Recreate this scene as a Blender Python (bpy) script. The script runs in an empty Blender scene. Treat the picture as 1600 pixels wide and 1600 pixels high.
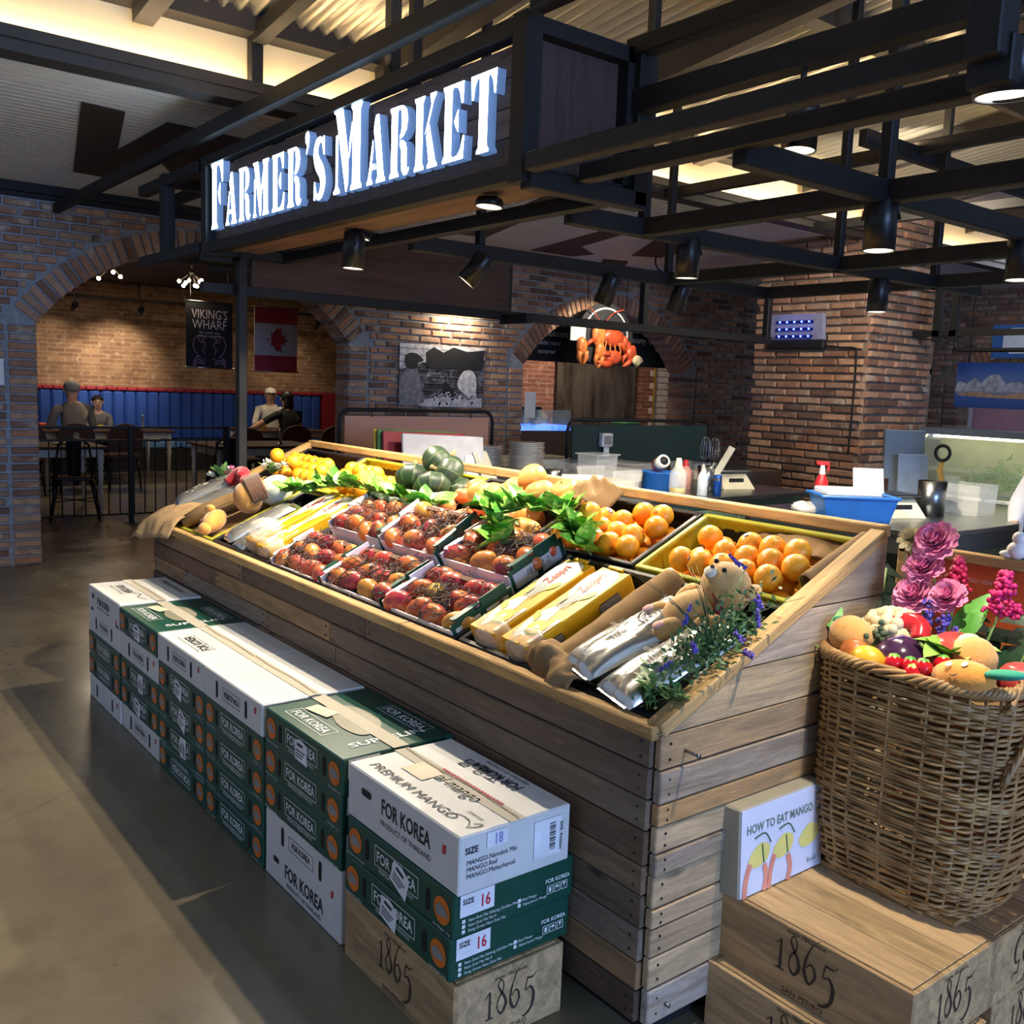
import bpy, bmesh, math, random
from mathutils import Vector as V, Matrix as MX
PI=math.pi; R=math.radians
scn=bpy.context.scene; col=scn.collection
rnd=random.Random(11)
# ---------------- camera ----------------
def set_camera():
    yaw,pitch,roll=R(141.9526),R(7.4176),R(2.1677)
    cy,sy,cp,sp=math.cos(yaw),math.sin(yaw),math.cos(pitch),math.sin(pitch)
    f=V((cy*cp,sy*cp,-sp)); r0=V((sy,-cy,0)); u0=r0.cross(f)
    r=r0*math.cos(roll)+u0*math.sin(roll); u=-r0*math.sin(roll)+u0*math.cos(roll)
    cd=bpy.data.cameras.new('camera'); cam=bpy.data.objects.new('camera',cd); col.objects.link(cam)
    cd.sensor_width=36; cd.lens=36*1500/1600; cd.clip_start=.05; cd.clip_end=100
    m=MX(((r.x,u.x,-f.x,0),(r.y,u.y,-f.y,0),(r.z,u.z,-f.z,1.55),(0,0,0,1)))
    cam.matrix_world=m; scn.camera=cam
set_camera()
scn.view_settings.view_transform='Standard'; scn.view_settings.look='None'
scn.view_settings.gamma=1; scn.view_settings.use_curve_mapping=False
scn.view_settings.exposure=0.0
# ---------------- world and large lights ----------------
w=bpy.data.worlds.new('assumed_daylight'); scn.world=w; w.use_nodes=True  # even cool ambient, assumed daylight through the open sides
w.node_tree.nodes['Background'].inputs[0].default_value=(.60,.72,1,1)
w.node_tree.nodes['Background'].inputs[1].default_value=.42
def area_light(name,loc,aim,sx,sy,power,color):
    l=bpy.data.lights.new(name,'AREA'); l.shape='RECTANGLE'; l.size=sx; l.size_y=sy; l.energy=power; l.color=color
    o=bpy.data.objects.new(name,l); col.objects.link(o); o.location=loc
    o.rotation_euler=(V(aim)-V(loc)).to_track_quat('-Z','Y').to_euler(); return o
area_light('assumed_cool_side_light',(6.5,.8,2.0),(-1,1.6,.5),3.4,2.2,520,(.34,.54,1))  # assumed cool light from the right
# ---------------- helpers: materials ----------------
def lin(h):
    if not isinstance(h,str): return tuple(h)
    h=h.lstrip('#'); c=[int(h[i:i+2],16)/255 for i in (0,2,4)]
    return tuple(x/12.92 if x<=.04045 else ((x+.055)/1.055)**2.4 for x in c)
class NT:
    def __init__(s,name):
        s.m=bpy.data.materials.new(name); s.m.use_nodes=True; s.t=s.m.node_tree; s.b=s.t.nodes['Principled BSDF']
    def n(s,ty,**k):
        x=s.t.nodes.new(ty)
        for a,b in k.items(): setattr(x,a,b)
        return x
    def l(s,a,b): s.t.links.new(a,b)
    def coord(s,kind='Object',scale=(1,1,1),rand=False):
        c=s.n('ShaderNodeTexCoord'); mp=s.n('ShaderNodeMapping'); mp.inputs['Scale'].default_value=scale
        s.l(c.outputs[kind],mp.inputs['Vector'])
        if rand:
            oi=s.n('ShaderNodeObjectInfo'); ml=s.n('ShaderNodeMath',operation='MULTIPLY'); ml.inputs[1].default_value=37.
            s.l(oi.outputs['Random'],ml.inputs[0]); s.l(ml.outputs[0],mp.inputs['Location'])
        return mp.outputs[0]
    def noise(s,vec,scale=5,detail=4,rough=.55,dist=0):
        x=s.n('ShaderNodeTexNoise'); x.inputs['Scale'].default_value=scale; x.inputs['Detail'].default_value=detail
        x.inputs['Roughness'].default_value=rough; x.inputs['Distortion'].default_value=dist
        if vec is not None: s.l(vec,x.inputs['Vector'])
        return x.outputs['Fac']
    def ramp(s,fac,stops,interp='LINEAR'):
        x=s.n('ShaderNodeValToRGB'); x.color_ramp.interpolation=interp; e=x.color_ramp.elements
        while len(e)<len(stops): e.new(.5)
        for i,(p,c) in enumerate(stops):
            e[i].position=p; c=lin(c) if isinstance(c,str) else (c if hasattr(c,'__len__') else (c,c,c)); e[i].color=(*c,1)
        s.l(fac,x.inputs[0]); return x.outputs[0]
    def mix(s,fac,a,b,mode='MIX'):
        x=s.n('ShaderNodeMix',data_type='RGBA',blend_type=mode)
        for i,val in ((0,fac),(6,a),(7,b)):
            if hasattr(val,'is_output'): s.l(val,x.inputs[i])
            elif i==0: x.inputs[0].default_value=val
            else: x.inputs[i].default_value=(*lin(val),1)
        return x.outputs[2]
    def math(s,op,a,b=0):
        x=s.n('ShaderNodeMath',operation=op)
        for i,val in ((0,a),(1,b)):
            if hasattr(val,'is_output'): s.l(val,x.inputs[i])
            else: x.inputs[i].default_value=val
        return x.outputs[0]
    def bump(s,h,strength=.3,dist=.01):
        x=s.n('ShaderNodeBump'); x.inputs['Strength'].default_value=strength; x.inputs['Distance'].default_value=dist
        s.l(h,x.inputs['Height']); s.l(x.outputs[0],s.b.inputs['Normal'])
    def out(s,c=None,rough=.5,metal=0,**k):
        if c is not None:
            if hasattr(c,'is_output'): s.l(c,s.b.inputs['Base Color'])
            else: s.b.inputs['Base Color'].default_value=(*lin(c),1)
        if hasattr(rough,'is_output'): s.l(rough,s.b.inputs['Roughness'])
        else: s.b.inputs['Roughness'].default_value=rough
        s.b.inputs['Metallic'].default_value=metal
        for a,b in k.items():
            a=a.replace('_',' ')
            s.b.inputs[a].default_value=b
        return s.m
MATS={}
def plain(name,c,rough=.5,metal=0,var=.12,scale=9,**k):
    if name in MATS: return MATS[name]
    t=NT(name); f=t.noise(t.coord('Object'),scale,3)
    c=lin(c); a=tuple(x*(1-var) for x in c); b=tuple(min(1,x*(1+var)) for x in c)
    MATS[name]=t.out(t.ramp(f,[(.3,a),(.7,b)]),rough,metal,**k); return MATS[name]
def glow(name,c,s,base='#dddddd'):
    if name in MATS: return MATS[name]
    t=NT(name); t.out(base,.5); t.b.inputs['Emission Color'].default_value=(*lin(c),1); t.b.inputs['Emission Strength'].default_value=s
    MATS[name]=t.m; return t.m
def glass(name,c='#ffffff',rough=.05,alpha=.25,ior=1.45):
    if name in MATS: return MATS[name]
    t=NT(name); t.out(c,rough,0); t.b.inputs['Alpha'].default_value=alpha; t.b.inputs['IOR'].default_value=ior
    t.b.inputs['Specular IOR Level'].default_value=.8
    MATS[name]=t.m; return t.m
# ---------------- helpers: meshes ----------------
class MB:
    def __init__(s): s.v=[]; s.f=[]; s.s=[]; s.m=[]; s.cm=0
    def add(s,vs,fs,M=None,sm=False):
        o=len(s.v)
        s.v.extend([tuple(M@V(p)) for p in vs] if M is not None else [tuple(p) for p in vs])
        for f in fs: s.f.append([i+o for i in f]); s.s.append(sm); s.m.append(s.cm)
        return s
    def box(s,c,d,M=None,bev=0):
        x,y,z=c; a,b,e=d[0]/2,d[1]/2,d[2]/2
        if bev<=0:
            vs=[(x+i*a,y+j*b,z+k*e) for i in(-1,1) for j in(-1,1) for k in(-1,1)]
            return s.add(vs,[(0,1,3,2),(4,6,7,5),(0,4,5,1),(2,3,7,6),(0,2,6,4),(1,5,7,3)],M)
        q=min(bev,a*.49,b*.49,e*.49); vs=[]; ix={}
        for i in(-1,1):
            for j in(-1,1):
                for k in(-1,1):
                    for t in range(3):
                        p=[x+i*(a-q),y+j*(b-q),z+k*(e-q)]; p[t]+=(i,j,k)[t]*q
                        ix[(i,j,k,t)]=len(vs); vs.append(p)
        fs=[]
        def I(t,sg,u,w):
            l=[0,0,0]; l[t]=sg; l[(t+1)%3]=u; l[(t+2)%3]=w; return tuple(l)
        for t in range(3):
            for sg in(-1,1):
                q4=[ix[(*I(t,sg,u,w),t)] for u,w in((-1,-1),(1,-1),(1,1),(-1,1))]
                fs.append(q4 if sg>0 else q4[::-1])
            for u in(-1,1):
                for w in(-1,1):
                    A=I(t,-1,u,w); B=I(t,1,u,w); t1,t2=(t+1)%3,(t+2)%3
                    f=[ix[(*A,t1)],ix[(*B,t1)],ix[(*B,t2)],ix[(*A,t2)]]
                    fs.append(f if u*w>0 else f[::-1])
        for i in(-1,1):
            for j in(-1,1):
                for k in(-1,1):
                    f=[ix[(i,j,k,t)] for t in range(3)]; fs.append(f if i*j*k>0 else f[::-1])
        return s.add(vs,fs,M)
    def tube(s,pts,r,n=6,closed=False,M=None,caps=True,flat=1.):
        pts=[V(p) for p in pts]; N=len(pts); rs=r if hasattr(r,'__len__') else [r]*N
        vs=[]; up=None
        for i,p in enumerate(pts):
            if closed: t=pts[(i+1)%N]-pts[i-1]
            else: t=pts[min(i+1,N-1)]-pts[max(i-1,0)]
            t=t.normalized() if t.length>1e-9 else V((0,0,1))
            if up is None: up=V((0,0,1)) if abs(t.z)<.9 else V((1,0,0))
            a=up-t*up.dot(t)
            a=a.normalized() if a.length>1e-6 else t.orthogonal().normalized()
            b=t.cross(a); up=a
            for k in range(n):
                an=2*PI*k/n; vs.append(p+(a*math.cos(an)*flat+b*math.sin(an))*rs[i])
        fs=[]
        for i in range(N if closed else N-1):
            j=(i+1)%N
            for k in range(n): fs.append((i*n+k,i*n+(k+1)%n,j*n+(k+1)%n,j*n+k))
        if caps and not closed: fs+=[tuple(range(n-1,-1,-1)),tuple((N-1)*n+k for k in range(n))]
        return s.add(vs,fs,M,True)
    def cyl(s,p0,p1,r0,r1=None,n=16,M=None,caps=True):
        return s.tube([p0,p1],[r0,r0 if r1 is None else r1],n,False,M,caps)
    def lathe(s,prof,n=20,M=None,fn=None):
        vs=[]; fs=[]; m=len(prof)
        for k in range(n):
            a=2*PI*k/n
            for r,z in prof:
                rr=fn(r,z,a) if fn else r
                vs.append((rr*math.cos(a),rr*math.sin(a),z))
        for k in range(n):
            k2=(k+1)%n
            for i in range(m-1): fs.append((k*m+i,k2*m+i,k2*m+i+1,k*m+i+1))
        return s.add(vs,fs,M,True)
    def ball(s,c,r,n=12,m=8,M=None,fn=None):
        c=V(c); r=V((r,r,r)) if not hasattr(r,'__len__') else V(r); vs=[]; fs=[]
        for i in range(m+1):
            t=PI*i/m
            for k in range(n):
                a=2*PI*k/n; d=V((math.sin(t)*math.cos(a),math.sin(t)*math.sin(a),math.cos(t)))
                q=fn(d) if fn else 1
                vs.append(c+V((d.x*r.x,d.y*r.y,d.z*r.z))*q)
        for i in range(m):
            for k in range(n): fs.append((i*n+k,(i+1)*n+k,(i+1)*n+(k+1)%n,i*n+(k+1)%n))
        return s.add(vs,fs,M,True)
    def prism(s,poly,z0,z1,M=None,sm=False):
        n=len(poly); ar=sum(poly[i][0]*poly[(i+1)%n][1]-poly[(i+1)%n][0]*poly[i][1] for i in range(n))
        if ar<0: poly=poly[::-1]
        vs=[(x,y,z0) for x,y in poly]+[(x,y,z1) for x,y in poly]
        fs=[tuple(range(n-1,-1,-1)),tuple(range(n,2*n))]+[(i,(i+1)%n,n+(i+1)%n,n+i) for i in range(n)]
        return s.add(vs,fs,M,sm)
    def flat(s,poly,M=None,z=0):
        n=len(poly); ar=sum(poly[i][0]*poly[(i+1)%n][1]-poly[(i+1)%n][0]*poly[i][1] for i in range(n))
        if ar<0: poly=poly[::-1]
        return s.add([(x,y,z) for x,y in poly],[tuple(range(n))],M)
    def ribbon(s,pts,w,M=None,z=0):
        P=[V((p[0],p[1])) for p in pts]; N=len(P); ws=w if hasattr(w,'__len__') else [w]*N; vs=[]
        for i,p in enumerate(P):
            t=(P[min(i+1,N-1)]-P[max(i-1,0)]); t=t.normalized() if t.length else V((1,0)); nn=V((-t.y,t.x))*ws[i]/2
            vs+=[(p.x-nn.x,p.y-nn.y,z),(p.x+nn.x,p.y+nn.y,z)]
        return s.add(vs,[(2*i,2*i+2,2*i+3,2*i+1) for i in range(N-1)],M)
    def grid(s,fn,nu,nv,M=None,sm=True,thick=0):
        vs=[fn(i/nu,j/nv) for i in range(nu+1) for j in range(nv+1)]
        fs=[(i*(nv+1)+j,(i+1)*(nv+1)+j,(i+1)*(nv+1)+j+1,i*(nv+1)+j+1) for i in range(nu) for j in range(nv)]
        return s.add(vs,fs,M,sm)
    def text(s,key,M,size=1.,sx=1.,shear=0,ax='C',z=0):
        vs,fs,w=TXT[key]; dx={'C':-w/2,'L':0,'R':-w}[ax]
        return s.add([((x+dx+shear*y)*size*sx,y*size,z) for x,y in vs],fs,M)
    def data(s,name,mat=None):
        me=bpy.data.meshes.new(name); me.from_pydata(s.v,[],s.f)
        if any(s.s): me.polygons.foreach_set('use_smooth',s.s)
        for m in (mat if isinstance(mat,(list,tuple)) else [mat]):
            if m: me.materials.append(m)
        if any(s.m): me.polygons.foreach_set('material_index',s.m)
        me.update(); return me
    def build(s,name,mat,parent=None,M=None):
        return link(name,s.data(name,mat),parent,M)
def link(name,me,parent=None,M=None):
    o=bpy.data.objects.new(name,me); col.objects.link(o)
    if parent is not None: o.parent=parent
    if M is not None: o.matrix_local=M
    return o
def tag(o,label,cat,group=None):
    o['label']=label; o['category']=cat
    if group: o['group']=group
    return o
def thing(name,label,cat,loc=(0,0,0),rz=0,group=None,M=None):
    o=bpy.data.objects.new(name,None); col.objects.link(o); o.empty_display_size=.1
    if M is not None: o.matrix_world=M
    else: o.location=loc; o.rotation_euler=(0,0,rz)
    return tag(o,label,cat,group)
def struct(o): o['kind']='structure'; return o
def stuff(o): o['kind']='stuff'; return o
def copy_tree(o,parent=None,M=None,label=None,group=None):
    c=o.copy(); col.objects.link(c); c.parent=parent
    if M is not None: c.matrix_local=M
    if label: c['label']=label
    if group: c['group']=group
    for ch in o.children: copy_tree(ch,c)
    return c
def TR(x,y,z): return MX.Translation((x,y,z))
def RZ(a): return MX.Rotation(a,4,'Z')
def RX(a): return MX.Rotation(a,4,'X')
def RY(a): return MX.Rotation(a,4,'Y')
def SC(x,y=None,z=None):
    y=x if y is None else y; z=x if z is None else z
    return MX(((x,0,0,0),(0,y,0,0),(0,0,z,0),(0,0,0,1)))
def basis(o,u,v,n): return MX(((u[0],v[0],n[0],o[0]),(u[1],v[1],n[1],o[1]),(u[2],v[2],n[2],o[2]),(0,0,0,1)))
def arcp(cx,cy,r,a0,a1,n,ry=None):
    ry=r if ry is None else ry
    return [(cx+r*math.cos(R(a0+(a1-a0)*i/n)),cy+ry*math.sin(R(a0+(a1-a0)*i/n))) for i in range(n+1)]
def spline(pts,n=8,closed=False):
    P=[V(p) if len(p)==3 else V((*p,0)) for p in pts]; N=len(P); out=[]
    for i in range(N if closed else N-1):
        g=(lambda k:P[k%N]) if closed else (lambda k:P[max(0,min(N-1,k))])
        a,b,c,d=g(i-1),g(i),g(i+1),g(i+2)
        for k in range(n):
            t=k/n; out.append(.5*((2*b)+(c-a)*t+(2*a-5*b+4*c-d)*t*t+(3*b-a-3*c+d)*t**3))
    if not closed: out.append(P[-1])
    return out
def spl2(pts,n=8,closed=False): return [(p.x,p.y) for p in spline(pts,n,closed)]
# ---------------- lettering: all strings converted once while the scene is empty ----------------
TXT={}
def make_texts(lst):
    obs=[]
    for s,off in lst:
        c=bpy.data.curves.new('t','FONT'); c.body=s; c.resolution_u=2; c.offset=off; c.fill_mode='FRONT'
        o=bpy.data.objects.new('t',c); col.objects.link(o); obs.append((s,off,o,c))
    dg=bpy.context.evaluated_depsgraph_get()
    for s,off,o,c in obs:
        me=bpy.data.meshes.new_from_object(o.evaluated_get(dg))
        vs=[(v.co.x,v.co.y) for v in me.vertices]; fs=[tuple(p.vertices) for p in me.polygons]
        if vs:
            x0=min(v[0] for v in vs); vs=[(x-x0,y) for x,y in vs]
            wd=max(v[0] for v in vs)
        else: wd=0
        TXT[s if off==0 else s+'*']=(vs,fs,wd)
        bpy.data.objects.remove(o); bpy.data.curves.remove(c); bpy.data.meshes.remove(me)
make_texts([(s,.018) for s in ['FOR KOREA','1865','SIZE','16','18','HOW TO EAT MANGO','SUPLELIN','Zespri','DHL Aviation']]+
 [(s,0) for s in ['PREMIUM FRESH MANGO','Net Weight : 5 kg','PRODUCT OF THAILAND','PREMIUM MANGO','Dal mango','달·망고','www.1865.wine','SAN PEDRO',
 'MANGO.Namdok Mai','MANGO.Rad','MANGO.Mahachanok','Nam Dok Mai Sithong (Golden Mango)','Nam Dok Mai No.4','Keng Green Nam Dok Mai','Red Mango','Mahachanok Mango',
 '애플망고','브라질산','SUNGOLD','ESPRESSO ROAST','STARBUCKS','1 kg',"VIKING'S",'WHARF',"The world's best",'seafood restaurant',
 'lobsters are protected,','are protected,','nocturnal','they scurry by','Tristan lobsters','and crawl under rocks','Book','B','M','마르쉐 •FRESH MANGO• NEW','바 이 킹','N','SUNGOLD KIWI','500g','premium','달망고']])
# ---------------- shared materials ----------------
def mat_brick(name,cols,smear=.5,mort=None):
    t=NT(name); oi=t.n('ShaderNodeObjectInfo'); at=t.n('ShaderNodeAttribute',attribute_name='shade')
    f=t.math('FRACT',t.math('ADD',oi.outputs['Random'],at.outputs['Fac']))
    n=len(cols); c=t.ramp(f,[(i/n,x) for i,x in enumerate(cols)],'CONSTANT')
    gm=t.n('ShaderNodeNewGeometry').outputs['Position']
    c=t.mix(t.ramp(t.noise(gm,14,4),[(.4,.0),(.8,.55)]),c,'#4a3024')
    sm=t.math('MULTIPLY',t.ramp(t.noise(gm,7,5,.65),[(.5,0.),(.62,1.)]),t.ramp(t.math('FRACT',t.math('MULTIPLY',f,7.3)),[(.45,.1),(.8,1.)]))
    c=t.mix(t.math('MULTIPLY',sm,smear),c,'#b9aa98')
    t.bump(t.noise(gm,60,4,.7),.5,.004)
    return t.out(c,.88)
M_BRICK=mat_brick('reclaimed_brick',['#a67a62','#b07e60','#8a6552','#ba9076','#987864','#bd9678','#735648','#aa866e'],.9)
M_MORT=plain('mortar','#8f949b',.95,var=.2,scale=25)
M_MORTB=plain('mortar_warm','#857a6b',.95,var=.2,scale=25)
def mat_brickwall(name,c1,c2,mort,su,rot):
    t=NT(name); gm=t.n('ShaderNodeNewGeometry').outputs['Position']; mp=t.n('ShaderNodeMapping')
    sep=t.n('ShaderNodeSeparateXYZ'); cb=t.n('ShaderNodeCombineXYZ'); t.l(gm,sep.inputs[0]); t.l(sep.outputs[rot],cb.inputs[0]); t.l(sep.outputs[2],cb.inputs[1])
    b=t.n('ShaderNodeTexBrick'); t.l(cb.outputs[0],b.inputs['Vector']); b.inputs['Scale'].default_value=1
    b.inputs['Brick Width'].default_value=.25; b.inputs['Row Height'].default_value=.0675; b.inputs['Mortar Size'].default_value=.006; b.inputs['Mortar Smooth'].default_value=.2
    b.inputs['Color1'].default_value=(*lin(c1),1); b.inputs['Color2'].default_value=(*lin(c2),1); b.inputs['Mortar'].default_value=(*lin(mort),1)
    c=t.mix(t.ramp(t.noise(cb.outputs[0],3,3),[(.3,0.),(.8,.7)]),b.outputs['Color'],'#4d3020')
    c=t.mix(t.ramp(t.noise(cb.outputs[0],9,4),[(.56,0.),(.7,.5)]),c,'#bba58a')
    t.bump(b.outputs['Fac'],-.6,.01); return t.out(c,.9)
M_BW=mat_brickwall('far_brickwork','#a07a58','#7e5b42','#a08e76',1,1)
M_BWK=mat_brickwall('kitchen_brickwork','#97604b','#7c4c3c','#a58f84',1,1)
M_STEEL=plain('black_steel','#0c0d10',.6,.0,.15)
M_BLACK=plain('matte_black','#111114',.7)
M_INOX=plain('stainless_steel','#8d9296',.28,1,.1,3)
M_WHITE=plain('white_plastic','#d9dadb',.4)
M_CREAM=plain('cream_board','#e6d6ae',.8,var=.05,scale=2)
def mat_wood(name,cols,rand=True,rough=.75,knots=True,ax=0):
    t=NT(name); sc=[9,9,9]; sc[ax]=.9; v=t.coord('Object',tuple(sc),rand)
    g=t.noise(v,2.6,9,.68,.9); g2=t.noise(v,14,4,.6)
    if rand:
        f=t.n('ShaderNodeObjectInfo').outputs['Random']; n=len(cols); base=t.ramp(f,[(i/n,x) for i,x in enumerate(cols)],'CONSTANT')
    else: base=t.ramp(g,[(i/max(1,len(cols)-1),x) for i,x in enumerate(cols)])
    c=t.mix(t.ramp(g,[(.35,.75),(.62,0.)]),base,tuple(x*.33 for x in lin(cols[0])))
    c=t.mix(t.ramp(g2,[(.55,0.),(.8,.35)]),c,tuple(min(1,x*1.7) for x in lin(cols[0])))
    if knots:
        vo=t.n('ShaderNodeTexVoronoi'); vo.inputs['Scale'].default_value=1.; t.l(t.coord('Object',tuple(2.6 if i==ax else 9 for i in range(3)),rand),vo.inputs['Vector'])
        c=t.mix(t.ramp(vo.outputs['Distance'],[(.05,.85),(.13,0.)]),c,'#20130c')
    t.bump(g,.6,.006); return t.out(c,rough)
M_PALLET=mat_wood('pallet_wood',['#8a6f55','#6d5c4c','#947553','#57473c','#9c7d58','#85796b','#6a4f38','#45362d','#7f6d58'])
M_PALEWOOD=mat_wood('pale_pallet_wood',['#b49a78','#a98a63','#a9a29a','#b98f5c','#9c8d7c','#c0a782','#8f7256'])
M_PINE=mat_wood('planed_pine',['#c39a5e','#b98c50','#cda66c'],knots=False)
M_DKWOOD=mat_wood('dark_stained_wood',['#4a3730','#40302b','#54403a'],knots=False)
M_CRATEWOOD=mat_wood('wine_crate_wood',['#c2a273','#b8966a','#caa97c'],knots=False)
# ---------------- floor ----------------
t=NT('polished_concrete'); gm=t.n('ShaderNodeNewGeometry').outputs['Position']
c=t.mix(t.ramp(t.noise(gm,.9,6,.6),[(.3,0.),(.75,1.)]),'#655c4b','#82765d')
c=t.mix(t.ramp(t.noise(gm,5,5,.7),[(.5,0.),(.8,.5)]),c,'#4d473a')
c=t.mix(t.ramp(t.noise(gm,40,2),[(.74,0.),(.78,.8)]),c,'#2a251e')
vo=t.n('ShaderNodeTexVoronoi',feature='DISTANCE_TO_EDGE'); vo.inputs['Scale'].default_value=.42
mp=t.n('ShaderNodeMapping'); nz=t.n('ShaderNodeTexNoise'); nz.inputs['Scale'].default_value=2.; t.l(gm,nz.inputs['Vector'])
ad=t.n('ShaderNodeVectorMath',operation='ADD'); t.l(gm,ad.inputs[0]); t.l(nz.outputs['Color'],ad.inputs[1]); t.l(ad.outputs[0],vo.inputs['Vector'])
c=t.mix(t.ramp(vo.outputs['Distance'],[(.0,.35),(.0025,0.)]),c,'#2c261e')
t.bump(t.noise(gm,1.2,3),.08,.02)
M_FLOOR=t.out(c,t.ramp(t.noise(gm,1.6,4),[(.3,.17),(.7,.34)]))
struct(MB().box((-6,4,-.05),(28,22,.1)).build('floor',M_FLOOR))
# ---------------- brick walls ----------------
def unit_bricks(zc=.2):
    out=[]
    for k in range(6):
        q=random.Random(k); a=.5; fv=[]
        for (x,y) in((-1,-1),(1,-1),(1,1),(-1,1)): fv.append((x*(a-.035-q.random()*.05),y*(a-.07-q.random()*.10),.5-q.random()*(.12 if zc<.4 else .016)))
        bv=[(x*(a-q.random()*.02),y*(a-q.random()*.05),zc) for x,y in((-1,-1),(1,-1),(1,1),(-1,1))]
        cv=[(x*a,y*a,-.5) for x,y in((-1,-1),(1,-1),(1,1),(-1,1))]
        vs=cv+bv+fv; fs=[(8,9,10,11)]
        for L in(0,4):
            for i in range(4): fs.append((L+i,L+(i+1)%4,L+4+(i+1)%4,L+4+i))
        out.append((vs,fs))
    return out
UB=unit_bricks()+unit_bricks(.46)
UBM=[MB().add(v,f).data('brick',M_BRICK) for v,f in UB]
CAMP=V((0,0,1.55))
def put_bricks(root,F,bricks,limit=300,vis=None):
    """bricks: list of (cu,cv,wu,wv,angle); F maps (u,v,n) to world"""
    lst=[]
    for b in bricks:
        p=F@V((b[0],b[1],0)); lst.append(((p-CAMP).length if (vis is None or vis(p)) else 1e6+len(lst),b))
    lst.sort(key=lambda x:x[0])
    rest=MB(); sh=[]
    for i,(d,b) in enumerate(lst):
        deep=len(b)>5; dz=(.275 if deep else .05)+rnd.uniform(-.006,.010)
        m=F@TR(b[0],b[1],.025-dz/2)@RZ(b[4]+rnd.uniform(-.008,.008))@SC(b[2],b[3],dz)
        k=rnd.randrange(6)+(6 if deep else 0)
        if i<limit and d<1e6: link('brick',UBM[k],root,m)
        else:
            rest.add(UB[k][0],UB[k][1],m); sh+=[rnd.random()]*len(UB[k][1])
    if rest.v:
        o=rest.build('brickwork',M_BRICK,root); a=o.data.attributes.new('shade','FLOAT','FACE'); a.data.foreach_set('value',sh); stuff(o)
def course_bricks(W,H,blocked,bw=.25,bh=.0675,j=.013):
    out=[]
    for r in range(int(H/bh)):
        v=(r+.5)*bh; off=(r%2)*bw/2+(r*37%7)*.006
        free=[(0,W)]
        for a,b in blocked(v):
            nf=[]
            for x,y in free:
                if b<=x or a>=y: nf.append((x,y))
                else:
                    if a>x: nf.append((x,a))
                    if b<y: nf.append((b,y))
            free=nf
        for x,y in free:
            k=math.floor((x-off)/bw); e=off+k*bw
            while e<y:
                s0,s1=max(e,x),min(e+bw,y)
                if s1-s0>.05: out.append(((s0+s1)/2,v,s1-s0-j-rnd.random()*.004,bh-j-rnd.random()*.004,0))
                e+=bw
    return out
def arch_wall(name,x,y0,W,H,arches,th=.24,mort=M_MORT,limit=300,vis=None,F=None):
    if F is None: F=basis((x,y0,0),(0,1,0),(0,0,1),(1,0,0))   # u along y, v up, n towards +x
    ring=.215
    def geo(a):
        c,h,sp,cr=a; rise=cr-sp; r=(h*h+rise*rise)/(2*rise); return c,h,sp,r,cr-r
    def blocked(v):
        o=[]
        for a in arches:
            c,h,sp,r,vc=geo(a)
            if v<sp: o.append((c-h-ring,c+h+ring))
            elif v<vc+r+ring:
                q=math.sqrt((r+ring+.012)**2-(v-vc)**2); o.append((c-q,c+q))
        return o
    br=course_bricks(W,H,blocked)
    for a in arches:
        c,h,sp,r,vc=geo(a); a0=math.asin(min(1,h/r)); L=2*a0*(r+ring/2); n=round(L/.074)
        for i in range(n):
            an=-a0+2*a0*(i+.5)/n; rc=r+ring/2-.012
            br.append((c+rc*math.sin(an),vc+rc*math.cos(an),.060-rnd.random()*.006,ring-.008,-an,1))
        for sgn in(-1,1):
            for k in range(int(sp/.0675)):
                br.append((c+sgn*(h+ring/2-.012),(k+.5)*.0675,ring-.010-rnd.random()*.006,.0675-.013,0,1))
    m=MB(); xs=[0.]
    n=int(W/.08); us=sorted(set([W*i/n for i in range(n+1)]+[a[0]+s*a[1] for a in arches for s in(-1,1)]))
    def low(u,side):
        for a in arches:
            c,h,sp,r,vc=geo(a); d=abs(u-c)
            if d<h-1e-6 or (abs(d-h)<1e-6 and ((u<c and side>0) or (u>c and side<0))): return max(sp,vc+math.sqrt(max(0,r*r-(u-c)**2)))
        return 0
    for u0,u1 in zip(us[:-1],us[1:]):
        l0,l1=low(u0,1),low(u1,-1)
        m.add([(u0,l0,0),(u1,l1,0),(u1,H,0),(u0,H,0)],[(0,1,2,3)]); m.add([(u0,l0,-th),(u1,l1,-th),(u1,H,-th),(u0,H,-th)],[(3,2,1,0)])
        m.add([(u0,l0,0),(u1,l1,0),(u1,l1,-th),(u0,l0,-th)],[(0,3,2,1)])
        m.add([(u0,H,0),(u1,H,0),(u1,H,-th),(u0,H,-th)],[(0,1,2,3)])
    for a in arches:
        c,h,sp,r,vc=geo(a)
        for sgn in(-1,1):
            u=c+sgn*h; m.add([(u,0,0),(u,sp,0),(u,sp,-th),(u,0,-th)],[(0,1,2,3) if sgn>0 else (3,2,1,0)])
    m.v=[tuple(F@V(p)) for p in m.v]
    root=struct(m.build(name,mort)); put_bricks(root,F,br,limit,vis)
    return root
WX=-8.317
arch_wall('wall_back',WX,.6,10.2,2.88,[(3.083-.6,1.37,1.905,2.575),(7.87-.6,1.29,1.80,2.47)],
          vis=lambda p: not(p.z<1.25 and p.y>4.6))
struct(MB().box((WX+.03,5.55,2.915),(.1,9.9,.07)).box((WX+.03,5.55,2.86),(.06,9.9,.03)).build('trim_1',M_BLACK))
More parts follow.
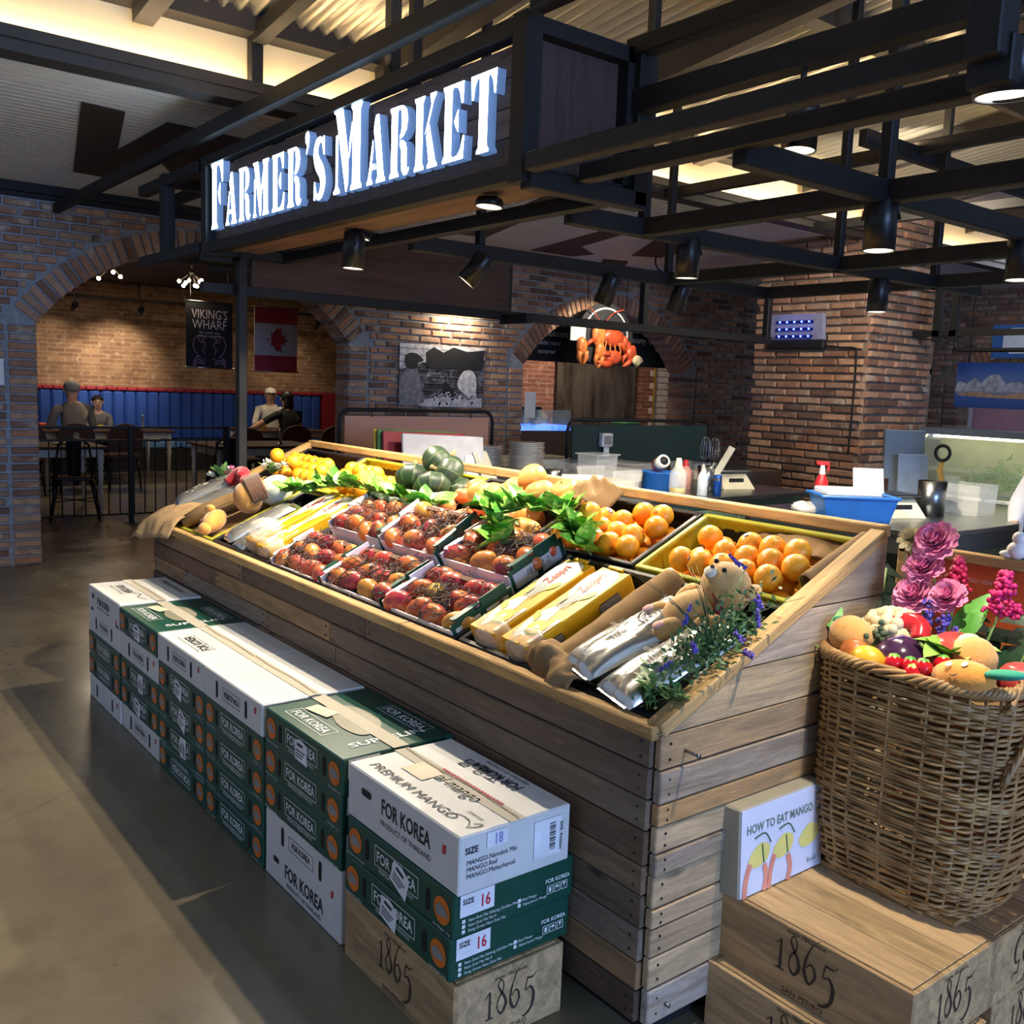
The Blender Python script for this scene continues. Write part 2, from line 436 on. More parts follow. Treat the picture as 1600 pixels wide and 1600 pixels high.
# brick pillar, axis aligned
def pillar():
    x0,x1,y0,y1,H=-5.81,-4.634,7.35,8.35,3.22
    root=struct(MB().box(((x0+x1)/2+.0,(y0+y1)/2,H/2),(x1-x0-.02,y1-y0-.02,H)).build('wall_pillar',M_MORTB))
    F=basis((x0,y0,0),(1,0,0),(0,0,1),(0,-1,0)); 
    put_bricks(root,F,course_bricks(x1-x0,H,lambda v:[],.25,.068),200,lambda p:p.z>.7)
    F2=basis((x1,y0,0),(0,1,0),(0,0,1),(1,0,0))
    put_bricks(root,F2,course_bricks(y1-y0,H,lambda v:[],.25,.068),100,lambda p:p.z>.7)
pillar()
# wall with a brick arch beyond the pillar
arch_wall('wall_right',0,0,6.2,3.6,[(2.35,1.95,1.85,2.52)],limit=120,mort=M_MORTB,vis=lambda p:p.z>2,F=basis((-6.62,12.0,0),(1,0,0),(0,0,1),(0,-1,0)))
struct(MB().box((-4.5,15.2,1.7),(9,.2,3.4)).build('wall_sushi_kitchen',plain('beige_plaster','#9a8d78',.8,var=.06,scale=1)))
struct(MB().box((-4.5,13.6,3.3),(9,3.2,.1)).build('ceiling_sushi_kitchen',M_BLACK))
struct(MB().box((-7.9,13.6,1.7),(.1,3.2,3.4)).build('wall_sushi_side',plain('white_tiles','#c9c2c6',.4,var=.05)))
# dining room behind the left arch
struct(MB().box((-16.3,6,1.7),(.2,12,3.4)).build('wall_dining',M_BW))
struct(MB().box((-9.97,6.35,1.7),(2.64,.16,3.4)).build('wall_partition',M_BWK))
struct(MB().box((-13.8,9.6,1.7),(5.0,.16,3.4)).build('wall_dining_end',M_BW))
struct(MB().box((-12.4,.3,1.7),(7.6,.16,3.4)).build('wall_dining_side',M_BW))
struct(MB().box((-12.4,6,3.0),(7.8,12,.1)).build('ceiling_dining',M_BLACK))
# kitchen behind the right arch
struct(MB().box((-11.2,10.0,1.7),(.2,7.2,3.4)).build('wall_kitchen',M_BWK))
struct(MB().box((-9.9,9.15,3.0),(2.7,5.4,.1)).build('ceiling_kitchen',M_BLACK))
# ribbed white ceiling, each slat a part
CZ=2.95
root=struct(MB().box((-6.58,6.5,CZ+.032),(3.5,15,.04)).build('ceiling',plain('ceiling_gap','#26262a',.9)))
M_SLAT=plain('ceiling_slat','#dad7d2',.6,var=.05,scale=1.5)
slat=MB().box((0,0,0),(.055,15,.009)).data('slat',M_SLAT)
for i in range(45): link('slat',slat,root,TR(WX+.05+i*.076,6.5,CZ+.0045))
# large dark painted letters on the ribbed ceiling
M_CPAINT=plain('brown_ceiling_paint','#3d3029',.8,var=.1)
cp=MB()
def cpoly(pts): cp.prism(pts,CZ-.006,CZ-.001)
cpoly([(-5.58,1.4),(-5.61,1.63),(-6.57,1.86),(-5.65,1.87),(-5.7,2.34),(-6.36,2.45),(-7.3,2.72),(-7.25,2.48),(-6.55,2.08),(-7.55,2.06),(-7.52,1.82)])
cpoly([(-5.75,2.9),(-5.78,3.12),(-7.5,3.6),(-7.45,3.36)])
cpoly([(-5.6,4.6),(-5.62,4.85),(-7.6,5.5),(-7.62,5.2)])
cpoly([(-7.9,6.3),(-6.3,5.9),(-6.32,6.15),(-7.3,6.45),(-7.6,6.9),(-7.9,6.85)])
cpoly([(-6.3,6.5),(-6.15,6.75),(-7.2,7.5),(-7.35,7.2)])
cpoly([(-7.78,7.2),(-7.7,7.5),(-8.2,7.9),(-8.15,7.5)])
cp.build('painted_letter',M_CPAINT,root)
# cove: dark beam, glowing strip on its ledge, cream upstand
M_BEAM=plain('dark_beam','#2b2724',.6)
struct(MB().box((-4.78,6.5,2.925),(.14,15,.09)).box((-4.70,6.5,2.955),(.03,15,.05)).build('trim_2',M_BEAM))
struct(MB().box((-4.80,6.5,3.10),(.03,15,.32)).build('wall_cove',M_CREAM))
M_LED=glow('warm_led_strip','#ffdcab',34)
led=tag(MB().box((-4.735,6.5,2.978),(.02,15,.012)).build('light_strip',M_LED),'warm glowing light strip along the dark ceiling beam','light strip')
# corrugated metal roof, sheet by sheet, over dark purlins
M_CORR=plain('galvanised_sheet','#b5b1a2',.30,.6,.12,2)
SL=.11; P0=(-4.80,3.24)
def roofz(x): return P0[1]+(x-P0[0])*SL
rt=struct(MB().box((-4.74,6.5,3.25),(.16,15,.10)).build('ceiling_roof',M_BEAM))
pitch=.080; NW=11
def sheet(x0,x1,y0):
    pr=[]
    for i in range(NW*6+1):
        y=i*pitch/6; pr.append((y,.019*math.sin(2*PI*i/6)))
    m=MB()
    def fn(a,b):
        i=round(b*(len(pr)-1)); x=x0+(x1-x0)*a; return (x,pr[i][0],roofz(x)+pr[i][1])
    m.grid(fn,1,len(pr)-1); return m
xs=[(-4.74,-3.0,.0),(-3.06,-1.4,.012),(-1.46,.3,.0),(.24,2.4,.012)]
for a,b,dz in xs:
    me=sheet(a,b,0).data('roof_sheet',M_CORR)
    for k in range(16): link('roof_sheet',me,rt,TR(0,-1.2+k*(NW-.4)*pitch,.03+dz+(k%2)*.004))
for y in (.2,1.45,2.7,3.95,5.2,6.45,7.7,8.95):    # rafters follow the slope
    L=7.1; link('rafter',MB().box((0,0,0),(L,.09,.14)).data('rafter',M_BEAM),rt,TR(-4.74+L/2,y,roofz(-4.74+L/2)-.06)@RY(-math.atan(SL)))
for x in (-3.02,-1.42,.2): link('purlin',MB().box((0,0,0),(.10,15,.10)).data('purlin',M_BEAM),rt,TR(x,6,roofz(x)-.045))
# dark flat ceiling to the right of the roof, over the counters
struct(MB().box((-5.2,13.3,3.9),(6.6,4.4,.08)).box((-1.6,9.7,3.42),(6,3.2,.06)).build('ceiling_dark',plain('dark_ceiling','#211f1e',.9)))
# ---------------- canopy frame of black steel tube ----------------
cf=thing('canopy_frame','black steel tube canopy hanging over the fruit stand and counters','frame',(-3,3,2.2))
def bar(p0,p1,w=.05,h=.06,name='beam',mat=M_STEEL,par=None):
    par=cf if par is None else par
    a,b=V(p0),V(p1); L=(b-a).length; d=(b-a)/L; c=(a+b)/2
    if abs(d.z)>.9: sz=(w,w,L); m=TR(*c)
    else:
        ang=math.atan2(d.y,d.x); sz=(L,w,h); m=TR(*c)@RZ(ang)@RY(-math.asin(d.z))
    o=MB().box((0,0,0),sz,bev=.004).build(name,mat)
    o.parent=par; o.matrix_world=m; o.matrix_parent_inverse=MX()
    loc=par.matrix_world if par.type!='EMPTY' else MX.LocRotScale(par.location,par.rotation_euler,None)
    o.matrix_local=loc.inverted()@m; return o
# grid at 2.2 m
for x,ya,yb in((-3.95,2.43,5.1),(-2.83,2.43,5.55),(-1.77,2.12,5.1)): bar((x,ya,2.2),(x,yb,2.2),.055,.07)
for y,xa,xb in((2.83,-2.83,.6),(4.17,-3.95,.4),(5.07,-3.95,-.4)): bar((xa,y,2.2),(xb,y,2.2),.055,.07)
# long box truss carrying the sign
bar((-6.3,1.93,2.235),(-5.28,1.93,2.235),.06,.06); bar((-6.3,1.93,2.66),(-5.28,1.93,2.66),.06,.06)
bar((-6.3,2.38,2.235),(-5.2,2.38,2.235),.06,.06); bar((-6.3,2.38,2.66),(-5.2,2.38,2.66),.06,.06)
for y in(1.93,2.38): bar((-5.85,y,2.2),(-5.85,y,2.7),.07)
bar((-5.85,1.96,2.235),(-5.85,2.35,2.235),.06,.06); bar((-5.85,1.96,2.66),(-5.85,2.35,2.66),.06,.06)
bar((-2.4,1.90,2.235),(-.95,1.90,2.235),.05,.055); bar((-2.4,2.12,2.235),(-.95,2.12,2.235),.05,.055)
bar((-2.4,1.90,2.70),(-.95,1.90,2.70),.06,.06); bar((-2.5,2.40,2.52),(-.95,2.40,2.52),.06,.08); bar((-2.5,2.40,2.70),(-.95,2.40,2.70),.06,.06)
bar((-2.46,2.41,2.18),(-2.46,2.41,2.72),.06)
bar((-2.46,1.93,2.20),(-2.46,2.44,2.20),.06,.06)
bar((-.98,1.88,2.2),(-.98,1.88,3.3),.07); bar((-.98,2.2,2.2),(-.98,2.2,2.9),.05); bar((-.98,1.88,2.2),(-.98,3.0,2.2),.09,.09)
# upper tie bars and hangers
bar((-8.2,1.86,2.78),(-1.0,1.86,2.78),.05,.07); bar((-7.3,2.40,2.78),(-3.1,2.40,2.78),.05,.07)
bar((-4.74,2.75,2.90),(-4.74,6.2,2.90),.05,.05)
M_ROOFFILL=glow('added_roof_uplight','#ffdca6',130)  # unseen glowing strips added on the bars to brighten the roof sheets
for (x,y,z,sx,sy,l) in ((-2.9,1.86,2.8165,3.2,.012,'added unseen uplight strip on top of the tie bar above the sign'),(-1.7,2.40,2.7315,1.4,.012,'added unseen uplight strip on top of the right truss'),(-3.4,4.9,2.9165,2.4,.012,'added unseen uplight strip on the beam behind the truss'),(-2.9,5.7,2.8915,.012,2.2,'added unseen uplight strip on the lengthwise ceiling bar')):
    tag(MB().box((x,y,z),(sx,sy,.002)).build('light_strip',M_ROOFFILL),l,'light strip')
bar((-4.74,2.0,2.94),(-4.74,2.0,3.22),.06); bar((-4.7,2.0,3.20),(-3.3,2.0,3.34),.07,.08)
for x,y in((-4.74,2.35),(-3.5,2.05),(-3.9,2.40),(-5.35,2.40),(-4.9,2.40)): bar((x,y,2.70),(x,y,roofz(x) if x>-4.74 else 2.95),.05)
for x,y in((-2.83,2.83),(-2.83,4.17),(-1.77,2.83),(-1.77,4.17),(-2.83,5.07),(-3.95,4.17),(-3.95,2.83)): bar((x,y,2.235),(x,y,roofz(x)),.04)
bar((-2.9,4.4,2.85),(-2.9,6.9,2.85),.05,.08); bar((-4.7,4.9,2.88),(-2.0,4.9,2.88),.05,.07); bar((-4.74,6.6,2.88),(-1.5,6.6,2.88),.05,.07)
# left side ring with the wooden valance
bar((-5.3,1.93,2.03),(-5.3,6.9,2.03),.05,.06); bar((-5.3,4.05,2.42),(-5.3,6.9,2.42),.05,.06); bar((-5.3,1.93,2.20),(-5.3,2.45,2.20),.06,.06)
for y in(4.03,5.35,6.85): bar((-5.3,y,2.03),(-5.3,y,2.44),.055)
bar((-5.3,4.0,2.0),(-5.0,4.0,2.0),.05,.06)
bar((-5.2,2.118,.0),(-5.2,2.118,2.2),.05,name='post')
bar((-5.36,2.118,2.2),(-5.15,2.118,2.2),.05,.05)
v=MB()
vb=tag(MB().box((-5.27,3.11,2.235),(.03,1.82,.36),bev=.003).build('valance_board',mat_wood('valance_wood',['#553d35','#4b362f','#5c443a'],knots=False,ax=1)),'dark stained wooden valance board below the lit sign','board')
# thin conduits under the ceiling at the back
for (a,b) in (((-4.2,3.2,2.26),(-5.27,6.6,2.5)),((-4.3,3.1,2.24),(-5.27,6.8,2.46))): pass
# ---------------- the lit sign ----------------
SX0,SX1,SY,SZ0,SZ1=-5.235,-2.46,1.94,2.20,2.69
sg=thing('shop_sign','wood-clad overhead sign box with glowing white stencil letters','sign',((SX0+SX1)/2,SY,SZ0))
SO=V(((SX0+SX1)/2,SY,SZ0))
def sp(m,name,mat):
    o=m.build(name,mat,sg); o.location=-SO; return o
M_SIGNW=mat_wood('sign_cladding',['#8a7468','#7a665c','#957e72','#6e5c54'],knots=False)
W=SX1-SX0; rows=[(.06,.155),(.155,.25),(.25,.345),(.345,.44)]
for r,(a,b) in enumerate(rows):
    cuts=[0,.23+.1*r,.55+.08*((r*3)%4),1]
    for i in range(3):
        xa,xb=SX0+.05+(W-.1)*cuts[i],SX0+.05+(W-.1)*cuts[i+1]
        o=MB().box((0,0,0),(xb-xa-.003,.02,b-a-.003),bev=.002).build('cladding_board',M_SIGNW,sg); o.location=V(((xa+xb)/2,SY+.035,SZ0+(a+b)/2))-SO
sp(MB().box((SX1-.06,SY+.23,SZ0+.25),(.02,.36,.44)),'end_panel',mat_wood('end_panel_wood',['#54403c','#4b3935'],knots=False,ax=2))
sp(MB().box(((SX0+SX1)/2,SY+.16,SZ0+.03),(W-.1,.24,.015)),'soffit_board',mat_wood('soffit_wood',['#7a5f54','#6c5349'],knots=False,rand=False))
sp(MB().box(((SX0+SX1)/2,SY+.30,SZ0+.25),(W-.12,.02,.44)),'back_panel',M_BLACK)
fr=MB()
fr.box(((SX0+SX1)/2,SY+.0,SZ0+.025),(W,.06,.05)).box(((SX0+SX1)/2,SY,SZ1-.02),(W,.06,.05)).box(((SX0+SX1)/2,SY+.44,SZ0+.02),(W,.06,.05)).box(((SX0+SX1)/2,SY+.44,SZ1-.02),(W,.06,.05))
for x in(SX0+.03,SX1-.03):
    fr.box((x,SY,(SZ0+SZ1)/2),(.07,.065,SZ1-SZ0+.02)); fr.box((x,SY+.44,(SZ0+SZ1)/2),(.06,.06,SZ1-SZ0)); fr.box((x,SY+.22,SZ0+.02),(.06,.44,.05)).box((x,SY+.22,SZ1-.02),(.06,.44,.05))
sp(fr,'frame',M_STEEL)
# stencil glyphs, height 1
def stem(x,w,y0=0,y1=1,s=.055):
    return [(x-s,y0),(x-s,y0+.035),(x,y0+.09),(x,y1-.09),(x-s,y1-.035),(x-s,y1),(x+w+s,y1),(x+w+s,y1-.035),(x+w,y1-.09),(x+w,y0+.09),(x+w+s,y0+.035),(x+w+s,y0)]
def strk(pts,ws):
    P=spl2(pts,6); n=len(P); w=[ws[min(len(ws)-1,int(i/(n-1)*(len(ws)-1)))]*(1-(i/(n-1)*(len(ws)-1))%1)+ws[min(len(ws)-1,int(i/(n-1)*(len(ws)-1))+1)]*((i/(n-1)*(len(ws)-1))%1) for i in range(n)]
    l,r=[],[]
    for i,p in enumerate(P):
        a,b=P[max(0,i-1)],P[min(n-1,i+1)]; t=V((b[0]-a[0],b[1]-a[1])).normalized(); nn=V((-t.y,t.x))*w[i]/2
        l.append((p[0]+nn.x,p[1]+nn.y)); r.append((p[0]-nn.x,p[1]-nn.y))
    return l+r[::-1]
bowl=[(.36,1),(.50,.985),(.62,.92),(.67,.78),(.62,.63),(.50,.55),(.38,.53),(.38,.58),(.43,.62),(.45,.77),(.43,.91),(.38,.95)]
GL={'F':(.66,[stem(.06,.23),[(.37,1),(.66,1),(.64,.68),(.59,.68),(.53,.85),(.46,.93),(.37,.95)],[(.37,.52),(.43,.62),(.50,.68),(.50,.34),(.43,.41)]]),
'E':(.70,[stem(.06,.23),[(.37,1),(.66,1),(.64,.72),(.59,.72),(.53,.87),(.46,.94),(.37,.95)],[(.37,.51),(.43,.60),(.50,.66),(.50,.36),(.43,.42)],[(.37,0),(.67,0),(.70,.30),(.65,.30),(.58,.13),(.48,.06),(.37,.05)]]),
'A':(.74,[[(.27,.80),(.35,1),(.47,1),(.69,.09),(.75,.035),(.75,0),(.39,0),(.39,.035),(.45,.09),(.38,.44),(.33,.62)],[(0,0),(.24,0),(.24,.035),(.17,.09),(.19,.21),(.37,.21),(.355,.29),(.21,.29),(.265,.54),(.235,.66),(.06,.09),(0,.035)]]),
'R':(.74,[stem(.06,.23),bowl,[(.38,.51),(.50,.50),(.60,.45),(.645,.36),(.645,.14),(.68,.08),(.73,.10),(.74,.07),(.66,.0),(.54,.0),(.46,.08),(.44,.20),(.44,.36),(.38,.44)]]),
'M':(.98,[[(0,0),(.21,0),(.21,.035),(.14,.09),(.14,.70),(.07,.70),(.07,.09),(0,.035)],[(0,1),(.30,1),(.50,.42),(.50,.10),(.45,0),(.42,0),(.10,.86),(.06,.95),(0,.965)],stem(.64,.25),[(.53,.38),(.61,.62),(.61,.80),(.53,.56)]]),
"'":(.26,[[(.06,.98),(.16,1),(.23,.92),(.20,.76),(.10,.62),(.06,.64),(.11,.76),(.03,.84),(.02,.92)]]),
'S':(.60,[strk([(.50,.78),(.46,.90),(.34,.96),(.18,.90),(.12,.74),(.22,.58),(.40,.44),(.48,.26),(.40,.10),(.26,.04),(.14,.10),(.08,.24)],[.05,.06,.10,.17,.22,.25,.25,.23,.17,.10,.06,.05]),[(.47,1),(.54,1),(.55,.70),(.50,.70),(.45,.84)],[(.04,0),(.11,0),(.14,.10),(.09,.30),(.04,.30)]]),
'K':(.80,[stem(.06,.23),[(.37,.47),(.58,.86),(.54,.96),(.54,1),(.74,1),(.74,.965),(.66,.90),(.47,.56)],[(.42,.44),(.52,.60),(.74,.09),(.80,.035),(.80,0),(.47,0),(.47,.035),(.52,.09)]]),
'T':(.76,[stem(.26,.25),[(.0,1),(.19,1),(.19,.95),(.12,.86),(.08,.70),(.03,.70)],[(.76,1),(.57,1),(.57,.95),(.65,.86),(.69,.70),(.73,.70)]])}
M_LETF=glow('sign_letter_face','#cfe9ff',15,'#ffffff'); M_LETS=glow('sign_letter_side','#7fb2ff',.35,'#aab4c4')
word="FARMER'S MARKET"; big={0,9}; hb,hs=.335,.255; sx=.80
adv=[]; x=0
for i,ch in enumerate(word):
    if ch==' ': x+=.045; adv.append(None); continue
    h=hb if i in big else hs; adv.append((x,h)); x+=GL[ch][0]*h*sx+.036
k=(W-.23)/x
lm={}
for i,ch in enumerate(word):
    if adv[i] is None: continue
    x0,h=adv[i]
    if (ch,h) not in lm:
        m=MB()
        for poly in GL[ch][1]:
            n0=len(m.f); m.prism([(px*h*sx*k,py*h) for px,py in poly],0,.036)
            for j in range(n0,len(m.f)): m.m[j]=0 if j==n0+1 else 1
        lm[(ch,h)]=m.data('letter',[M_LETF,M_LETS])
    dz=.115
    yy=dz if ch!="'" else dz+.045
    F=basis(V((SX0+.10+x0*k,SY+.022,SZ0+yy))-SO,(1,0,0),(0,0,1),(0,-1,0))
    link('letter',lm[(ch,h)],sg,F)
# ---------------- track lamps ----------------
M_CAN=plain('lamp_black','#16171b',.35,.2); M_REFL=plain('lamp_reflector','#f4efe2',.5); 
M_BULB=glow('lamp_bulb','#fff0d6',3.2); M_BULBOFF=glow('lamp_bulb_dim','#ffe9c8',.25)
def lamp(loc,aim,label,r=.05,L=.16,power=0,cone=100,color=(1,.86,.66),hang=2.17,on=True,blend=.35):
    d=(V(aim)-V(loc)).normalized(); q=d.to_track_quat('-Z','Y').to_matrix().to_4x4()
    t=thing('track_lamp',label,'spotlight',loc,group='track lamps of the canopy')
    B=q
    m=MB().lathe([(r*.9,L),(r,L-.012),(r,0),(r*.93,0),(r*.9,.01)],24); m.add([(0,0,L)]+[(r*.9*math.cos(2*PI*k/24),r*.9*math.sin(2*PI*k/24),L) for k in range(24)],[(0,1+k,1+(k+1)%24) for k in range(24)])
    m.build('lamp_can',M_CAN,t,B)
    MB().lathe([(r*.93,.001),(r*.86,.006)],24).build('reflector',M_REFL,t,B)
    MB().lathe([(r*.9,.004),(r*.4,.003),(0,.003)],20).build('lens',M_BULB if on else M_BULBOFF,t,B)
    up=q.to_3x3()@V((0,0,L)); top=V((0,0,max(.03,hang-loc[2])))
    MB().tube([top,V((0,0,top.z*.5+up.z*.5)),up*.98],.010,6).tube([up*.6+q.to_3x3()@V((r+.006,0,0)),up*1.08+q.to_3x3()@V((r*.8,0,0)),up*1.1,up*1.08-q.to_3x3()@V((r*.8,0,0)),up*.6-q.to_3x3()@V((r+.006,0,0))],.005,5).build('bracket',M_CAN,t)
    if power:
        l=bpy.data.lights.new('spot','SPOT'); l.energy=power; l.spot_size=R(cone); l.spot_blend=blend; l.color=color; l.shadow_soft_size=.02
        o=bpy.data.objects.new('lamp_light',l); col.objects.link(o); o.parent=t; o.matrix_local=TR(*(d*.03))@q
    return t
PW=140
lamp((-3.95,2.13,2.05),(-3.97,2.08,.8),'black can lamp hanging in front of the wooden valance board',power=PW,cone=125)
lamp((-3.95,2.75,2.05),(-4.5,2.0,.9),'black can lamp tilted sideways beneath the valance board corner',power=PW*.5,cone=90)
lamp((-3.95,2.16,2.188),(-4.1,1.9,.8),'glowing lamp bowl just under the middle of the sign box',L=.03,power=PW*.55,cone=130,hang=2.22)
lamp((-2.83,2.06,2.175),(-2.84,1.95,.8),'glowing lamp bowl under the right half of the sign box',L=.03,power=PW*1.1,cone=130,hang=2.21)
lamp((-2.83,3.1,2.03),(-2.85,3.12,.9),'black can lamp pointing straight down over the steel counter',power=210,cone=150)
lamp((-3.95,3.66,2.02),(-4.35,3.45,.9),'black can lamp tilted away in front of the lobster picture',power=60,cone=100)
lamp((-3.95,4.23,2.02),(-4.3,4.05,.9),'dark can lamp hanging beside the frame post by the lobster picture',on=False,power=60,cone=100)
lamp((-2.83,4.54,2.0),(-2.82,4.52,.9),'small black can lamp beside the blue-lit fly trap',power=120,cone=140)
lamp((-1.77,2.82,2.02),(-1.75,2.79,.9),'black can lamp in front of the top of the brick pillar',power=40,cone=120)
lamp((-1.77,3.77,2.02),(-1.75,3.73,.9),'black can lamp cut by the right edge of the picture',power=40,cone=100)
lamp((-1.775,2.38,2.25),(-1.77,2.30,.9),'large black can lamp held between two truss bars above the oranges',r=.05,power=PW*.8,cone=120,hang=2.5)
lamp((-.98,1.96,2.15),(-1.0,2.05,.5),'bright downlight under the truss end at the top right corner',r=.062,L=.1,power=PW*.8,cone=54)
lamp((-7.15,7.35,2.72),(-8.0,7.45,2.12),'added small spot under the ribbed ceiling to brighten the lobster picture',r=.035,L=.10,power=90,cone=58,hang=2.95)  # extra spot, added only to brighten the lobster picture
# ---------------- the fruit stand ----------------
X0,X1,Y0,Y1,ZF,ZB=-4.95,-1.437,1.55,2.43,.785,1.19
st=thing('market_stand','long sloping market stand clad in reclaimed pallet planks','stand',(X1,Y0,0)); SO2=V((X1,Y0,0))
ANG=math.atan2(ZB-ZF,Y1-Y0); SLEN=math.hypot(ZB-ZF,Y1-Y0)
def put(m,name,mat,loc,rot=None,par=None,off=SO2):
    o=m.build(name,mat,st if par is None else par); o.matrix_local=TR(*(V(loc)-off))@(rot if rot is not None else MX()); return o
def plank(L,h,t=.02): return MB().box((0,0,0),(L,t,h),bev=.003)
M_NAIL=plain('nail_head','#15120f',.5,.4)
def nails(par,L,h):
    m=MB()
    for s in(-1,1):
        for dz in(-.22,.22): m.cyl((s*(L/2-.03),-.0095,dz*h),(s*(L/2-.03),-.0125,dz*h),.0035,n=6)
    stuff(m.build('nail',M_NAIL,par))
edges=[.075,.155,.228,.31,.392,.465,.55,.625,.70,.783]
for r in range(len(edges)-1):
    a,b=edges[r],edges[r+1]; x=X0
    cuts={0:[.9,1.3,1.31],1:[1.2,.9,1.42],2:[.7,1.4,1.42],3:[1.5,.8,1.22],4:[.6,1.6,1.32],5:[1.33,.5,1.69],6:[.45,.95,.6,1.52],7:[.85,1.1,1.57],8:[1.15,1.05,1.32]}[r]
    s=sum(cuts)
    for cc in cuts:
        L=cc*(X1-X0)/s
        o=put(plank(L-.004,b-a-.004,.018+rnd.random()*.008),'plank',M_PALLET,(x+L/2,Y0+.011-rnd.random()*.004,(a+b)/2),RX(rnd.uniform(-.01,.01))); nails(o,L,b-a); x+=L
edges2=[.075,.165,.245,.315,.365,.445,.50,.565,.62,.70,.785]
def slope_z(y): return ZF+(y-Y0)*math.tan(ANG)
for r in range(len(edges2)-1):
    a,b=edges2[r],edges2[r+1]; L=Y1-Y0-.02
    o=put(plank(L,b-a-.004,.018+rnd.random()*.008),'plank',M_PALEWOOD,(X1+.011+rnd.random()*.004,(Y0+Y1)/2,(a+b)/2),RZ(PI/2)@RX(rnd.uniform(-.01,.01))); nails(o,L,b-a)
for a,b in((.785,.90),(.90,1.02),(1.02,1.17)):   # tapering planks under the slope
    ya=Y0+max(0,(a-ZF)/math.tan(ANG)); yb=Y0+(b-ZF)/math.tan(ANG)
    poly=[(ya+.004,a+.002),(Y1-.01,a+.002),(Y1-.01,b-.002),(yb+.002,b-.002)]
    m=MB().prism(poly,0,.02,basis((0,0,0),(0,1,0),(0,0,1),(1,0,0)))
    put(m,'plank',mat_wood('tapered_plank_wood%d'%int(a*100),['#b3a18a','#a3917a','#bfa37a'],ax=1) ,(X1+.001,0,0))
for r in range(5): # left end
    put(plank(Y1-Y0-.02,.14),'plank',M_PALLET,(X0-.011,(Y0+Y1)/2,.145+r*.142),RZ(-PI/2))
put(MB().box(((X0+X1)/2,(Y0+Y1)/2+.03,.037),(X1-X0-.06,Y1-Y0-.08,.075)),'toe_kick',M_BLACK,(0,0,0))
put(MB().box(((X0+X1)/2,Y1-.012,.6),(X1-X0,.02,1.1)),'back_panel',M_BLACK,(0,0,0))
# tray under the crates
SR=RX(ANG)
def S(u,v,h=0):
    """point on the slope: u along the stand, v up the slope from its front edge, h above the rim plane"""
    return V((u,Y0+v*math.cos(ANG)-h*math.sin(ANG),ZF+v*math.sin(ANG)+h*math.cos(ANG)))
def SM(u,v,h=0,rz=0): return TR(*S(u,v,h))@SR@RZ(rz)
put(MB().box((0,0,0),(X1-X0-.04,SLEN-.05,.012)),'tray',M_BLACK,S((X0+X1)/2,SLEN/2,-.125),SR)
def rail(L): return MB().box((0,0,0),(L,.042,.034),bev=.004)
xs=[X0-.012,-3.93,-2.52,X1+.012]
for a,b in zip(xs[:-1],xs[1:]): put(rail(b-a-.002),'rail',M_PINE,((a+b)/2,Y0+.012,ZF+.002))
for a,b in zip([X0-.012,-3.2,X1+.012][:-1],[X0-.012,-3.2,X1+.012][1:]): put(rail(b-a-.002),'rail',M_PINE,((a+b)/2,Y1,ZB+.004))
for x in(X0+.002,X1-.002): put(MB().box((0,0,0),(SLEN-.03,.05,.034),bev=.004),'rail',M_PINE,S(x,SLEN/2,.002),SR@RZ(PI/2))
m=MB().cyl((0,0,0),(.045,0,0),.004,n=8).cyl((.04,0,0),(.046,0,0),.006,n=8); put(m,'bolt',M_INOX,(X1+.02,Y0+.09,.735))
m=MB().cyl((0,0,0),(.02,0,0),.005,n=8); put(m,'bolt',M_INOX,(X1+.02,Y0+.07,.115))
# ---------------- plastic crates on the slope ----------------
M_PBLK=plain('black_crate_plastic','#17181c',.45); M_PYEL=plain('lime_crate_plastic','#a5a52c',.45,var=.1)
def crate(u0,u1,v0,v1,mat,rim,label,h=.115,slots=True):
    t=thing('plastic_crate',label,'crate',M=SM((u0+u1)/2,(v0+v1)/2,-.115),group='plastic crates on the stand')
    w,d=u1-u0-.006,v1-v0-.006
    MB().box((0,0,.004),(w-.01,d-.01,.008)).build('crate_base',mat,t)
    for sx,sy,L,rz in((0,-1,w,0),(0,1,w,0),(-1,0,d,PI/2),(1,0,d,PI/2)):
        m=MB(); n=max(3,int(L/.055)); y=0
        m.box((0,0,.022),(L,.006,.03)).box((0,0,.088),(L,.006,.028))
        for i in range(n+1): m.box((-L/2+i*L/n,0,.05),(.016,.007,.08))
        m.box((0,0,.06),(L*.98,.003,.05))
        m.build('crate_side',mat,t,TR(sx*w/2*.985,sy*d/2*.985,0)@RZ(rz))
        MB().box((0,0,.106),(L,.018,.013),bev=.003).build('rim',rim,t,TR(sx*(w/2-.008),sy*(d/2-.008),0)@RZ(rz))
    return t
crate(-4.925,-4.275,.575,.93,M_PBLK,M_PBLK,'black crate of oranges in the far left corner of the stand')
crate(-4.265,-3.75,.575,.93,M_PYEL,M_PYEL,'lime green crate of oranges beside the pumpkins')
crate(-3.74,-3.225,.575,.93,M_PYEL,M_PYEL,'lime green crate holding dark green pumpkins')
crate(-3.215,-2.56,.575,.93,M_PBLK,M_PBLK,'black crate holding apples and brown pears')
crate(-2.55,-2.05,.575,.93,M_PBLK,M_PBLK,'black crate of oranges with burlap behind')
crate(-2.04,-1.465,.575,.93,M_PYEL,M_PYEL,'lime green crate of oranges at the right end')
crate(-4.925,-4.275,.045,.56,M_PYEL,M_PYEL,'lime rimmed crate under the soft toys at the left end')
crate(-4.265,-3.64,.045,.56,M_PBLK,M_PBLK,'black crate under foil bags and the left kiwi boxes')
crate(-3.63,-2.96,.045,.56,M_PBLK,M_PBLK,'black crate under the leftmost mango boxes')
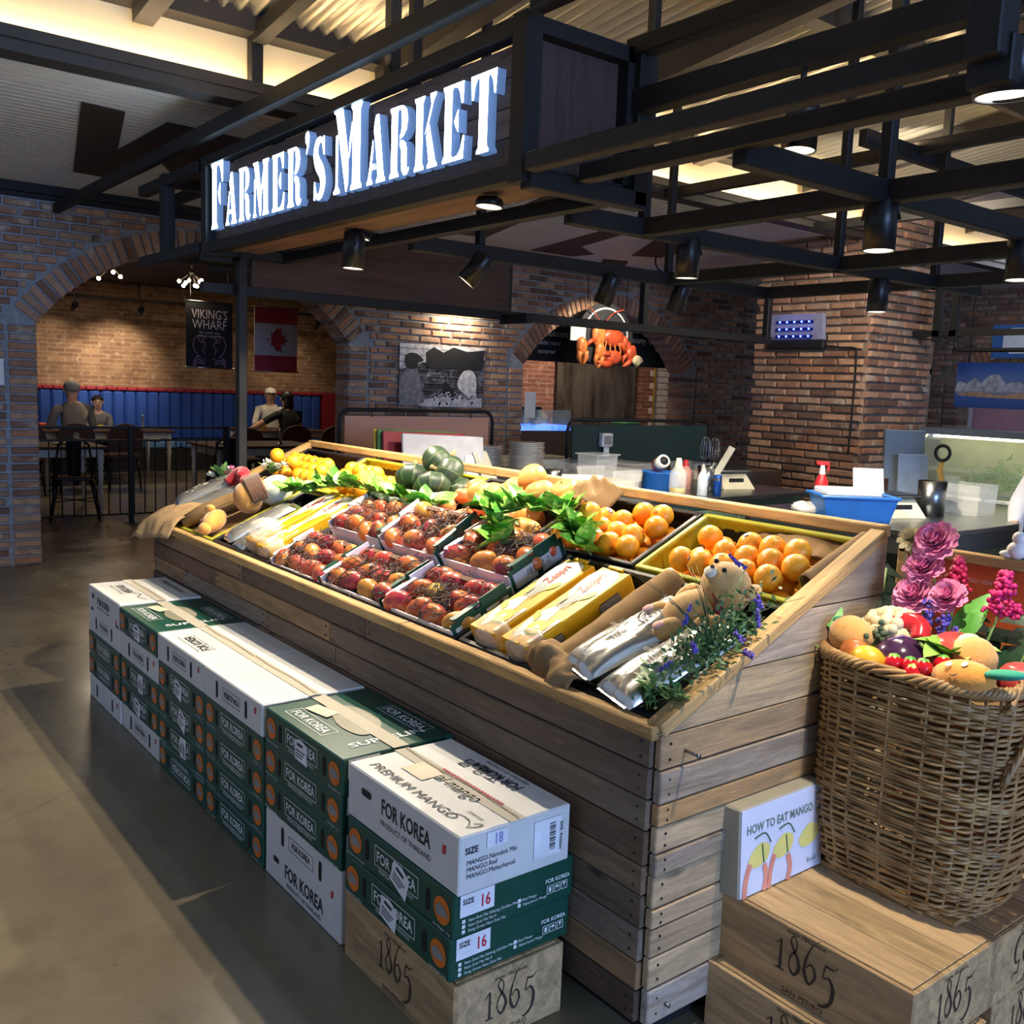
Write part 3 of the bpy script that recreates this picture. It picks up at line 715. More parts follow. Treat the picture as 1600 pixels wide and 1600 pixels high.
crate(-2.95,-2.29,.045,.56,M_PBLK,M_PBLK,'black crate under the middle mango boxes')
crate(-2.28,-1.87,.045,.56,M_PBLK,M_PBLK,'black crate under the right kiwi boxes')
crate(-1.86,-1.465,.045,.56,M_PBLK,M_PBLK,'black crate under the silver coffee bags')
# ---------------- oranges ----------------
t=NT('orange_peel'); oi=t.n('ShaderNodeObjectInfo'); c=t.ramp(oi.outputs['Random'],[(0,'#f2a01c'),(.5,'#f4aa28'),(1,'#ef9618')])
v=t.coord('Object'); vo=t.n('ShaderNodeTexVoronoi'); vo.inputs['Scale'].default_value=230; t.l(v,vo.inputs['Vector'])
t.bump(vo.outputs['Distance'],.25,.002); M_ORG=t.out(c,.42)
def orange_mesh(k):
    q=random.Random(k+50); sz=V((1,.96+q.random()*.06,.93+q.random()*.08))
    m=MB().ball((0,0,0),tuple(.0395*sz),16,12,None,lambda d:1-.05*max(0,d.z)**24-.02*max(0,-d.z)**20+.006*math.sin(3*d.x+5*d.y)); return m.data('orange',M_ORG)
OM=[orange_mesh(k) for k in range(4)]
NAV=MB().lathe([(.0085,0),(.006,.0015),(.003,.0005),(0,.001)],8).data('navel',plain('orange_navel','#d07f14',.6))
M_STK=plain('fruit_sticker','#4a3f86',.4); M_STKW=plain('sticker_white','#f1eef4',.4)
STKM=MB().ball((0,0,0),.0428,10,24).data('x')
def sticker():
    m=MB()
    def cap(r0,r1,h,n=12):
        vs=[(0,0,h)] if r0==0 else []
        for k in range(n):
            a=2*PI*k/n; z=math.sqrt(max(0,h*h-r1*r1)); vs.append((r1*math.cos(a),r1*math.sin(a),z))
        m.add(vs,[(0,1+k,1+(k+1)%n) for k in range(n)])
    cap(0,.0085,.0410); n0=len(m.f); m.cm=1; cap(0,.0040,.0412); return m.data('fruit_sticker',[M_STK,M_STKW])
STK=sticker()
def rot_any(q): return MX.Rotation(q.uniform(0,6.28),4,'Z')@MX.Rotation(q.uniform(0,3.14),4,'X')@MX.Rotation(q.uniform(0,6.28),4,'Z')
def oranges(u0,u1,v0,v1,label,group,seed,n1,n2,base=-.070,skip=None):
    q=random.Random(seed); pts=[]
    def ok(p,mind=.081): return all((p-o).length>mind for o in pts)
    # bottom layer: hexagonal, upper layers settle into the hollows
    r=.0395; row=0; v=v0+r
    while v<v1-r*.6:
        u=u0+r+(row%2)*r
        while u<u1-r*.6:
            if not(skip and skip(u,v)): pts.append(V((u+q.uniform(-.003,.003),v+q.uniform(-.003,.003),base+q.uniform(0,.008))))
            u+=2*r
        v+=r*1.74; row+=1
    low=list(pts); tries=0; up=[]
    for o in low:
        u,v=o.x+r,o.y+.58*r
        if u>u1-.03 or v>v1-.03 or (skip and skip(u,v)) or q.random()<.14: continue
        up.append(V((u+q.uniform(-.003,.003),v+q.uniform(-.003,.003),base+.070+q.uniform(0,.006))))
    q.shuffle(up); up=up[:n1]
    top=[]; tries=0
    while len(top)<n2 and tries<3000:
        tries+=1; u,v=q.uniform(u0+.06,u1-.06),q.uniform(v0+.06,v1-.07); h=None
        for o in up:
            d2=(o.x-u)**2+(o.y-v)**2
            if d2<.0062: h=max(h or -9,o.z+math.sqrt(.0062-d2))
        if h is None or h>base+.15: continue
        p=V((u,v,h))
        if all((p-o).length>.0755 for o in top+up): top.append(p)
    for i,p in enumerate(low+up+top):
        o=link('orange',OM[q.randrange(4)],None,TR(*S(p.x,p.y,p.z))@rot_any(q)); tag(o,label,'orange',group)
        link('navel',NAV,o,TR(0,0,.0382))
        if q.random()<.3: link('sticker',STK,o,(V((math.cos(q.random()*6),math.sin(q.random()*6),q.uniform(-.3,.9))).to_track_quat('Z','Y').to_matrix().to_4x4()))
oranges(-1.99,-1.49,.59,.90,'navel orange heaped in the lime crate at the right end','oranges in the right lime crate',3,40,0,skip=lambda u,v:u>-1.78 and v>.845)
oranges(-2.53,-2.07,.59,.90,'navel orange heaped in the black crate beside the burlap','oranges in the right black crate',4,40,1,skip=lambda u,v:u<-2.42 and v>.72)
oranges(-4.25,-3.77,.59,.86,'navel orange in the lime crate left of the pumpkins','oranges in the left lime crate',5,30,0)
oranges(-4.90,-4.29,.59,.84,'navel orange in the black crate at the far left corner','oranges in the far left crate',6,30,2)
# ---------------- pumpkins ----------------
t=NT('pumpkin_skin'); v=t.coord('Object'); oi=t.n('ShaderNodeObjectInfo')
gr=t.n('ShaderNodeTexGradient',gradient_type='RADIAL'); t.l(v,gr.inputs[0]); st9=t.math('FRACT',t.math('MULTIPLY',gr.outputs['Fac'],9.))
c=t.mix(t.ramp(t.noise(v,40,4),[(.4,0.),(.75,.6)]),'#1f3324','#43583a')
c=t.mix(t.ramp(st9,[(.0,.75),(.05,0.),(.95,0.),(1.,.75)]),c,'#7f8a5a'); c=t.mix(t.ramp(t.noise(v,9,2),[(.66,0.),(.78,.7)]),c,'#b59b3a')
M_PUMP=t.out(c,.45); M_STEMD=plain('dry_stem','#a08a5c',.9)
pm=MB().ball((0,0,0),(.085,.085,.066),36,12,None,lambda d:(1-.045*abs(math.cos(4.5*math.atan2(d.y,d.x)))*math.hypot(d.x,d.y))*(1-.14*abs(d.z)**8)).data('pumpkin',M_PUMP)
psm=MB().tube([(0,0,.055),(.002,0,.072),(.008,.003,.084)],[.013,.008,.010],7).data('stem',M_STEMD)
for i,(u,v,h,rx,s) in enumerate([(-3.63,.68,-.06,.3,1),(-3.47,.68,-.055,1.0,1.0),(-3.32,.68,-.05,-.8,1),(-3.63,.84,-.05,.9,1),(-3.47,.83,-.05,-.5,1),(-3.32,.83,-.055,1.4,1),(-3.56,.77,.03,.5,1.02),(-3.40,.85,.03,1.2,1.0),(-3.36,.73,.03,-.9,.95),(-3.50,.88,.055,.9,1.08),(-3.3,.62,-.03,.6,.8),(-3.66,.62,-.02,-.6,.85)]):
    o=tag(link('pumpkin',pm,None,TR(*S(u,v,h))@RZ(i*1.7)@RX(rx)@SC(s)),'dark green ribbed pumpkin in the lime crate between oranges and apples','pumpkin','pumpkins in the lime crate')
    link('stem',psm,o)
# ---------------- apples and pears ----------------
t=NT('apple_skin'); v=t.coord('Object'); n=t.noise(v,22,3,.6,.5); c=t.mix(t.ramp(n,[(.3,0.),(.7,1.)]),'#e2a85a','#c44a3e'); M_APP=t.out(c,.35)
t=NT('pear_skin'); v=t.coord('Object'); c=t.mix(t.ramp(t.noise(v,260,1),[(.55,0.),(.62,.5)]),'#cf8f3f','#e8c27c'); M_PEAR=t.out(c,.5)
apf=lambda d:1-.22*max(0,d.z)**10-.12*max(0,-d.z)**10
apm=MB().ball((0,0,0),(.040,.040,.037),16,12,None,apf).data('apple',M_APP); prm=MB().ball((0,0,0),(.061,.061,.055),18,12,None,apf).data('asian_pear',M_PEAR)
fstm=MB().tube([(0,0,.026),(.002,0,.040),(.005,.002,.048)],.002,5).data('stem',M_STEMD)
q=random.Random(9)
for i in range(22):
    u=-3.19+(i%6)*.072+q.uniform(-.012,.012); v=.60+(i//6)*.075+q.uniform(-.01,.01); h=-.06+(.055 if i%3==0 else 0)+q.uniform(0,.02)
    o=tag(link('apple',apm,None,TR(*S(u,v,h))@rot_any(q)),'red and yellow apple in the black crate next to the pears','apple','apples in the black crate'); link('stem',fstm,o)
for i,(u,v,h) in enumerate([(-2.98,.72,.05),(-2.88,.70,.06),(-2.84,.87,.06),(-2.72,.80,.045),(-2.80,.63,-.01),(-2.68,.66,-.03),(-2.95,.86,.0),(-2.62,.86,-.02),(-2.70,.90,.0),(-2.78,.76,-.05),(-2.9,.62,-.04)]):
    o=tag(link('asian_pear',prm,None,TR(*S(u,v,h))@rot_any(q)),'round brown pear piled on the right of the apples','pear','pears in the black crate'); link('stem',fstm,o,TR(0,0,.012))
# ---------------- printed cartons ----------------
def mat_card(name,c,var=.06,rough=.55):
    t=NT(name); v=t.coord('Object'); n=t.noise(v,7,4); n2=t.noise(t.coord('Object',(60,2,2)),3,2)
    c=lin(c); cc=t.ramp(n,[(.3,tuple(x*(1-var) for x in c)),(.7,tuple(min(1,x*(1+var)) for x in c))])
    t.bump(n2,.06,.004); return t.out(cc,rough)
M_CGRN=mat_card('green_carton','#124739',.1,.40); M_CWHT=mat_card('white_carton','#d3d2cd'); M_CINS=mat_card('white_card_inside','#dfe0e6')
M_INKW=plain('white_ink','#dfe4e2',.55); M_INKK=plain('black_ink','#1b1b1f',.6); M_INKR=plain('red_ink','#c23342',.6); M_INKO=plain('orange_roundel','#d9711f',.5)
M_INKG=plain('grey_ink','#8d8a86',.6); M_HOLE=plain('handle_hole','#1c1613',.9); M_TAPE=plain('parcel_tape','#cbc3b0',.22,var=.04); M_STIC=plain('paper_sticker','#e5e6ea',.5)
M_INKGR=plain('green_ink','#2b5c46',.6)
def rrect(w,h,r,n=5):
    o=[]
    for cx,cy,a in((w/2-r,h/2-r,0),(-w/2+r,h/2-r,90),(-w/2+r,-h/2+r,180),(w/2-r,-h/2+r,270)): o+=arcp(cx,cy,r,a,a+90,n)
    return o
def disc(x,y,r,n=24,ry=None): return arcp(x,y,r,0,360-360/n,n-1,ry)
def frame_rect(m,w,h,t,M):
    for a,b,c,d in((0,h/2,w+t,t),(0,-h/2,w+t,t),(-w/2,0,t,h),(w/2,0,t,h)): m.flat([(a-c/2,b-d/2),(a+c/2,b-d/2),(a+c/2,b+d/2),(a-c/2,b+d/2)],M)
CW,CD,CH=.505,.362,.1085
E=.0012
CACHE={}
def cm(key,fn,mat):
    if key not in CACHE: CACHE[key]=fn().data(key.split('|')[0],mat)
    return CACHE[key]
def Ff(d=CD,e=E): return basis((0,-d/2-e,0),(1,0,0),(0,0,1),(0,-1,0))
def Fe(w=CW,e=E): return basis((w/2+e,0,0),(0,1,0),(0,0,1),(1,0,0))
def Ft(h=CH,e=E): return basis((0,0,h+e),(1,0,0),(0,1,0),(0,0,1))
def green_front(flip):
    def f():
        m=MB(); F=Ff()@TR(0,CH/2,0)@RZ(PI if flip else 0)
        m.text('FOR KOREA*',F@TR(0,-.008,0),.040,.86); frame_rect(m,.205,.052,.0022,F@TR(0,.006,0)); m.text('PREMIUM FRESH MANGO',F@TR(0,-.034,0),.014,1.05)
        m.text('Net Weight : 5 kg',F@TR(.205,-.048,0),.0095); m.text('PRODUCT OF THAILAND',F@TR(-.2,-.048,0),.0085,.9)
        return m
    return f
def green_end():
    m=MB(); F=Fe()
    for i,s in enumerate(['Nam Dok Mai Sithong (Golden Mango)','Nam Dok Mai No.4','Keng Green Nam Dok Mai']):
        y=.036-i*.0125; m.text(s,F@TR(-.140,y,0),.0105,.95,ax='L'); m.flat([(-.158,y),(-.149,y),(-.149,y+.009),(-.158,y+.009)],F)
    for i,s in enumerate(['Red Mango','Mahachanok Mango']):
        y=.036-i*.0125; m.text(s,F@TR(.02,y,0),.0105,.9,ax='L'); m.flat([(.004,y),(.013,y),(.013,y+.009),(.004,y+.009)],F)
    m.text('FOR KOREA*',F@TR(.128,.058,0),.015,.95)
    for i in range(3):
        frame_rect(m,.018,.020,.0016,F@TR(.104+i*.023,.040,0))
        if i==0: m.flat([(.100,.034),(.108,.034),(.108,.046),(.100,.046)],F)
        if i==1: m.flat(arcp(.127,.040,.006,0,180,8),F).flat([(.1264,.034),(.1276,.034),(.1276,.041),(.1264,.041)],F)
        if i==2: m.flat([(.144,.047),(.156,.047),(.151,.040),(.151,.035),(.149,.035),(.149,.040)],F)
    return m
def roundel(): return MB().flat(disc(0,0,.033),basis((0,-CD/2-E,CH/2),(1,0,0),(0,0,1),(0,-1,0)))
def motif():
    F=basis((0,-CD/2-2*E,CH/2),(1,0,0),(0,0,1),(0,-1,0))
    return MB().flat([(-.026,-.006),(-.020,.008),(-.008,.017),(.008,.012),(.022,.004),(.028,-.002),(.024,-.010),(.010,-.010),(-.004,-.016),(-.018,-.014)],F)
def hole(): return MB().flat(rrect(.018,.056,.009),basis((0,-CD/2-E,CH/2),(1,0,0),(0,0,1),(0,-1,0)))
def sticker_front(k):
    F=Ff(e=2.5*E)@TR([.0,.02,-.02,.03][k],CH/2-.004,0)@RZ([.0,-.35,-.2,PI/2][k])
    m=MB().flat([(-.036,-.032),(.044,-.036),(.040,.026),(.0,.034),(-.038,.024)],F); n=len(m.f); m.cm=1
    m.flat([(-.020,.012),(.016,.012),(.016,.020),(-.020,.020)],F@TR(0,0,E))
    for i in range(3): m.flat([(-.028,-.004-i*.009),(.03-.008*i,-.004-i*.009),(.03-.008*i,-.001-i*.009),(-.028,-.001-i*.009)],F@TR(0,0,E))
    return m
def size_label(num):
    def f():
        F=Fe(e=1.6*E); m=MB().flat([(-.165,.052),(-.068,.052),(-.068,CH-.003),(-.165,CH-.003)],F); m.cm=1; m.text('SIZE*',F@TR(-.158,.082,E),.018,.95,ax='L')
        m.cm=2; m.text(num+'*',F@TR(-.092,.064,E),.042,.75); return m
    return f
def green_carton(x,y,z,label,flip=False,stick=None,top=False,rz=0):
    t=thing('mango_carton',label,'box',(x,y,z),rz,'cartons piled along the stand')
    link('carton_body',cm('carton_body|g',lambda:MB().box((0,0,CH/2),(CW-.003,CD,CH-.0015),bev=.004),M_CGRN),t)
    link('front_lettering',cm('front_lettering|%d'%flip,green_front(flip),M_INKW),t); link('end_lettering',cm('end_lettering|g',green_end,M_INKW),t)
    for s in(-1,1):
        o=link('roundel',cm('roundel',roundel,M_INKO),t,TR(s*.205,0,0)); link('fruit_motif',cm('motif',motif,M_INKG),o)
        link('handle_hole',cm('hole',hole,M_HOLE),t,TR(s*.145,0,0))
    link('size_label',cm('size_label|16',size_label('16'),[M_STIC,M_INKK,M_INKR]),t)
    if stick is not None: link('shipping_sticker',cm('shipping_sticker|%d'%stick,lambda:sticker_front(stick),[M_STIC,M_INKK]),t)
    if top:
        F=Ft(); m=MB()
        for s,yy in((1,-.125),(-1,.125)):
            G=F@TR(-.06*s,yy,0)@RZ(0 if s>0 else 0); m.text('FOR KOREA*',G@TR(0,-.012,0),.044,.9); frame_rect(m,.24,.055,.002,G@TR(0,.004,0))
        m.text('SUPLELIN*',F@TR(.19,0,0)@RZ(PI/2),.045,1.3)
        m.build('top_lettering',M_INKW,t)
        MB().flat(spl2([(-.16,-.02),(-.10,.05),(.02,.06),(.10,.02),(.12,-.05),(.03,-.07),(-.06,-.05)],5,True),F@TR(0,0,.0006)).build('fruit_picture',plain('printed_mango_grey','#8f8a76',.5),t)
        MB().box((0,0,CH+.0016),(CW+.004,.05,.0012)).build('tape',M_TAPE,t)
        MB().flat([(-.17,-.09),(-.06,-.07),(-.075,-.02),(-.18,-.04)],F@TR(0,0,.0022)).build('address_label',plain('address_label','#d8c9ae',.6),t)
    else: MB().box((0,0,CH+.0002),(CW,.05,.0012)).build('tape',plain('green_tape','#1d5a48',.25),t)
    return t
def white_carton(x,y,z,label,h=CH,d=CD,w=CW,front='frame',flip=False,top=None,holes=True,end=None):
    t=thing('white_mango_carton',label,'box',(x,y,z),0,'cartons piled along the stand')
    MB().box((0,0,h/2),(w-.003,d,h-.0015),bev=.004).build('carton_body',M_CWHT,t)
    F=Ff(d)@TR(0,h/2,0)@RZ(PI if flip else 0); m=MB()
    if front=='frame':
        m.text('FOR KOREA*',F@TR(0,-.010,0),.030,.8); frame_rect(m,.15,.042,.0018,F)
    elif front=='plain':
        m.text('FOR KOREA*',F@TR(.03,-.004,0),.058 if h>.13 else .04,.72); m.text('PRODUCT OF THAILAND',F@TR(.03,-.034,0),.020,1.02)
        m.flat(rrect(.05,.020,.008),F@TR(-.16,.02,0))
    elif front=='double':
        m.text('FOR KOREA*',F@TR(.0,.042,0),.046,.8); m.text('PRODUCT OF THAILAND',F@TR(0,.022,0),.016,1.1); m.flat(rrect(.035,.022,.004),F@TR(-.17,.068,0))
        m.text('FOR KOREA*',F@TR(0,-.062,0),.028,.8); frame_rect(m,.14,.04,.0018,F@TR(0,-.053,0))
        for s in(-1,1):
            for k in range(3): m.flat([(s*.2+k*.014-.005,-.004),(s*.2+k*.014+.003,-.004),(s*.2+k*.014+.003,.012),(s*.2+k*.014-.005,.012)],F)
    elif front=='low':
        m.text('FOR KOREA*',F@TR(.02,-.065,0),.060,.78); m.text('PRODUCT OF THAILAND',F@TR(.02,-.092,0),.020,1.0); m.flat(rrect(.04,.018,.006),F@TR(-.17,-.035,0))
        frame_rect(m,.16,.042,.0018,F@TR(0,.055,0)); m.text('FOR KOREA*',F@TR(0,.046,0),.028,.8)
    elif front=='worn':
        m.text('FOR KOREA*',F@TR(0,-.008,0),.03,.8); frame_rect(m,.15,.042,.0018,F)
    if m.v: m.build('front_lettering',M_INKK,t)
    hz={'double':h*.25,'low':h*.76}.get(front,h/2)
    if holes:
        for s in(-1,1): MB().flat(rrect(.018,.06,.009),basis((s*.125,-d/2-E,hz),(1,0,0),(0,0,1),(0,-1,0))).build('handle_hole',M_HOLE,t)
    MB().flat([(-.008,-.012),(.006,-.010),(.008,.012),(-.006,.010)],Ff(d)@TR(.20,h/2+.02,0)).build('flag_sticker',M_INKR,t)
    T=Ft(h); tm=MB()
    if top=='premium':
        tm.text('PREMIUM MANGO',T@TR(-.02,-.130,0),.040,1.18,.12); tm.text('Dal mango',T@TR(.02,-.035,0),.058,.85,.3); tm.text('FOR KOREA*',T@TR(.03,.125,0)@RZ(PI),.050,.72,); tm.text('PRODUCT OF THAILAND',T@TR(.03,.140,0),.016,1.)
        tm.text('달·망고',T@TR(-.02,.075,0)@RZ(PI/2*0),.055,1.0); tm.text('premium',T@TR(.19,-.075,0),.016)
        tm.ribbon(spl2([(.14,-.13),(.16,-.10),(.20,-.098),(.225,-.118)],6),.003,T); tm.ribbon(spl2([(.22,-.10),(.235,-.085),(.24,-.10),(.225,-.125)],6),.004,T)
        MB().flat([(-.15,-.07),(-.05,-.07),(-.05,.0),(-.15,.0)],T@TR(0,0,.0008)).build('address_label',plain('address_label','#d8c9ae',.6),t)
        rr=MB(); 
        for k in range(22): rr.flat([(-.08+k*.012,.012),(-.073+k*.012,.012),(-.073+k*.012,.022),(-.08+k*.012,.022)],T@TR(0,0,.002))
        rr.build('red_tape_print',M_INKR,t)
    elif top=='frame': tm.text('FOR KOREA*',T@TR(-.02,-.090,0)@RZ(PI),.050,.8); frame_rect(tm,.24,.06,.002,T@TR(-.02,-.11,0))
    elif top=='marks': tm.text('FOR KOREA*',T@TR(-.05,-.09,0),.05,.7); tm.text('PRODUCT OF THAILAND',T@TR(-.05,-.115,0),.018,1.0); tm.ribbon(spl2([(.05,-.06),(.09,-.04),(.14,-.07),(.2,-.05)],5),.004,T); tm.text('PREMIUM MANGO',T@TR(.0,.125,0),.034,1.1)
    if tm.v: tm.build('top_lettering',M_INKK,t)
    MB().box((0,0,h+.0006),(w+.002,.045,.0012)).build('tape',M_TAPE,t)
    m=MB().ribbon(spl2([(-w/2,.012),(-.1,.006),(.05,.012),(w/2,.004)],4),.003,T@TR(0,0,.003)); m.build('flap_seam',plain('seam_brown','#7d6a50',.8),t)
    if end=='18':
        F=Fe(w); m=MB().text('SIZE*',F@TR(-.15,h-.045,0),.022,.9,ax='L')
        for i,s in enumerate(['MANGO.Namdok Mai','MANGO.Rad','MANGO.Mahachanok']): m.text(s,F@TR(-.145,h-.072-i*.0165,0),.0165,.95,.15,ax='L')
        m.build('end_lettering',plain('navy_ink','#25304a',.6),t)
        s=MB().flat([(.05,.03),(.135,.03),(.135,h-.02),(.05,h-.02)],F); s.cm=1
        for k in range(14): s.flat([(.098,.045+k*.005),(.116,.045+k*.005),(.116,.0465+k*.005+(k%3)*.001),(.098,.0465+k*.005+(k%3)*.001)],F@TR(0,0,E))
        s.text('DHL Aviation*',F@TR(.13,h/2,E)@RZ(-PI/2),.014,.9); s.build('airway_label',[M_STIC,M_INKK],t)
        s=MB().flat([(-.09,h-.045),(-.03,h-.045),(-.03,h-.008),(-.09,h-.008)],F); s.cm=1; s.text('18*',F@TR(-.055,h-.04,E),.038,.7); s.build('size_label',[M_STIC,plain('pale_violet_ink','#8d92c8',.6)],t)
    return t
YC=1.183+CD/2
cx=[-4.507,-3.995,-3.487,-2.981,-2.463]
pos=['leftmost column','second column from the left','third column from the left','fourth column','fifth column']
W1='of the carton pile'
# column 1
white_carton(cx[0]-.005,YC,0,'white carton at the bottom of the leftmost carton column',front='none')
green_carton(cx[0]-.012,YC,CH,'green carton second from the floor in the leftmost column'); green_carton(cx[0]-.012,YC,2*CH,'green carton third from the floor in the leftmost column')
white_carton(cx[0],YC,3*CH,'tall white double carton topping the leftmost carton column',h=.222,front='double',top='marks')
# column 2
white_carton(cx[1],YC+.004,0,'scuffed white carton on the floor in the second column',front='worn'); green_carton(cx[1],YC,CH,'green carton above the scuffed white one in the second column',stick=2)
green_carton(cx[1],YC,2*CH,'green carton with a tall upright sticker in the second column',stick=3); white_carton(cx[1],YC,3*CH,'white carton just below the green lid of the second column')
green_carton(cx[1],YC-.004,4*CH,'green carton with printed lid topping the second column',stick=0,top=True)
# column 3
green_carton(cx[2],YC,0,'lowest green carton of the third column printed upside down',flip=True); green_carton(cx[2],YC,CH,'green carton with a long upright sticker in the third column',stick=3)
green_carton(cx[2],YC,2*CH,'green carton with tilted sticker in the middle of the third column',stick=1); green_carton(cx[2],YC,3*CH,'green carton with torn sticker under the third column white lid',stick=2)
white_carton(cx[2],YC-.002,4*CH,'white carton with framed lid lettering topping the third column',top='frame')
# column 4
for k,s in enumerate(['lowest','second lowest','third lowest','uppermost']): green_carton(cx[3],YC+.002,k*CH,s+' green carton without sticker in the fourth column')
white_carton(cx[3],YC-.003,4*CH,'plain white carton topping the fourth column',flip=True)
# column 5
white_carton(cx[4],YC+.004,0,'tall dirty white carton on the floor in the fifth column',h=.217,front='low')
green_carton(cx[4],YC,.217,'lower plain green carton in the fifth column'); green_carton(cx[4],YC,.217+CH,'upper plain green carton in the fifth column')
green_carton(cx[4]+.008,YC-.002,.217+2*CH,'green carton with big mango lid print topping the fifth column',stick=0,top=True)
# column 6 on a wine crate
def num1865(m,F,s=1.,mirror=False):
    def rb(p,w): 
        q=spl2(p,6); n=len(q)
        ws=[(w[min(len(w)-1,int(i/(n-1)*(len(w)-1)))]) for i in range(n)]; m.ribbon([(x*s,y*s) for x,y in q],[a*s for a in ws],F)
    rb([(.06,.56),(.14,.64),(.19,.70)],[.02,.03]); m.flat([(.17*s,.70*s),(.22*s,.70*s),(.23*s,.03*s),(.16*s,.03*s)],F); m.flat([(.08*s,0),(.31*s,0),(.31*s,.035*s),(.08*s,.035*s)],F)
    rb([(.60,.80),(.52,.92),(.44,.80),(.50,.64),(.62,.46),(.68,.24),(.55,.04),(.42,.22),(.46,.44),(.58,.62),(.60,.80)],[.03,.03,.05,.07,.08,.06,.03,.04,.03,.03])
    rb([(1.16,1.12),(1.0,.95),(.86,.62),(.81,.28),(.94,.03),(1.08,.22),(1.05,.42),(.95,.48),(.86,.36)],[.012,.03,.06,.08,.05,.06,.05,.03,.015])
    rb([(1.62,.74),(1.50,.64),(1.32,.66)],[.02,.05,.05]); rb([(1.33,.66),(1.28,.36),(1.42,.40),(1.53,.22),(1.50,-.10),(1.34,-.28),(1.20,-.30)],[.03,.03,.07,.09,.07,.05,.02])
M_BURN=plain('branded_ink','#3a2a22',.8)
def wine_crate(x,y,z,label,w=.52,d=.345,h=.17,rz=0,front=True,end=True,flip_end=False,lid=True,grp='wooden wine crates'):
    t=thing('wine_crate',label,'crate',(x,y,z),rz,grp)
    for s in(-1,1):
        MB().box((0,s*(d/2-.006),h/2),(w,.012,h),bev=.002).build('side_board',M_CRATEWOOD,t)
        MB().box((s*(w/2-.006),0,h/2),(.012,d-.024,h-.002),bev=.002).build('end_board',M_CRATEWOOD,t)
    MB().box((0,0,.006),(w-.03,d-.03,.01)).build('base_board',M_CRATEWOOD,t)
    if lid:
        for k in range(3): MB().box((0,-d/2+.014+(k+.5)*(d-.028)/3,h-.004),(w-.026,(d-.028)/3-.002,.010),bev=.0015).build('lid_board',M_CRATEWOOD,t)
    def prn(F,sc):
        m=MB(); num1865(m,F@TR(-.085*sc,-.028*sc,0),.105*sc); m.text('www.1865.wine',F@TR(.0,.070*sc,0),.016*sc); m.text('SAN PEDRO',F@TR(0,-.078*sc,0),.019*sc,1.1); m.flat([(-.055*sc,-.084*sc),(.055*sc,-.084*sc),(.055*sc,-.0825*sc),(-.055*sc,-.0825*sc)],F); return m
    if front: prn(basis((0,-d/2-E,h/2),(1,0,0),(0,0,1),(0,-1,0)),1.).build('branding',M_BURN,t)
    if end: prn(basis((w/2+E,0,h/2),(0,1,0),(0,0,1),(1,0,0))@RZ(PI if flip_end else 0),.95).build('branding',M_BURN,t)
    return t
wine_crate(-1.915,1.345,0,'branded wooden wine crate beneath the green mango cartons',w=.52,d=.33,h=.185)
green_carton(-1.925,1.178+CD/2,.185,'green carton resting on the lone wooden wine crate',stick=2); green_carton(-1.918,1.180+CD/2,.185+CH,'green carton just under the premium white carton',stick=1)
white_carton(-1.915,1.183+.165,.185+2*CH,'cream topped premium mango carton on the nearest column',h=.145,d=.33,w=.522,front='plain',top='premium',holes=False,end='18')
# crates beneath the basket
wine_crate(-1.155,1.945,0,'wooden wine crate on the floor under the front basket crate')
wine_crate(-1.172,1.988,.17,'upper wooden wine crate beside the stand in front of the basket',d=.350)
wine_crate(-1.172,2.355,0,'floor level wine crate at the back under the basket',front=False)
wine_crate(-1.172,2.342,.17,'upper wine crate at the back with upside down end branding',d=.350,front=False,flip_end=True)
# ---------------- how-to leaflets leaning on the stand ----------------
M_LEAF=plain('leaflet_paper','#cdd6ee',.25,var=.03); M_PAGE=plain('page_edges','#8f8a72',.6)
t=thing('leaflet_pack','shrink-wrapped pack of pale blue mango leaflets leaning on the stand','leaflets',M=TR(-1.385,1.965,.341)@RY(R(-3)))
lw,lh,lt=.335,.225,.06
MB().box((0,0,lh/2),(lt,lw,lh),bev=.004).build('page_block',M_PAGE,t)
F=basis((lt/2+.0012,0,lh/2),(0,1,0),(0,0,1),(1,0,0))
MB().flat([(-lw/2+.003,-lh/2+.003),(lw/2-.003,-lh/2+.003),(lw/2-.003,lh/2-.003),(-lw/2+.003,lh/2-.003)],F).build('cover',M_LEAF,t)
MB().text('HOW TO EAT MANGO*',F@TR(-.012,.045,E),.031,.82).text('Book',F@TR(.12,-.09,E),.018).build('cover_lettering',M_INKGR,t)
ml=plain('leaflet_yellow','#d8cf5c',.4); mh=plain('leaflet_hand','#d98b78',.4)
for i,x in enumerate((-.095,0.0,.105)):
    MB().flat(spl2([(x-.04,-.02),(x,.012),(x+.04,.0),(x+.03,-.035),(x-.02,-.045)],5,True),F@TR(0,0,E)).build('mango_drawing',ml,t)
    if i<2:
        MB().ribbon(spl2([(x-.035,-.03),(x-.05,-.07),(x-.055,-.112)],4),.018,F@TR(0,0,1.5*E)).build('hand_drawing',mh,t)
        MB().ribbon(spl2([(x+.02,-.045),(x+.03,-.08),(x+.02,-.112)],4),.018,F@TR(0,0,1.5*E)).build('hand_drawing',mh,t)
        MB().ribbon([(x+.01,.01),(x+.018,-.04)],.004,F@TR(0,0,2*E)).ribbon(spl2([(x-.02,.03),(x+.02,.035),(x+.045,.005)],5),.004,F@TR(0,0,2*E)).build('knife_drawing',M_INKGR,t)
wrap=MB().box((0,0,lh/2),(lt+.006,lw+.006,lh+.004),bev=.006); wrap.build('plastic_wrap',glass('shrink_wrap',alpha=.12),t)
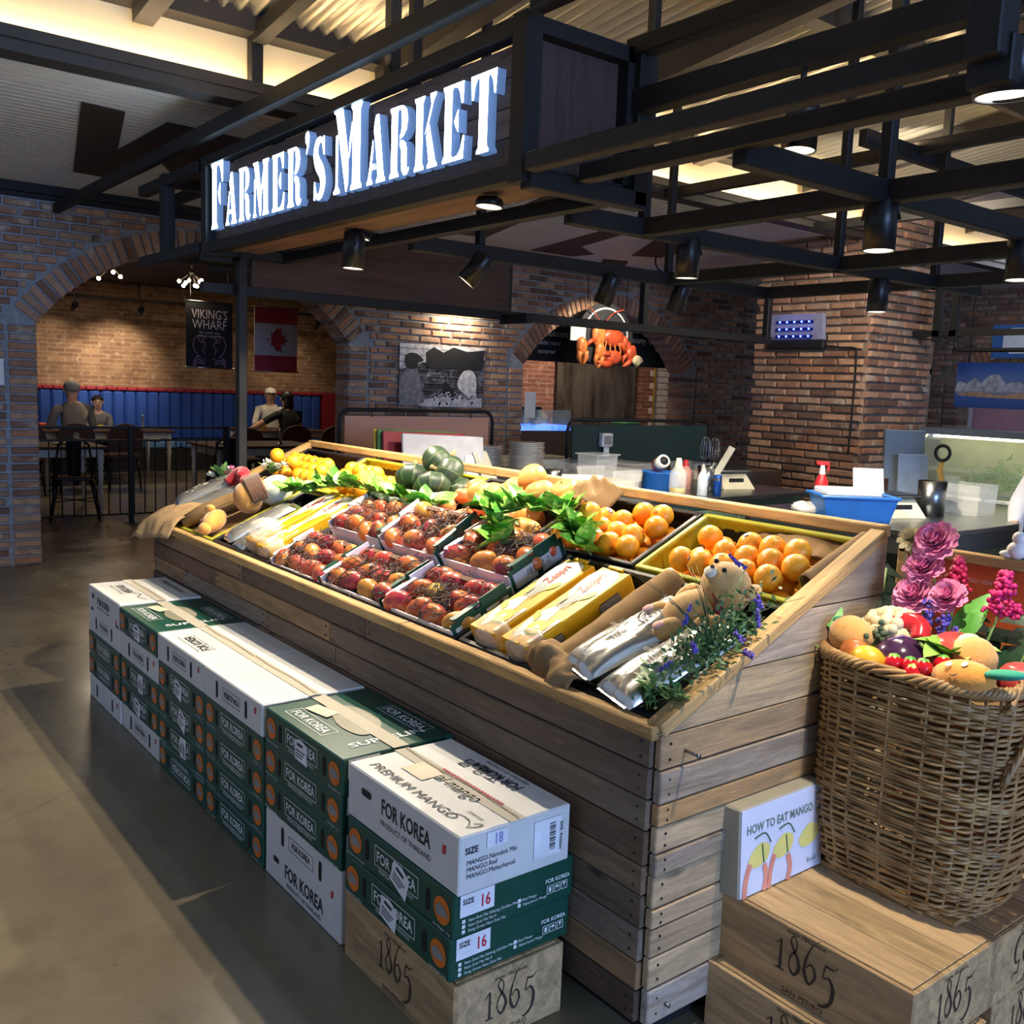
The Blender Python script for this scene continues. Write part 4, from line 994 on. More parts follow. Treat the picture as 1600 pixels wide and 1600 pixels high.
# ---------------- open mango boxes on the slope ----------------
t=NT('mango_skin'); v=t.coord('Object',(1,1,1),True); oi=t.n('ShaderNodeObjectInfo')
c=t.ramp(oi.outputs['Random'],[(0,'#b02f44'),(.3,'#bd4538'),(.5,'#9c2c44'),(.68,'#cf6f34'),(.85,'#bf5240'),(1,'#b8963a')])
n=t.noise(v,14,2,.5); c=t.mix(t.ramp(n,[(.45,0.),(.72,.65)]),c,'#e0a03c'); c=t.mix(t.ramp(t.noise(v,120,2),[(.62,0.),(.68,.35)]),c,'#f0c27a'); M_MANGO=t.out(c,.32)
def mangof(d): return 1+.10*d.x+.05*d.x*d.z-.05*abs(d.y)
MGM=MB().ball((0,0,0),(.056,.040,.041),16,12,RY(0),mangof).data('mango',M_MANGO)
MST=MB().cyl((.0600,0,0),(.067,.001,.001),.0035,.002,6).data('stem',M_STEMD)
M_NET=plain('brown_net','#4b3a34',.8)
def netmesh():
    m=MB(); 
    for sgn in(-1,1):
        for k in range(9):
            pts=[]
            for i in range(9):
                tt=i/8; th=PI*(1-.62*tt)*.98+.02; a=2*PI*k/9+sgn*tt*1.6; d=V((math.cos(th),math.sin(th)*math.cos(a),math.sin(th)*math.sin(a)))
                f=mangof(d)*1.05; pts.append((d.x*.056*f,d.y*.040*f,d.z*.041*f))
            m.tube(pts,.0013,3,caps=False)
    return m.data('net_sleeve',M_NET)
NETM=netmesh()
M_TANGLE=plain('net_tangle','#5b4d47',.85,var=.3,scale=60)
def tangle(seed):
    q=random.Random(seed); m=MB()
    for k in range(26):
        p=V((q.uniform(-.05,.05),q.uniform(-.03,.03),q.uniform(-.012,.012))); P=[]
        a=q.uniform(0,6.28)
        for i in range(7):
            a+=q.uniform(-1.1,1.1); p=p+V((math.cos(a)*.011,math.sin(a)*.009,q.uniform(-.006,.007))); P.append(p)
        m.tube(P,.0019,3,caps=False)
    return m.data('net_tangle',M_TANGLE)
TANG=[tangle(k) for k in range(3)]
def mango_box(u0,u1,v0,v1,h0,label,seed,n,side,rz=0,tip=0.):
    q=random.Random(seed); w,d,h=u1-u0,v1-v0,.075
    M0=SM((u0+u1)/2,(v0+v1)/2,h0,rz)@RX(tip)
    t=thing('mango_tray',label,'box',M=M0,group='open mango trays')
    MB().box((0,0,.004),(w,d,.006)).build('tray_base',M_CINS,t)
    for sx in(-1,1):
        m=MB(); m.box((sx*w/2,0,h/2),(.006,d,h)); m.cm=0
        m.box((sx*(w/2-.012),-d*.18,h+.010),(.020,d*.5,.004),RY(0)); m.build('end_wall',M_CINS if sx<0 else M_CGRN,t)
        MB().box((sx*(w/2+.004*sx*0),d*.22,h+.012),(.005,d*.42,.026)).box((sx*w/2,-d*.25,h+.006),(.005,d*.3,.014)).build('tab',M_CINS if sx<0 else M_CGRN,t)
    for sy in(-1,1): MB().box((0,sy*d/2,h/2-.008),(w,.005,h-.016)).build('side_wall',M_CINS,t)
    MB().box((0,d/2-.012,h*.62),(w-.02,.016,.012),RX(.3)).build('divider',plain('brown_card','#7c5c48',.8),t)
    F=basis((w/2+.0045,0,h/2),(0,1,0),(0,0,1),(1,0,0)); MB().flat([(-d*.45,-.030),(-d*.05,-.030),(-d*.05,.022),(-d*.45,.022)],F).flat([(d*.05,-.030),(d*.42,-.030),(d*.42,.020),(d*.05,.020)],F).build('paper_label',plain('pale_label','#b9c2c8',.4),t)
    MB().text('애플망고',F@TR(d*.0,-.012,E),.030,.95).build('lettering',M_INKK,t)
    for k in range(6): stuff(link('net_tangle',TANG[k%3],t,TR(q.uniform(-w/2+.08,w/2-.08),q.uniform(-d/2+.06,d/2-.06),.062+q.uniform(0,.02))@RZ(q.uniform(0,3))))
    pts=[]; k=0
    cols=max(2,round(w/.112)); rows=max(2,round(d/.088))
    for j in range(rows):
        for i in range(cols):
            x=-w/2+.045+(w-.09)*i/(cols-1)+q.uniform(-.008,.008); y=-d/2+.042+(d-.084)*j/(rows-1)+q.uniform(-.006,.006)
            an=q.uniform(-.7,.7)+(PI if q.random()<.5 else 0)+PI/2*0
            Mm=M0@TR(x,y,.046+q.uniform(0,.016))@RZ(an)@RY(q.uniform(-.3,.3))@RX(q.uniform(-.4,.4))
            o=tag(link('mango',MGM,None,Mm),'red mango in the '+side,'mango','mangoes in the '+side); link('stem',MST,o)
            if q.random()<.62: link('net_sleeve',NETM,o,RX(q.random()*6)@(RZ(PI) if q.random()<.5 else MX()))
            if q.random()<.15: link('net_sleeve',NETM,o,RX(1.)@RZ(PI)@SC(1.03,1.05,1.05))
mango_box(-3.61,-3.19,.055,.29,-.055,'leftmost open mango tray at the front of the stand',1,8,'leftmost front mango tray')
mango_box(-3.16,-2.74,.055,.30,-.05,'middle open mango tray at the front of the stand',2,8,'middle front mango tray')
mango_box(-2.71,-2.31,.055,.30,-.048,'right open mango tray at the front of the stand',3,8,'right front mango tray')
mango_box(-3.56,-3.16,.325,.55,-.02,'leftmost open mango tray in the back row',4,8,'leftmost back mango tray')
mango_box(-3.13,-2.75,.325,.56,.0,'steeply tilted mango tray in the middle of the back row',5,8,'tilted back mango tray',tip=.12)
mango_box(-2.72,-2.34,.325,.56,-.02,'right mango tray in the back row beside the leaf garland',6,8,'right back mango tray')
# ---------------- kiwi boxes ----------------
M_KY=mat_card('yellow_carton','#d9a90f',.06,.45); M_KW=plain('kiwi_cream_print','#f0ead2',.45); M_KG=plain('kiwi_lime_print','#aebf3c',.45); M_KR=plain('kiwi_red_print','#c23a35',.45)
M_FILM=glass('clear_film','#f4f2ea',.15,.30); M_DARKWIN=plain('window_dark','#4c4640',.4); M_KFR=plain('gold_kiwi_skin','#8a6a35',.8)
def noisef(seed):
    q=random.Random(seed); ph=[(V((q.uniform(-1,1),q.uniform(-1,1),q.uniform(-1,1))).normalized()*q.uniform(1.5,7),q.uniform(0,6.28),1/(1+i*.35)) for i in range(9)]
    return lambda p:sum(a*math.sin(k.dot(V(p))+f) for k,f,a in ph)/4
def crumple(m,c,r,seed,amp=.22,n=18,k=9.,M=None):
    f=noisef(seed); m.ball(c,r,n,12,M,lambda d:1+amp*(abs(f(d*k*.6))*1.6-.6)+amp*.5*f(d*k)); return m
def kiwi_box(u,v0,v1,h0,label,seed,w=.125,hgt=.105,rz=0,bag=True):
    L=v1-v0; M0=SM(u,(v0+v1)/2,h0,rz); t=thing('kiwi_box',label,'box',M=M0,group='yellow kiwi boxes')
    MB().box((0,0,hgt/2),(w,L,hgt),bev=.004).build('carton_body',M_KY,t)
    F=basis((0,0,hgt+.001),(0,1,0),(-1,0,0),(0,0,1))     # reads up the slope
    MB().flat(spl2([(-L*.46,.02),(-L*.2,.055),(0,.02),(L*.2,.058),(L*.44,.052),(L*.46,-.03),(L*.2,-.052),(0,.0),(-L*.2,-.01)],5,True),F).build('cream_swirl',M_KW,t)
    MB().flat(disc(-L*.30,-.012,.036),F@TR(0,0,E)).build('kiwi_slice',M_KG,t); MB().flat(disc(-L*.30,-.012,.031),F@TR(0,0,2*E)).build('kiwi_flesh',plain('kiwi_flesh','#e0b92c',.45),t); MB().flat(disc(-L*.30,-.012,.009),F@TR(0,0,3*E)).build('kiwi_core',M_KW,t)
    for x,y,r in((0.02,.035,.5),(.06,-.03,-.4),(-.08,.04,.6)): MB().flat(spl2([(-.028,0),(0,.013),(.03,.002),(0,-.013)],5,True),F@TR(x,y,1.3*E)@RZ(r)).build('leaf_print',M_KG,t)
    MB().text('Zespri*',F@TR(L*.28,.0,2*E),.046,.85).build('lettering',M_KR,t)
    MB().flat([(-L*.46,-.056),(-L*.16,-.056),(-L*.16,-.040),(-L*.46,-.040)],F@TR(0,0,E)).build('name_strip',M_KW,t); MB().text('SUNGOLD',F@TR(-L*.31,-.054,2*E),.016,1.1).build('lettering',M_KR,t)
    m=MB()
    for i in range(4): m.flat([(-.03,.02-i*.011),(.05-.008*(i%2),.02-i*.011),(.05-.008*(i%2),.025-i*.011),(-.03,.025-i*.011)],F@TR(.01,0,3*E))
    m.build('date_stamp',M_INKG,t)
    for s in(-1,1):
        for y in(-.3,.25):
            G=basis((s*(w/2+.001),y*L,hgt*.55),(0,s,0),(0,0,1),(s,0,0)); MB().flat(rrect(.085,.046,.01),G).build('window',M_DARKWIN,t)
            m=MB(); f=noisef(seed+int(y*10)); m.grid(lambda a,b:((a-.5)*.08,(b-.5)*.04,.002+.003*f((a*9,b*5,0))),8,4,G); m.build('window_film',M_FILM,t)
    for s,yy in((1,L/2),(-1,-L/2)): MB().box((0,yy,hgt+.004),(w*.5,.012,.008),bev=.002).build('lock_tab',M_KY,t)
    if bag:
        m=MB(); crumple(m,(w*.1,-L*.42,hgt*.72),(.075,.06,.055),seed,.22); m.build('plastic_liner',M_FILM,t)
    return t
kiwi_box(-2.185,.085,.495,-.075,'yellow kiwi box with clear liner beside the mango trays',21,rz=-.03)
kiwi_box(-2.015,.075,.485,-.065,'yellow kiwi box next to the burlap roll',22,rz=-.03)
kiwi_box(-3.735,.085,.545,-.07,'yellow kiwi box beside the leftmost mango tray',23,rz=-.02)
kiwi_box(-3.90,.10,.54,-.075,'yellow kiwi box half hidden behind its left neighbour and plastic',24,rz=-.02)
for i,(u,v) in enumerate(((-2.10,.2),(-2.10,.27),(-2.10,.34),(-2.10,.41))):
    tag(MB().ball((0,0,0),(.026,.034,.026),12,8).build('kiwi',M_KFR,None,TR(*S(u,v,-.02))),'golden kiwi in the gap between the two right kiwi boxes','kiwi','loose kiwis between boxes')
# ---------------- foil bags ----------------
M_FOIL=plain('silver_foil','#d9d8d2',.24,.85,.08,6)
def foil_bag(u,v,h,rz,L,w,label,seed,logo=True,th=.034,tilt=0):
    M0=SM(u,v,h,rz)@RX(tilt); t=thing('coffee_bag',label,'bag',M=M0,group='silver coffee bags'); f=noisef(seed); g=noisef(seed+90)
    def surf(s):
        def fn(a,b):
            x,y=(a-.5),(b-.5); e=max(0,1-(2*abs(x))**4)*max(0,1-(2*abs(y))**6); r=.55*abs(f((x*9,y*12,0)))+.35*g((x*20,y*24,1))
            return (x*w*(1-.10*e),y*L*(1-.03*e),s*(th*e**.55*(1+.16*r)+.001)+.006*f((x*4,y*3,2)))
        return fn
    m=MB().grid(surf(1),26,40); m.build('bag_body',M_FOIL,t)
    m=MB().grid(surf(-1),12,16); m.build('bag_back',M_FOIL,t)
    MB().box((0,L/2+.006,.0),(w*.96,.022,.003)).build('sealed_end',M_FOIL,t); MB().box((0,-L/2-.002,.0),(w*.86,.008,.003)).build('sealed_end',M_FOIL,t)
    if logo:
        F=basis((0,L*.17,th*1.16),(0,-1,0),(1,0,0),(0,0,1)); m=MB(); r=w*.21
        n=28; 
        m.ribbon([(r*math.cos(2*PI*i/n),r*math.sin(2*PI*i/n)) for i in range(n+1)],r*.13,F); m.ribbon([(r*.6*math.cos(2*PI*i/n),r*.6*math.sin(2*PI*i/n)) for i in range(n+1)],r*.08,F)
        m.flat(disc(0,r*.12,r*.2,10),F)
        for s in(-1,1): m.ribbon(spl2([(s*r*.1,-r*.4),(s*r*.35,-r*.2),(s*r*.4,r*.25)],4),r*.1,F)
        m.build('round_emblem',M_INKK,t)
        m=MB(); G=F@TR(L*.22,0,-.001)@RZ(PI/2); m.text('STARBUCKS',G@TR(0,.012,0),.020,.9).text('ESPRESSO ROAST',G@TR(0,-.010,0),.017,.9)
        for i in range(3): m.flat([(-.03,-.02-i*.01),(.03-.006*i,-.02-i*.01),(.03-.006*i,-.016-i*.01),(-.03,-.016-i*.01)],G)
        m.build('lettering',M_INKG,t)
    return t
foil_bag(-1.715,.245,.03,-.25,.36,.15,'plump silver foil bag lying beside the burlap roll',31)
foil_bag(-1.560,.205,.02,-.22,.34,.145,'silver foil bag nearest the right corner of the stand',32)
foil_bag(-1.63,.17,-.045,-.3,.18,.14,'crumpled foil bag tucked under the two silver bags',33,logo=False,th=.028)
foil_bag(-4.16,.26,-.01,-.12,.34,.12,'wrinkled silver bag left of the plastic-wrapped kiwi box',34,logo=False)
foil_bag(-4.05,.20,-.03,-.05,.26,.11,'small wrinkled silver bag against the left kiwi box',35,logo=False)
foil_bag(-4.80,.28,.02,-.30,.40,.13,'long silver foil bag at the left end near the toys',36,logo=False)
foil_bag(-4.88,.30,.05,-.25,.32,.14,'dull grey foil bag at the far left corner with dark emblem',37)
m=MB(); crumple(m,(0,0,0),(.085,.07,.055),41,.25); tag(m.build('plastic_bag',M_FILM,None,TR(*S(-3.86,.17,.05))),'crumpled clear plastic bag on the left kiwi boxes','plastic bag')
# ---------------- burlap ----------------
t=NT('burlap'); v=t.coord('Object'); wv=t.n('ShaderNodeTexWave',bands_direction='X'); wv.inputs['Scale'].default_value=95; wv.inputs['Distortion'].default_value=1.5; t.l(v,wv.inputs['Vector'])
wv2=t.n('ShaderNodeTexWave',bands_direction='Y'); wv2.inputs['Scale'].default_value=95; wv2.inputs['Distortion'].default_value=1.5; t.l(v,wv2.inputs['Vector'])
hh=t.math('MULTIPLY',wv.outputs['Fac'],wv2.outputs['Fac']); c=t.mix(t.ramp(hh,[(.0,0.),(.7,1.)]),'#7e6240','#b08d5c'); c=t.mix(t.ramp(t.noise(v,6,3),[(.4,0.),(.8,.4)]),c,'#6a5338'); t.bump(hh,.6,.003); M_BURL=t.out(c,.95)
def cloth(name,label,fn,nu,nv,M=None,mat=None,th=.004,cat='burlap cloth',group=None):
    o=MB().grid(fn,nu,nv).build(name,mat or M_BURL,None,M); md=o.modifiers.new('t','SOLIDIFY'); md.thickness=th; return tag(o,label,cat,group)
f1=noisef(61)
cloth('burlap_roll','rolled burlap running up the slope between kiwi box and coffee bags',lambda a,b:((.052+.010*f1((a*3,b*6,0)))*math.cos(PI*(1.25-1.5*a))*1.1,(b-.5)*.50,(.058+.010*f1((a*4,b*5,1)))*math.sin(PI*(1.25-1.5*a))),22,26,SM(-1.875,.31,-.03,-.06))
f2=noisef(62)
cloth('burlap_fold','folded burlap flap spilling over the front rail by the coffee bags',lambda a,b:((a-.5)*.20,-.02+(b-.5)*.11+.012*f2((a*7,b*2,0)),.045*math.sin(PI*b)+.018*f2((a*6,b*5,3))-.03*(a)),22,12,SM(-1.82,.085,.02,-.35))
f3=noisef(63)
cloth('burlap_lining','burlap lining poking up behind the pears and oranges',lambda a,b:((a-.5)*.24,(b-.5)*.12,.055*math.sin(PI*a)*(1+.6*f3((a*7,b*4,0)))+.03*b),20,10,SM(-2.52,.86,.0))
cloth('burlap_lining','burlap lining at the back of the right lime crate',lambda a,b:((a-.5)*.34,(b-.5)*.10,.012*f3((a*9,b*4,2))+.02*math.sin(PI*a)),20,8,SM(-1.66,.87,-.035))
cloth('burlap_sock','pale burlap bundle at the right end of the orange crate',lambda a,b:(.022*math.cos(2*PI*a)*(1+.2*f3((a*3,b*5,0))),(b-.5)*.26,.022*math.sin(2*PI*a)*(1-.3*b)),12,14,SM(-1.475,.80,.0,-.08))
cloth('burlap_corner','tan burlap draped over the left front corner of the stand',lambda a,b:((a-.5)*.34,(b-.5)*.30,.045*math.sin(PI*a)*math.sin(PI*b)+.02*f2((a*7,b*6,5))-.10*max(0,.25-b)*4*(.3)),20,16,SM(-4.83,.05,.03,.3),mat=plain('tan_cloth','#9a7d58',.95,var=.2,scale=30))
cloth('burlap_lining','burlap lining under the toys at the left end',lambda a,b:((a-.5)*.60,(b-.5)*.48,.014*f3((a*9,b*7,7))),24,18,SM(-4.60,.30,-.035))
# ---------------- generic soft toys ----------------
def mat_plush(name,c):
    t=NT(name); v=t.coord('Object'); n=t.noise(v,180,2); cc=lin(c); col_=t.ramp(n,[(.3,tuple(x*.8 for x in cc)),(.7,cc)]); t.bump(n,.4,.003)
    t.out(col_,.95); t.b.inputs['Sheen Weight'].default_value=.4; return t.m
M_TAN=mat_plush('tan_plush','#dcae6a'); M_PINKP=mat_plush('pink_plush','#e9b3ab'); M_CREAMP=mat_plush('cream_plush','#eadfc8'); M_BRNP=mat_plush('brown_plush','#5a3c28'); M_REDC=mat_plush('red_cloth','#b81d2c'); M_ORP=mat_plush('orange_plush','#dd9a45')
def toy(label,M,mat,sc=1.):
    t=thing('plush_toy',label,'soft toy',M=M@SC(sc))
    MB().ball((0,0,0),(.072,.062,.064),18,12).build('head',mat,t,TR(0,.105,.02))
    b=MB().ball((0,0,0),(.060,.078,.050),16,12).ball((-.062,.055,.0),(.024,.045,.022),10,8,RZ(.5)).ball((.062,.055,.0),(.024,.045,.022),10,8,RZ(-.5)).ball((-.045,-.072,.010),(.028,.042,.028),10,8).ball((.045,-.072,.010),(.028,.042,.028),10,8); b.build('body',mat,t)
    for s in(-1,1):
        MB().ball((0,0,0),(.024,.024,.014),10,8).build('ear',mat,t,TR(s*.060,.150,.015)); MB().ball((0,0,0),.0065,8,6).build('eye',M_BLACK,t,TR(s*.028,.112,.083)); MB().ball((0,0,0),(.016,.018,.006),8,6).build('foot_pad',M_PINKP,t,TR(s*.045,-.088,.034))
    MB().ball((0,0,0),(.024,.018,.012),10,8).build('muzzle',M_CREAMP,t,TR(0,.085,.078)); MB().ball((0,0,0),(.008,.006,.005),8,6).build('nose',M_BRNP,t,TR(0,.093,.090))
    MB().tube([(.05*math.cos(a),.062+.012*math.sin(a),.012+.046*math.sin(a)) for a in [2*PI*i/16 for i in range(16)]],.010,6,True).build('neck_ribbon',M_REDC,t)
    return t
toy('tan plush bear lying on its back beside the lavender',SM(-1.635,.385,.045,-.55)@RX(.12),M_TAN,1.05)
t=thing('plush_toy','sleepy orange plush animal at the left front of the stand','soft toy',M=SM(-4.44,.15,.02,-.9))
MB().ball((0,0,0),(.085,.052,.048),16,12,None,lambda d:1+.1*d.x).build('body',M_ORP,t); MB().ball((0,0,0),(.030,.034,.03),12,8).build('snout',M_ORP,t,TR(.085,-.01,.0)); MB().ball((0,0,0),(.018,.026,.02),10,8).build('ear',M_ORP,t,TR(-.02,-.01,.056)); MB().tube([(.03,-.036,.035),(.042,-.042,.03),(.055,-.038,.03)],.003,5).build('closed_eye',M_BRNP,t)
t=thing('plush_toy','round plush with brown ribbed cap among the toys at left','soft toy',M=SM(-4.40,.33,.055,-.3)); MB().ball((0,0,0),(.085,.07,.08),18,12).build('face',mat_plush('ochre_plush','#c08a42'),t)
m=MB()
for k in range(6): m.tube([(.090*math.cos(a),.02+.012*k,.086*math.sin(a)) for a in [PI*i/14-.15 for i in range(16)]],.0115,6)
m.build('ribbed_cap',M_BRNP,t)
tag(MB().ball((0,0,0),(.09,.085,.075),18,12,None,lambda d:1-.1*max(0,d.z)**8).build('white_gourd',plain('white_gourd_skin','#d9dcc4',.5,var=.08,scale=30),None,SM(-4.37,.46,.035)),'pale speckled gourd beside the raffia at the left end','gourd')
t=thing('raffia_bundle','straw coloured raffia bundle between cap toy and pale gourd','raffia',M=SM(-4.40,.40,.03,.2)); q=random.Random(5); m=MB()
for k in range(70):
    a=q.uniform(-.08,.08); b=q.uniform(-.03,.03); m.tube([(a,-.11+b,q.uniform(0,.03)),(a*.4,0,.05+q.uniform(0,.03)),(a+q.uniform(-.03,.03),.10+b,q.uniform(0,.05))],.0016,3,caps=False)
stuff(m.build('straw',plain('straw','#c7a35c',.8),t)); MB().tube([(.04*math.cos(x),0,.045+.035*math.sin(x)) for x in [2*PI*i/12 for i in range(12)]],.006,6,True).build('tie',plain('straw_tie','#a98546',.8),t)
t=thing('rolled_cloth','bright red rolled felt cloth on the foil bags at the left end','cloth',M=SM(-4.70,.42,.06,.1)); MB().tube(spline([(-.08,-.02,0),(-.05,.03,.03),(.0,.04,.035),(.04,.0,.03)],5),.032,10).build('roll',M_REDC,t); MB().ball((.085,.0,.01),(.045,.04,.035),12,8).build('loose_end',M_REDC,t)
tag(MB().tube([(0,-.2,0),(0,-.08,.012),(0,.06,.012),(0,.16,0)],[.03,.042,.042,.034],12).build('burlap_bolster',M_BURL,None,SM(-4.62,.26,.01,-.35)),'fuzzy tan bolster lying under the silver bag at left','bolster')
# ---------------- leaves ----------------
def mat_leaf(name,a,b,spots=None):
    t=NT(name); oi=t.n('ShaderNodeObjectInfo'); v=t.coord('Object',(1,1,1),True); c=t.ramp(oi.outputs['Random'],[(0,a),(1,b)])
    if spots: c=t.mix(t.ramp(t.noise(v,45,2),[(.5,0.),(.6,.8)]),c,spots)
    t.out(c,.38); t.b.inputs['Transmission Weight'].default_value=0; return t.m
M_POTHOS=mat_leaf('garland_leaf','#3f8a2e','#6db43a','#b9d86a'); M_DKLEAF=mat_leaf('dark_leaf','#1d3b2a','#2b4f35'); M_VINE=plain('green_stem','#7fa25a',.6)
def leafmesh(L,w,mat,name='leaf',curl=.25,n=8,fold=.25):
    m=MB(); vs=[]; fs=[]
    for i in range(n+1):
        t=i/n; ww=w*(math.sin(PI*t**.75)**.85)*(1 if t<1 else 0); z=-curl*L*t*t; 
        vs+=[(-ww,t*L,z+ww*fold),(0,t*L,z),(ww,t*L,z+ww*fold)]
    for i in range(n): a=3*i; fs+=[(a,a+1,a+4,a+3),(a+1,a+2,a+5,a+4)]
    m.add(vs,fs,None,True); return m.data(name,mat)
LPO=[leafmesh(.095,.034,M_POTHOS),leafmesh(.075,.027,M_POTHOS,curl=.4),leafmesh(.11,.038,M_POTHOS,curl=.1)]
def garland(label,path,n,seed,group='leaf garlands'):
    q=random.Random(seed); P=spline(path,10); t=thing('leaf_garland',label,'garland',P[0],group=group); o=P[0]
    MB().tube([p-o for p in P],.0028,5).build('vine',M_VINE,t)
    for i in range(n):
        k=q.randrange(len(P)-1); p=P[k]-o
        d=V((q.uniform(-1,1),q.uniform(-1,1),q.uniform(.1,.9))).normalized()
        M0=TR(p.x,p.y,p.z)@d.to_track_quat('Y','Z').to_matrix().to_4x4()@RY(q.uniform(-.9,.9))@SC(q.uniform(.75,1.15))
        link('leaf',LPO[q.randrange(3)],t,M0)
garland('long leafy garland trailing below the left oranges and pumpkins',[S(-4.25,.46,.04),S(-4.1,.50,.05),S(-3.9,.56,.06),S(-3.7,.57,.07),S(-3.5,.57,.07),S(-3.3,.58,.06),S(-3.1,.585,.06)],96,71)
garland('bright leafy garland hanging between pears and oranges',[S(-2.80,.60,.07),S(-2.70,.59,.10),S(-2.60,.62,.10),S(-2.48,.66,.09),S(-2.36,.62,.08),S(-2.28,.58,.06),S(-2.18,.54,.03)],84,72)
garland('short leafy garland hanging down in front of the pears',[S(-2.72,.60,.09),S(-2.66,.55,.08),S(-2.60,.50,.06),S(-2.54,.45,.05)],34,73)
LDK=leafmesh(.05,.012,mat_leaf('sage_leaf','#4f7a45','#7ca05c'),curl=.2)
t=thing('leafy_sprig','variegated leafy sprig in the near right corner of the stand','sprig',S(-1.50,.06,.0)); q=random.Random(81); o=S(-1.50,.06,0)
for k in range(9):
    b=V((q.uniform(-.05,.06),q.uniform(-.02,.06),0)); d=V((q.uniform(-.8,.6),q.uniform(-.6,.4),1)).normalized(); L=q.uniform(.06,.11); P=[b+d*L*i/5+V((0,0,-.02*(i/5)**2)) for i in range(6)]
    MB().tube(P,.002,4).build('stalk',M_VINE,t)
    for i in range(1,6):
        for s in(-1,1):
            dd=(d*.6+V((s*q.uniform(.5,1),q.uniform(-.5,.5),.1))).normalized(); link('leaf',LDK,t,TR(*P[i])@dd.to_track_quat('Y','Z').to_matrix().to_4x4()@SC(q.uniform(.7,1.1)))
# lavender bush on the side rail
t=thing('lavender_bunch','bunch of purple lavender with dark foliage lying on the right side rail','flowers',S(-1.475,.27,.03)); q=random.Random(83); m=MB(); o=V((0,0,0))
lv=V((0,math.cos(ANG),math.sin(ANG)))
for k in range(900):
    c=lv*q.gauss(0,.085)+V((q.gauss(0,.032),0,abs(q.gauss(.02,.035)))); d=V((q.uniform(-1,1),q.uniform(-1,1),q.uniform(-.2,1))).normalized(); e=d.orthogonal().normalized()*.0045; L=q.uniform(.014,.028)
    m.add([c,c+d*L*.5+e,c+d*L,c+d*L*.5-e],[(0,1,2,3)])
stuff(m.build('small_leaves',mat_leaf('bush_leaf','#31502f','#4c6f40'),t))
M_LAV=plain('lavender_purple','#5f4fa8',.8,var=.3,scale=80)
for k,(a,b,c) in enumerate([(.02,-.09,.06),(-.05,-.05,.09),(.05,.02,.06),(.06,.10,.03),(-.03,.16,.13),(.04,.14,.05),(-.04,-.10,.03),(.055,.06,-.01)]):
    p=V((a,0,c))+lv*b; d=V((a*6+q.uniform(-.4,.4),q.uniform(-.8,.3),q.uniform(-.3,1))).normalized(); m=MB()
    for j in range(26):
        w=p+d*(.05*j/26)+V((q.uniform(-.005,.005),q.uniform(-.005,.005),q.uniform(-.005,.005))); m.ball(w,.0042,5,4)
    m.build('lavender_spike',M_LAV,t); MB().tube([p,p*.4],.0015,4).build('stalk',M_VINE,t)
for k in range(9):
    a=q.uniform(0,6.28); d=V((math.cos(a)*.5,math.sin(a)*.6,1.)); P=[d*s*.24+V((math.cos(a)*.10*s*s,math.sin(a)*.10*s*s,-.06*s*s)) for s in [i/8 for i in range(9)]]
    MB().tube(P,[.0022*(1-.8*i/8) for i in range(9)],4).build('grass_blade',M_DKLEAF,t)
# small artificial flowers at the left end
def blossom(r,mat,seed,layers=3,pet=9,name='petals'):
    q=random.Random(seed); m=MB()
    for l in range(layers):
        for k in range(pet):
            a=2*PI*(k+.5*l)/pet+q.uniform(-.1,.1); el=.1+l*(1.35/layers)+q.uniform(-.12,.12); L=r*(1-.30*l/layers)*q.uniform(.88,1.08); d=V((math.cos(a)*math.cos(el),math.sin(a)*math.cos(el),math.sin(el))); e=V((-math.sin(a),math.cos(a),0))*r*(.30 if layers<5 else .24); n=V((0,0,1))*r*.10
            m.add([(0,0,0),d*L*.5+e*.8,d*L*.92+e*.75+n,d*L+n*.3,d*L*.92-e*.75+n,d*L*.5-e*.8],[(0,1,2,3,4,5)],None,True)
    return m.data(name,mat)
M_FPINK=plain('pink_petal','#e58fb8',.6,var=.15,scale=60); M_FWHITE=plain('white_petal','#e9e6d6',.6); M_FMAG=plain('magenta_petal','#c41f6a',.6,var=.25,scale=70); M_FRED=plain('crimson_petal','#b51a4c',.6,var=.25,scale=70)
FW=blossom(.026,M_FWHITE,1,2,8); FP=blossom(.026,M_FPINK,2,2,8)
for nm,u,v,mats in (('small bunch of pink and white flowers at the far left edge',-4.93,.42,(FP,FW,FW)),('white flowers and pointed pale leaves behind the toys',-4.60,.56,(FW,FW,FW))):
    t=thing('flower_bunch',nm,'flowers',S(u,v,.05)); q=random.Random(int(u*100))
    for k in range(7):
        p=V((q.uniform(-.07,.07),q.uniform(-.06,.06),q.uniform(.02,.06))); link('blossom',mats[k%3],t,TR(*p)@RX(q.uniform(-.5,.5))@RY(q.uniform(-.5,.5))); MB().tube([p,p*.3],.002,4).build('stalk',M_VINE,t)
    for k in range(14):
        d=V((q.uniform(-1,1),q.uniform(-1,1),q.uniform(.5,1.6))).normalized(); link('leaf',LDK if u<-4.8 else LDK,t,d.to_track_quat('Y','Z').to_matrix().to_4x4()@SC(q.uniform(1.2,2.2)))
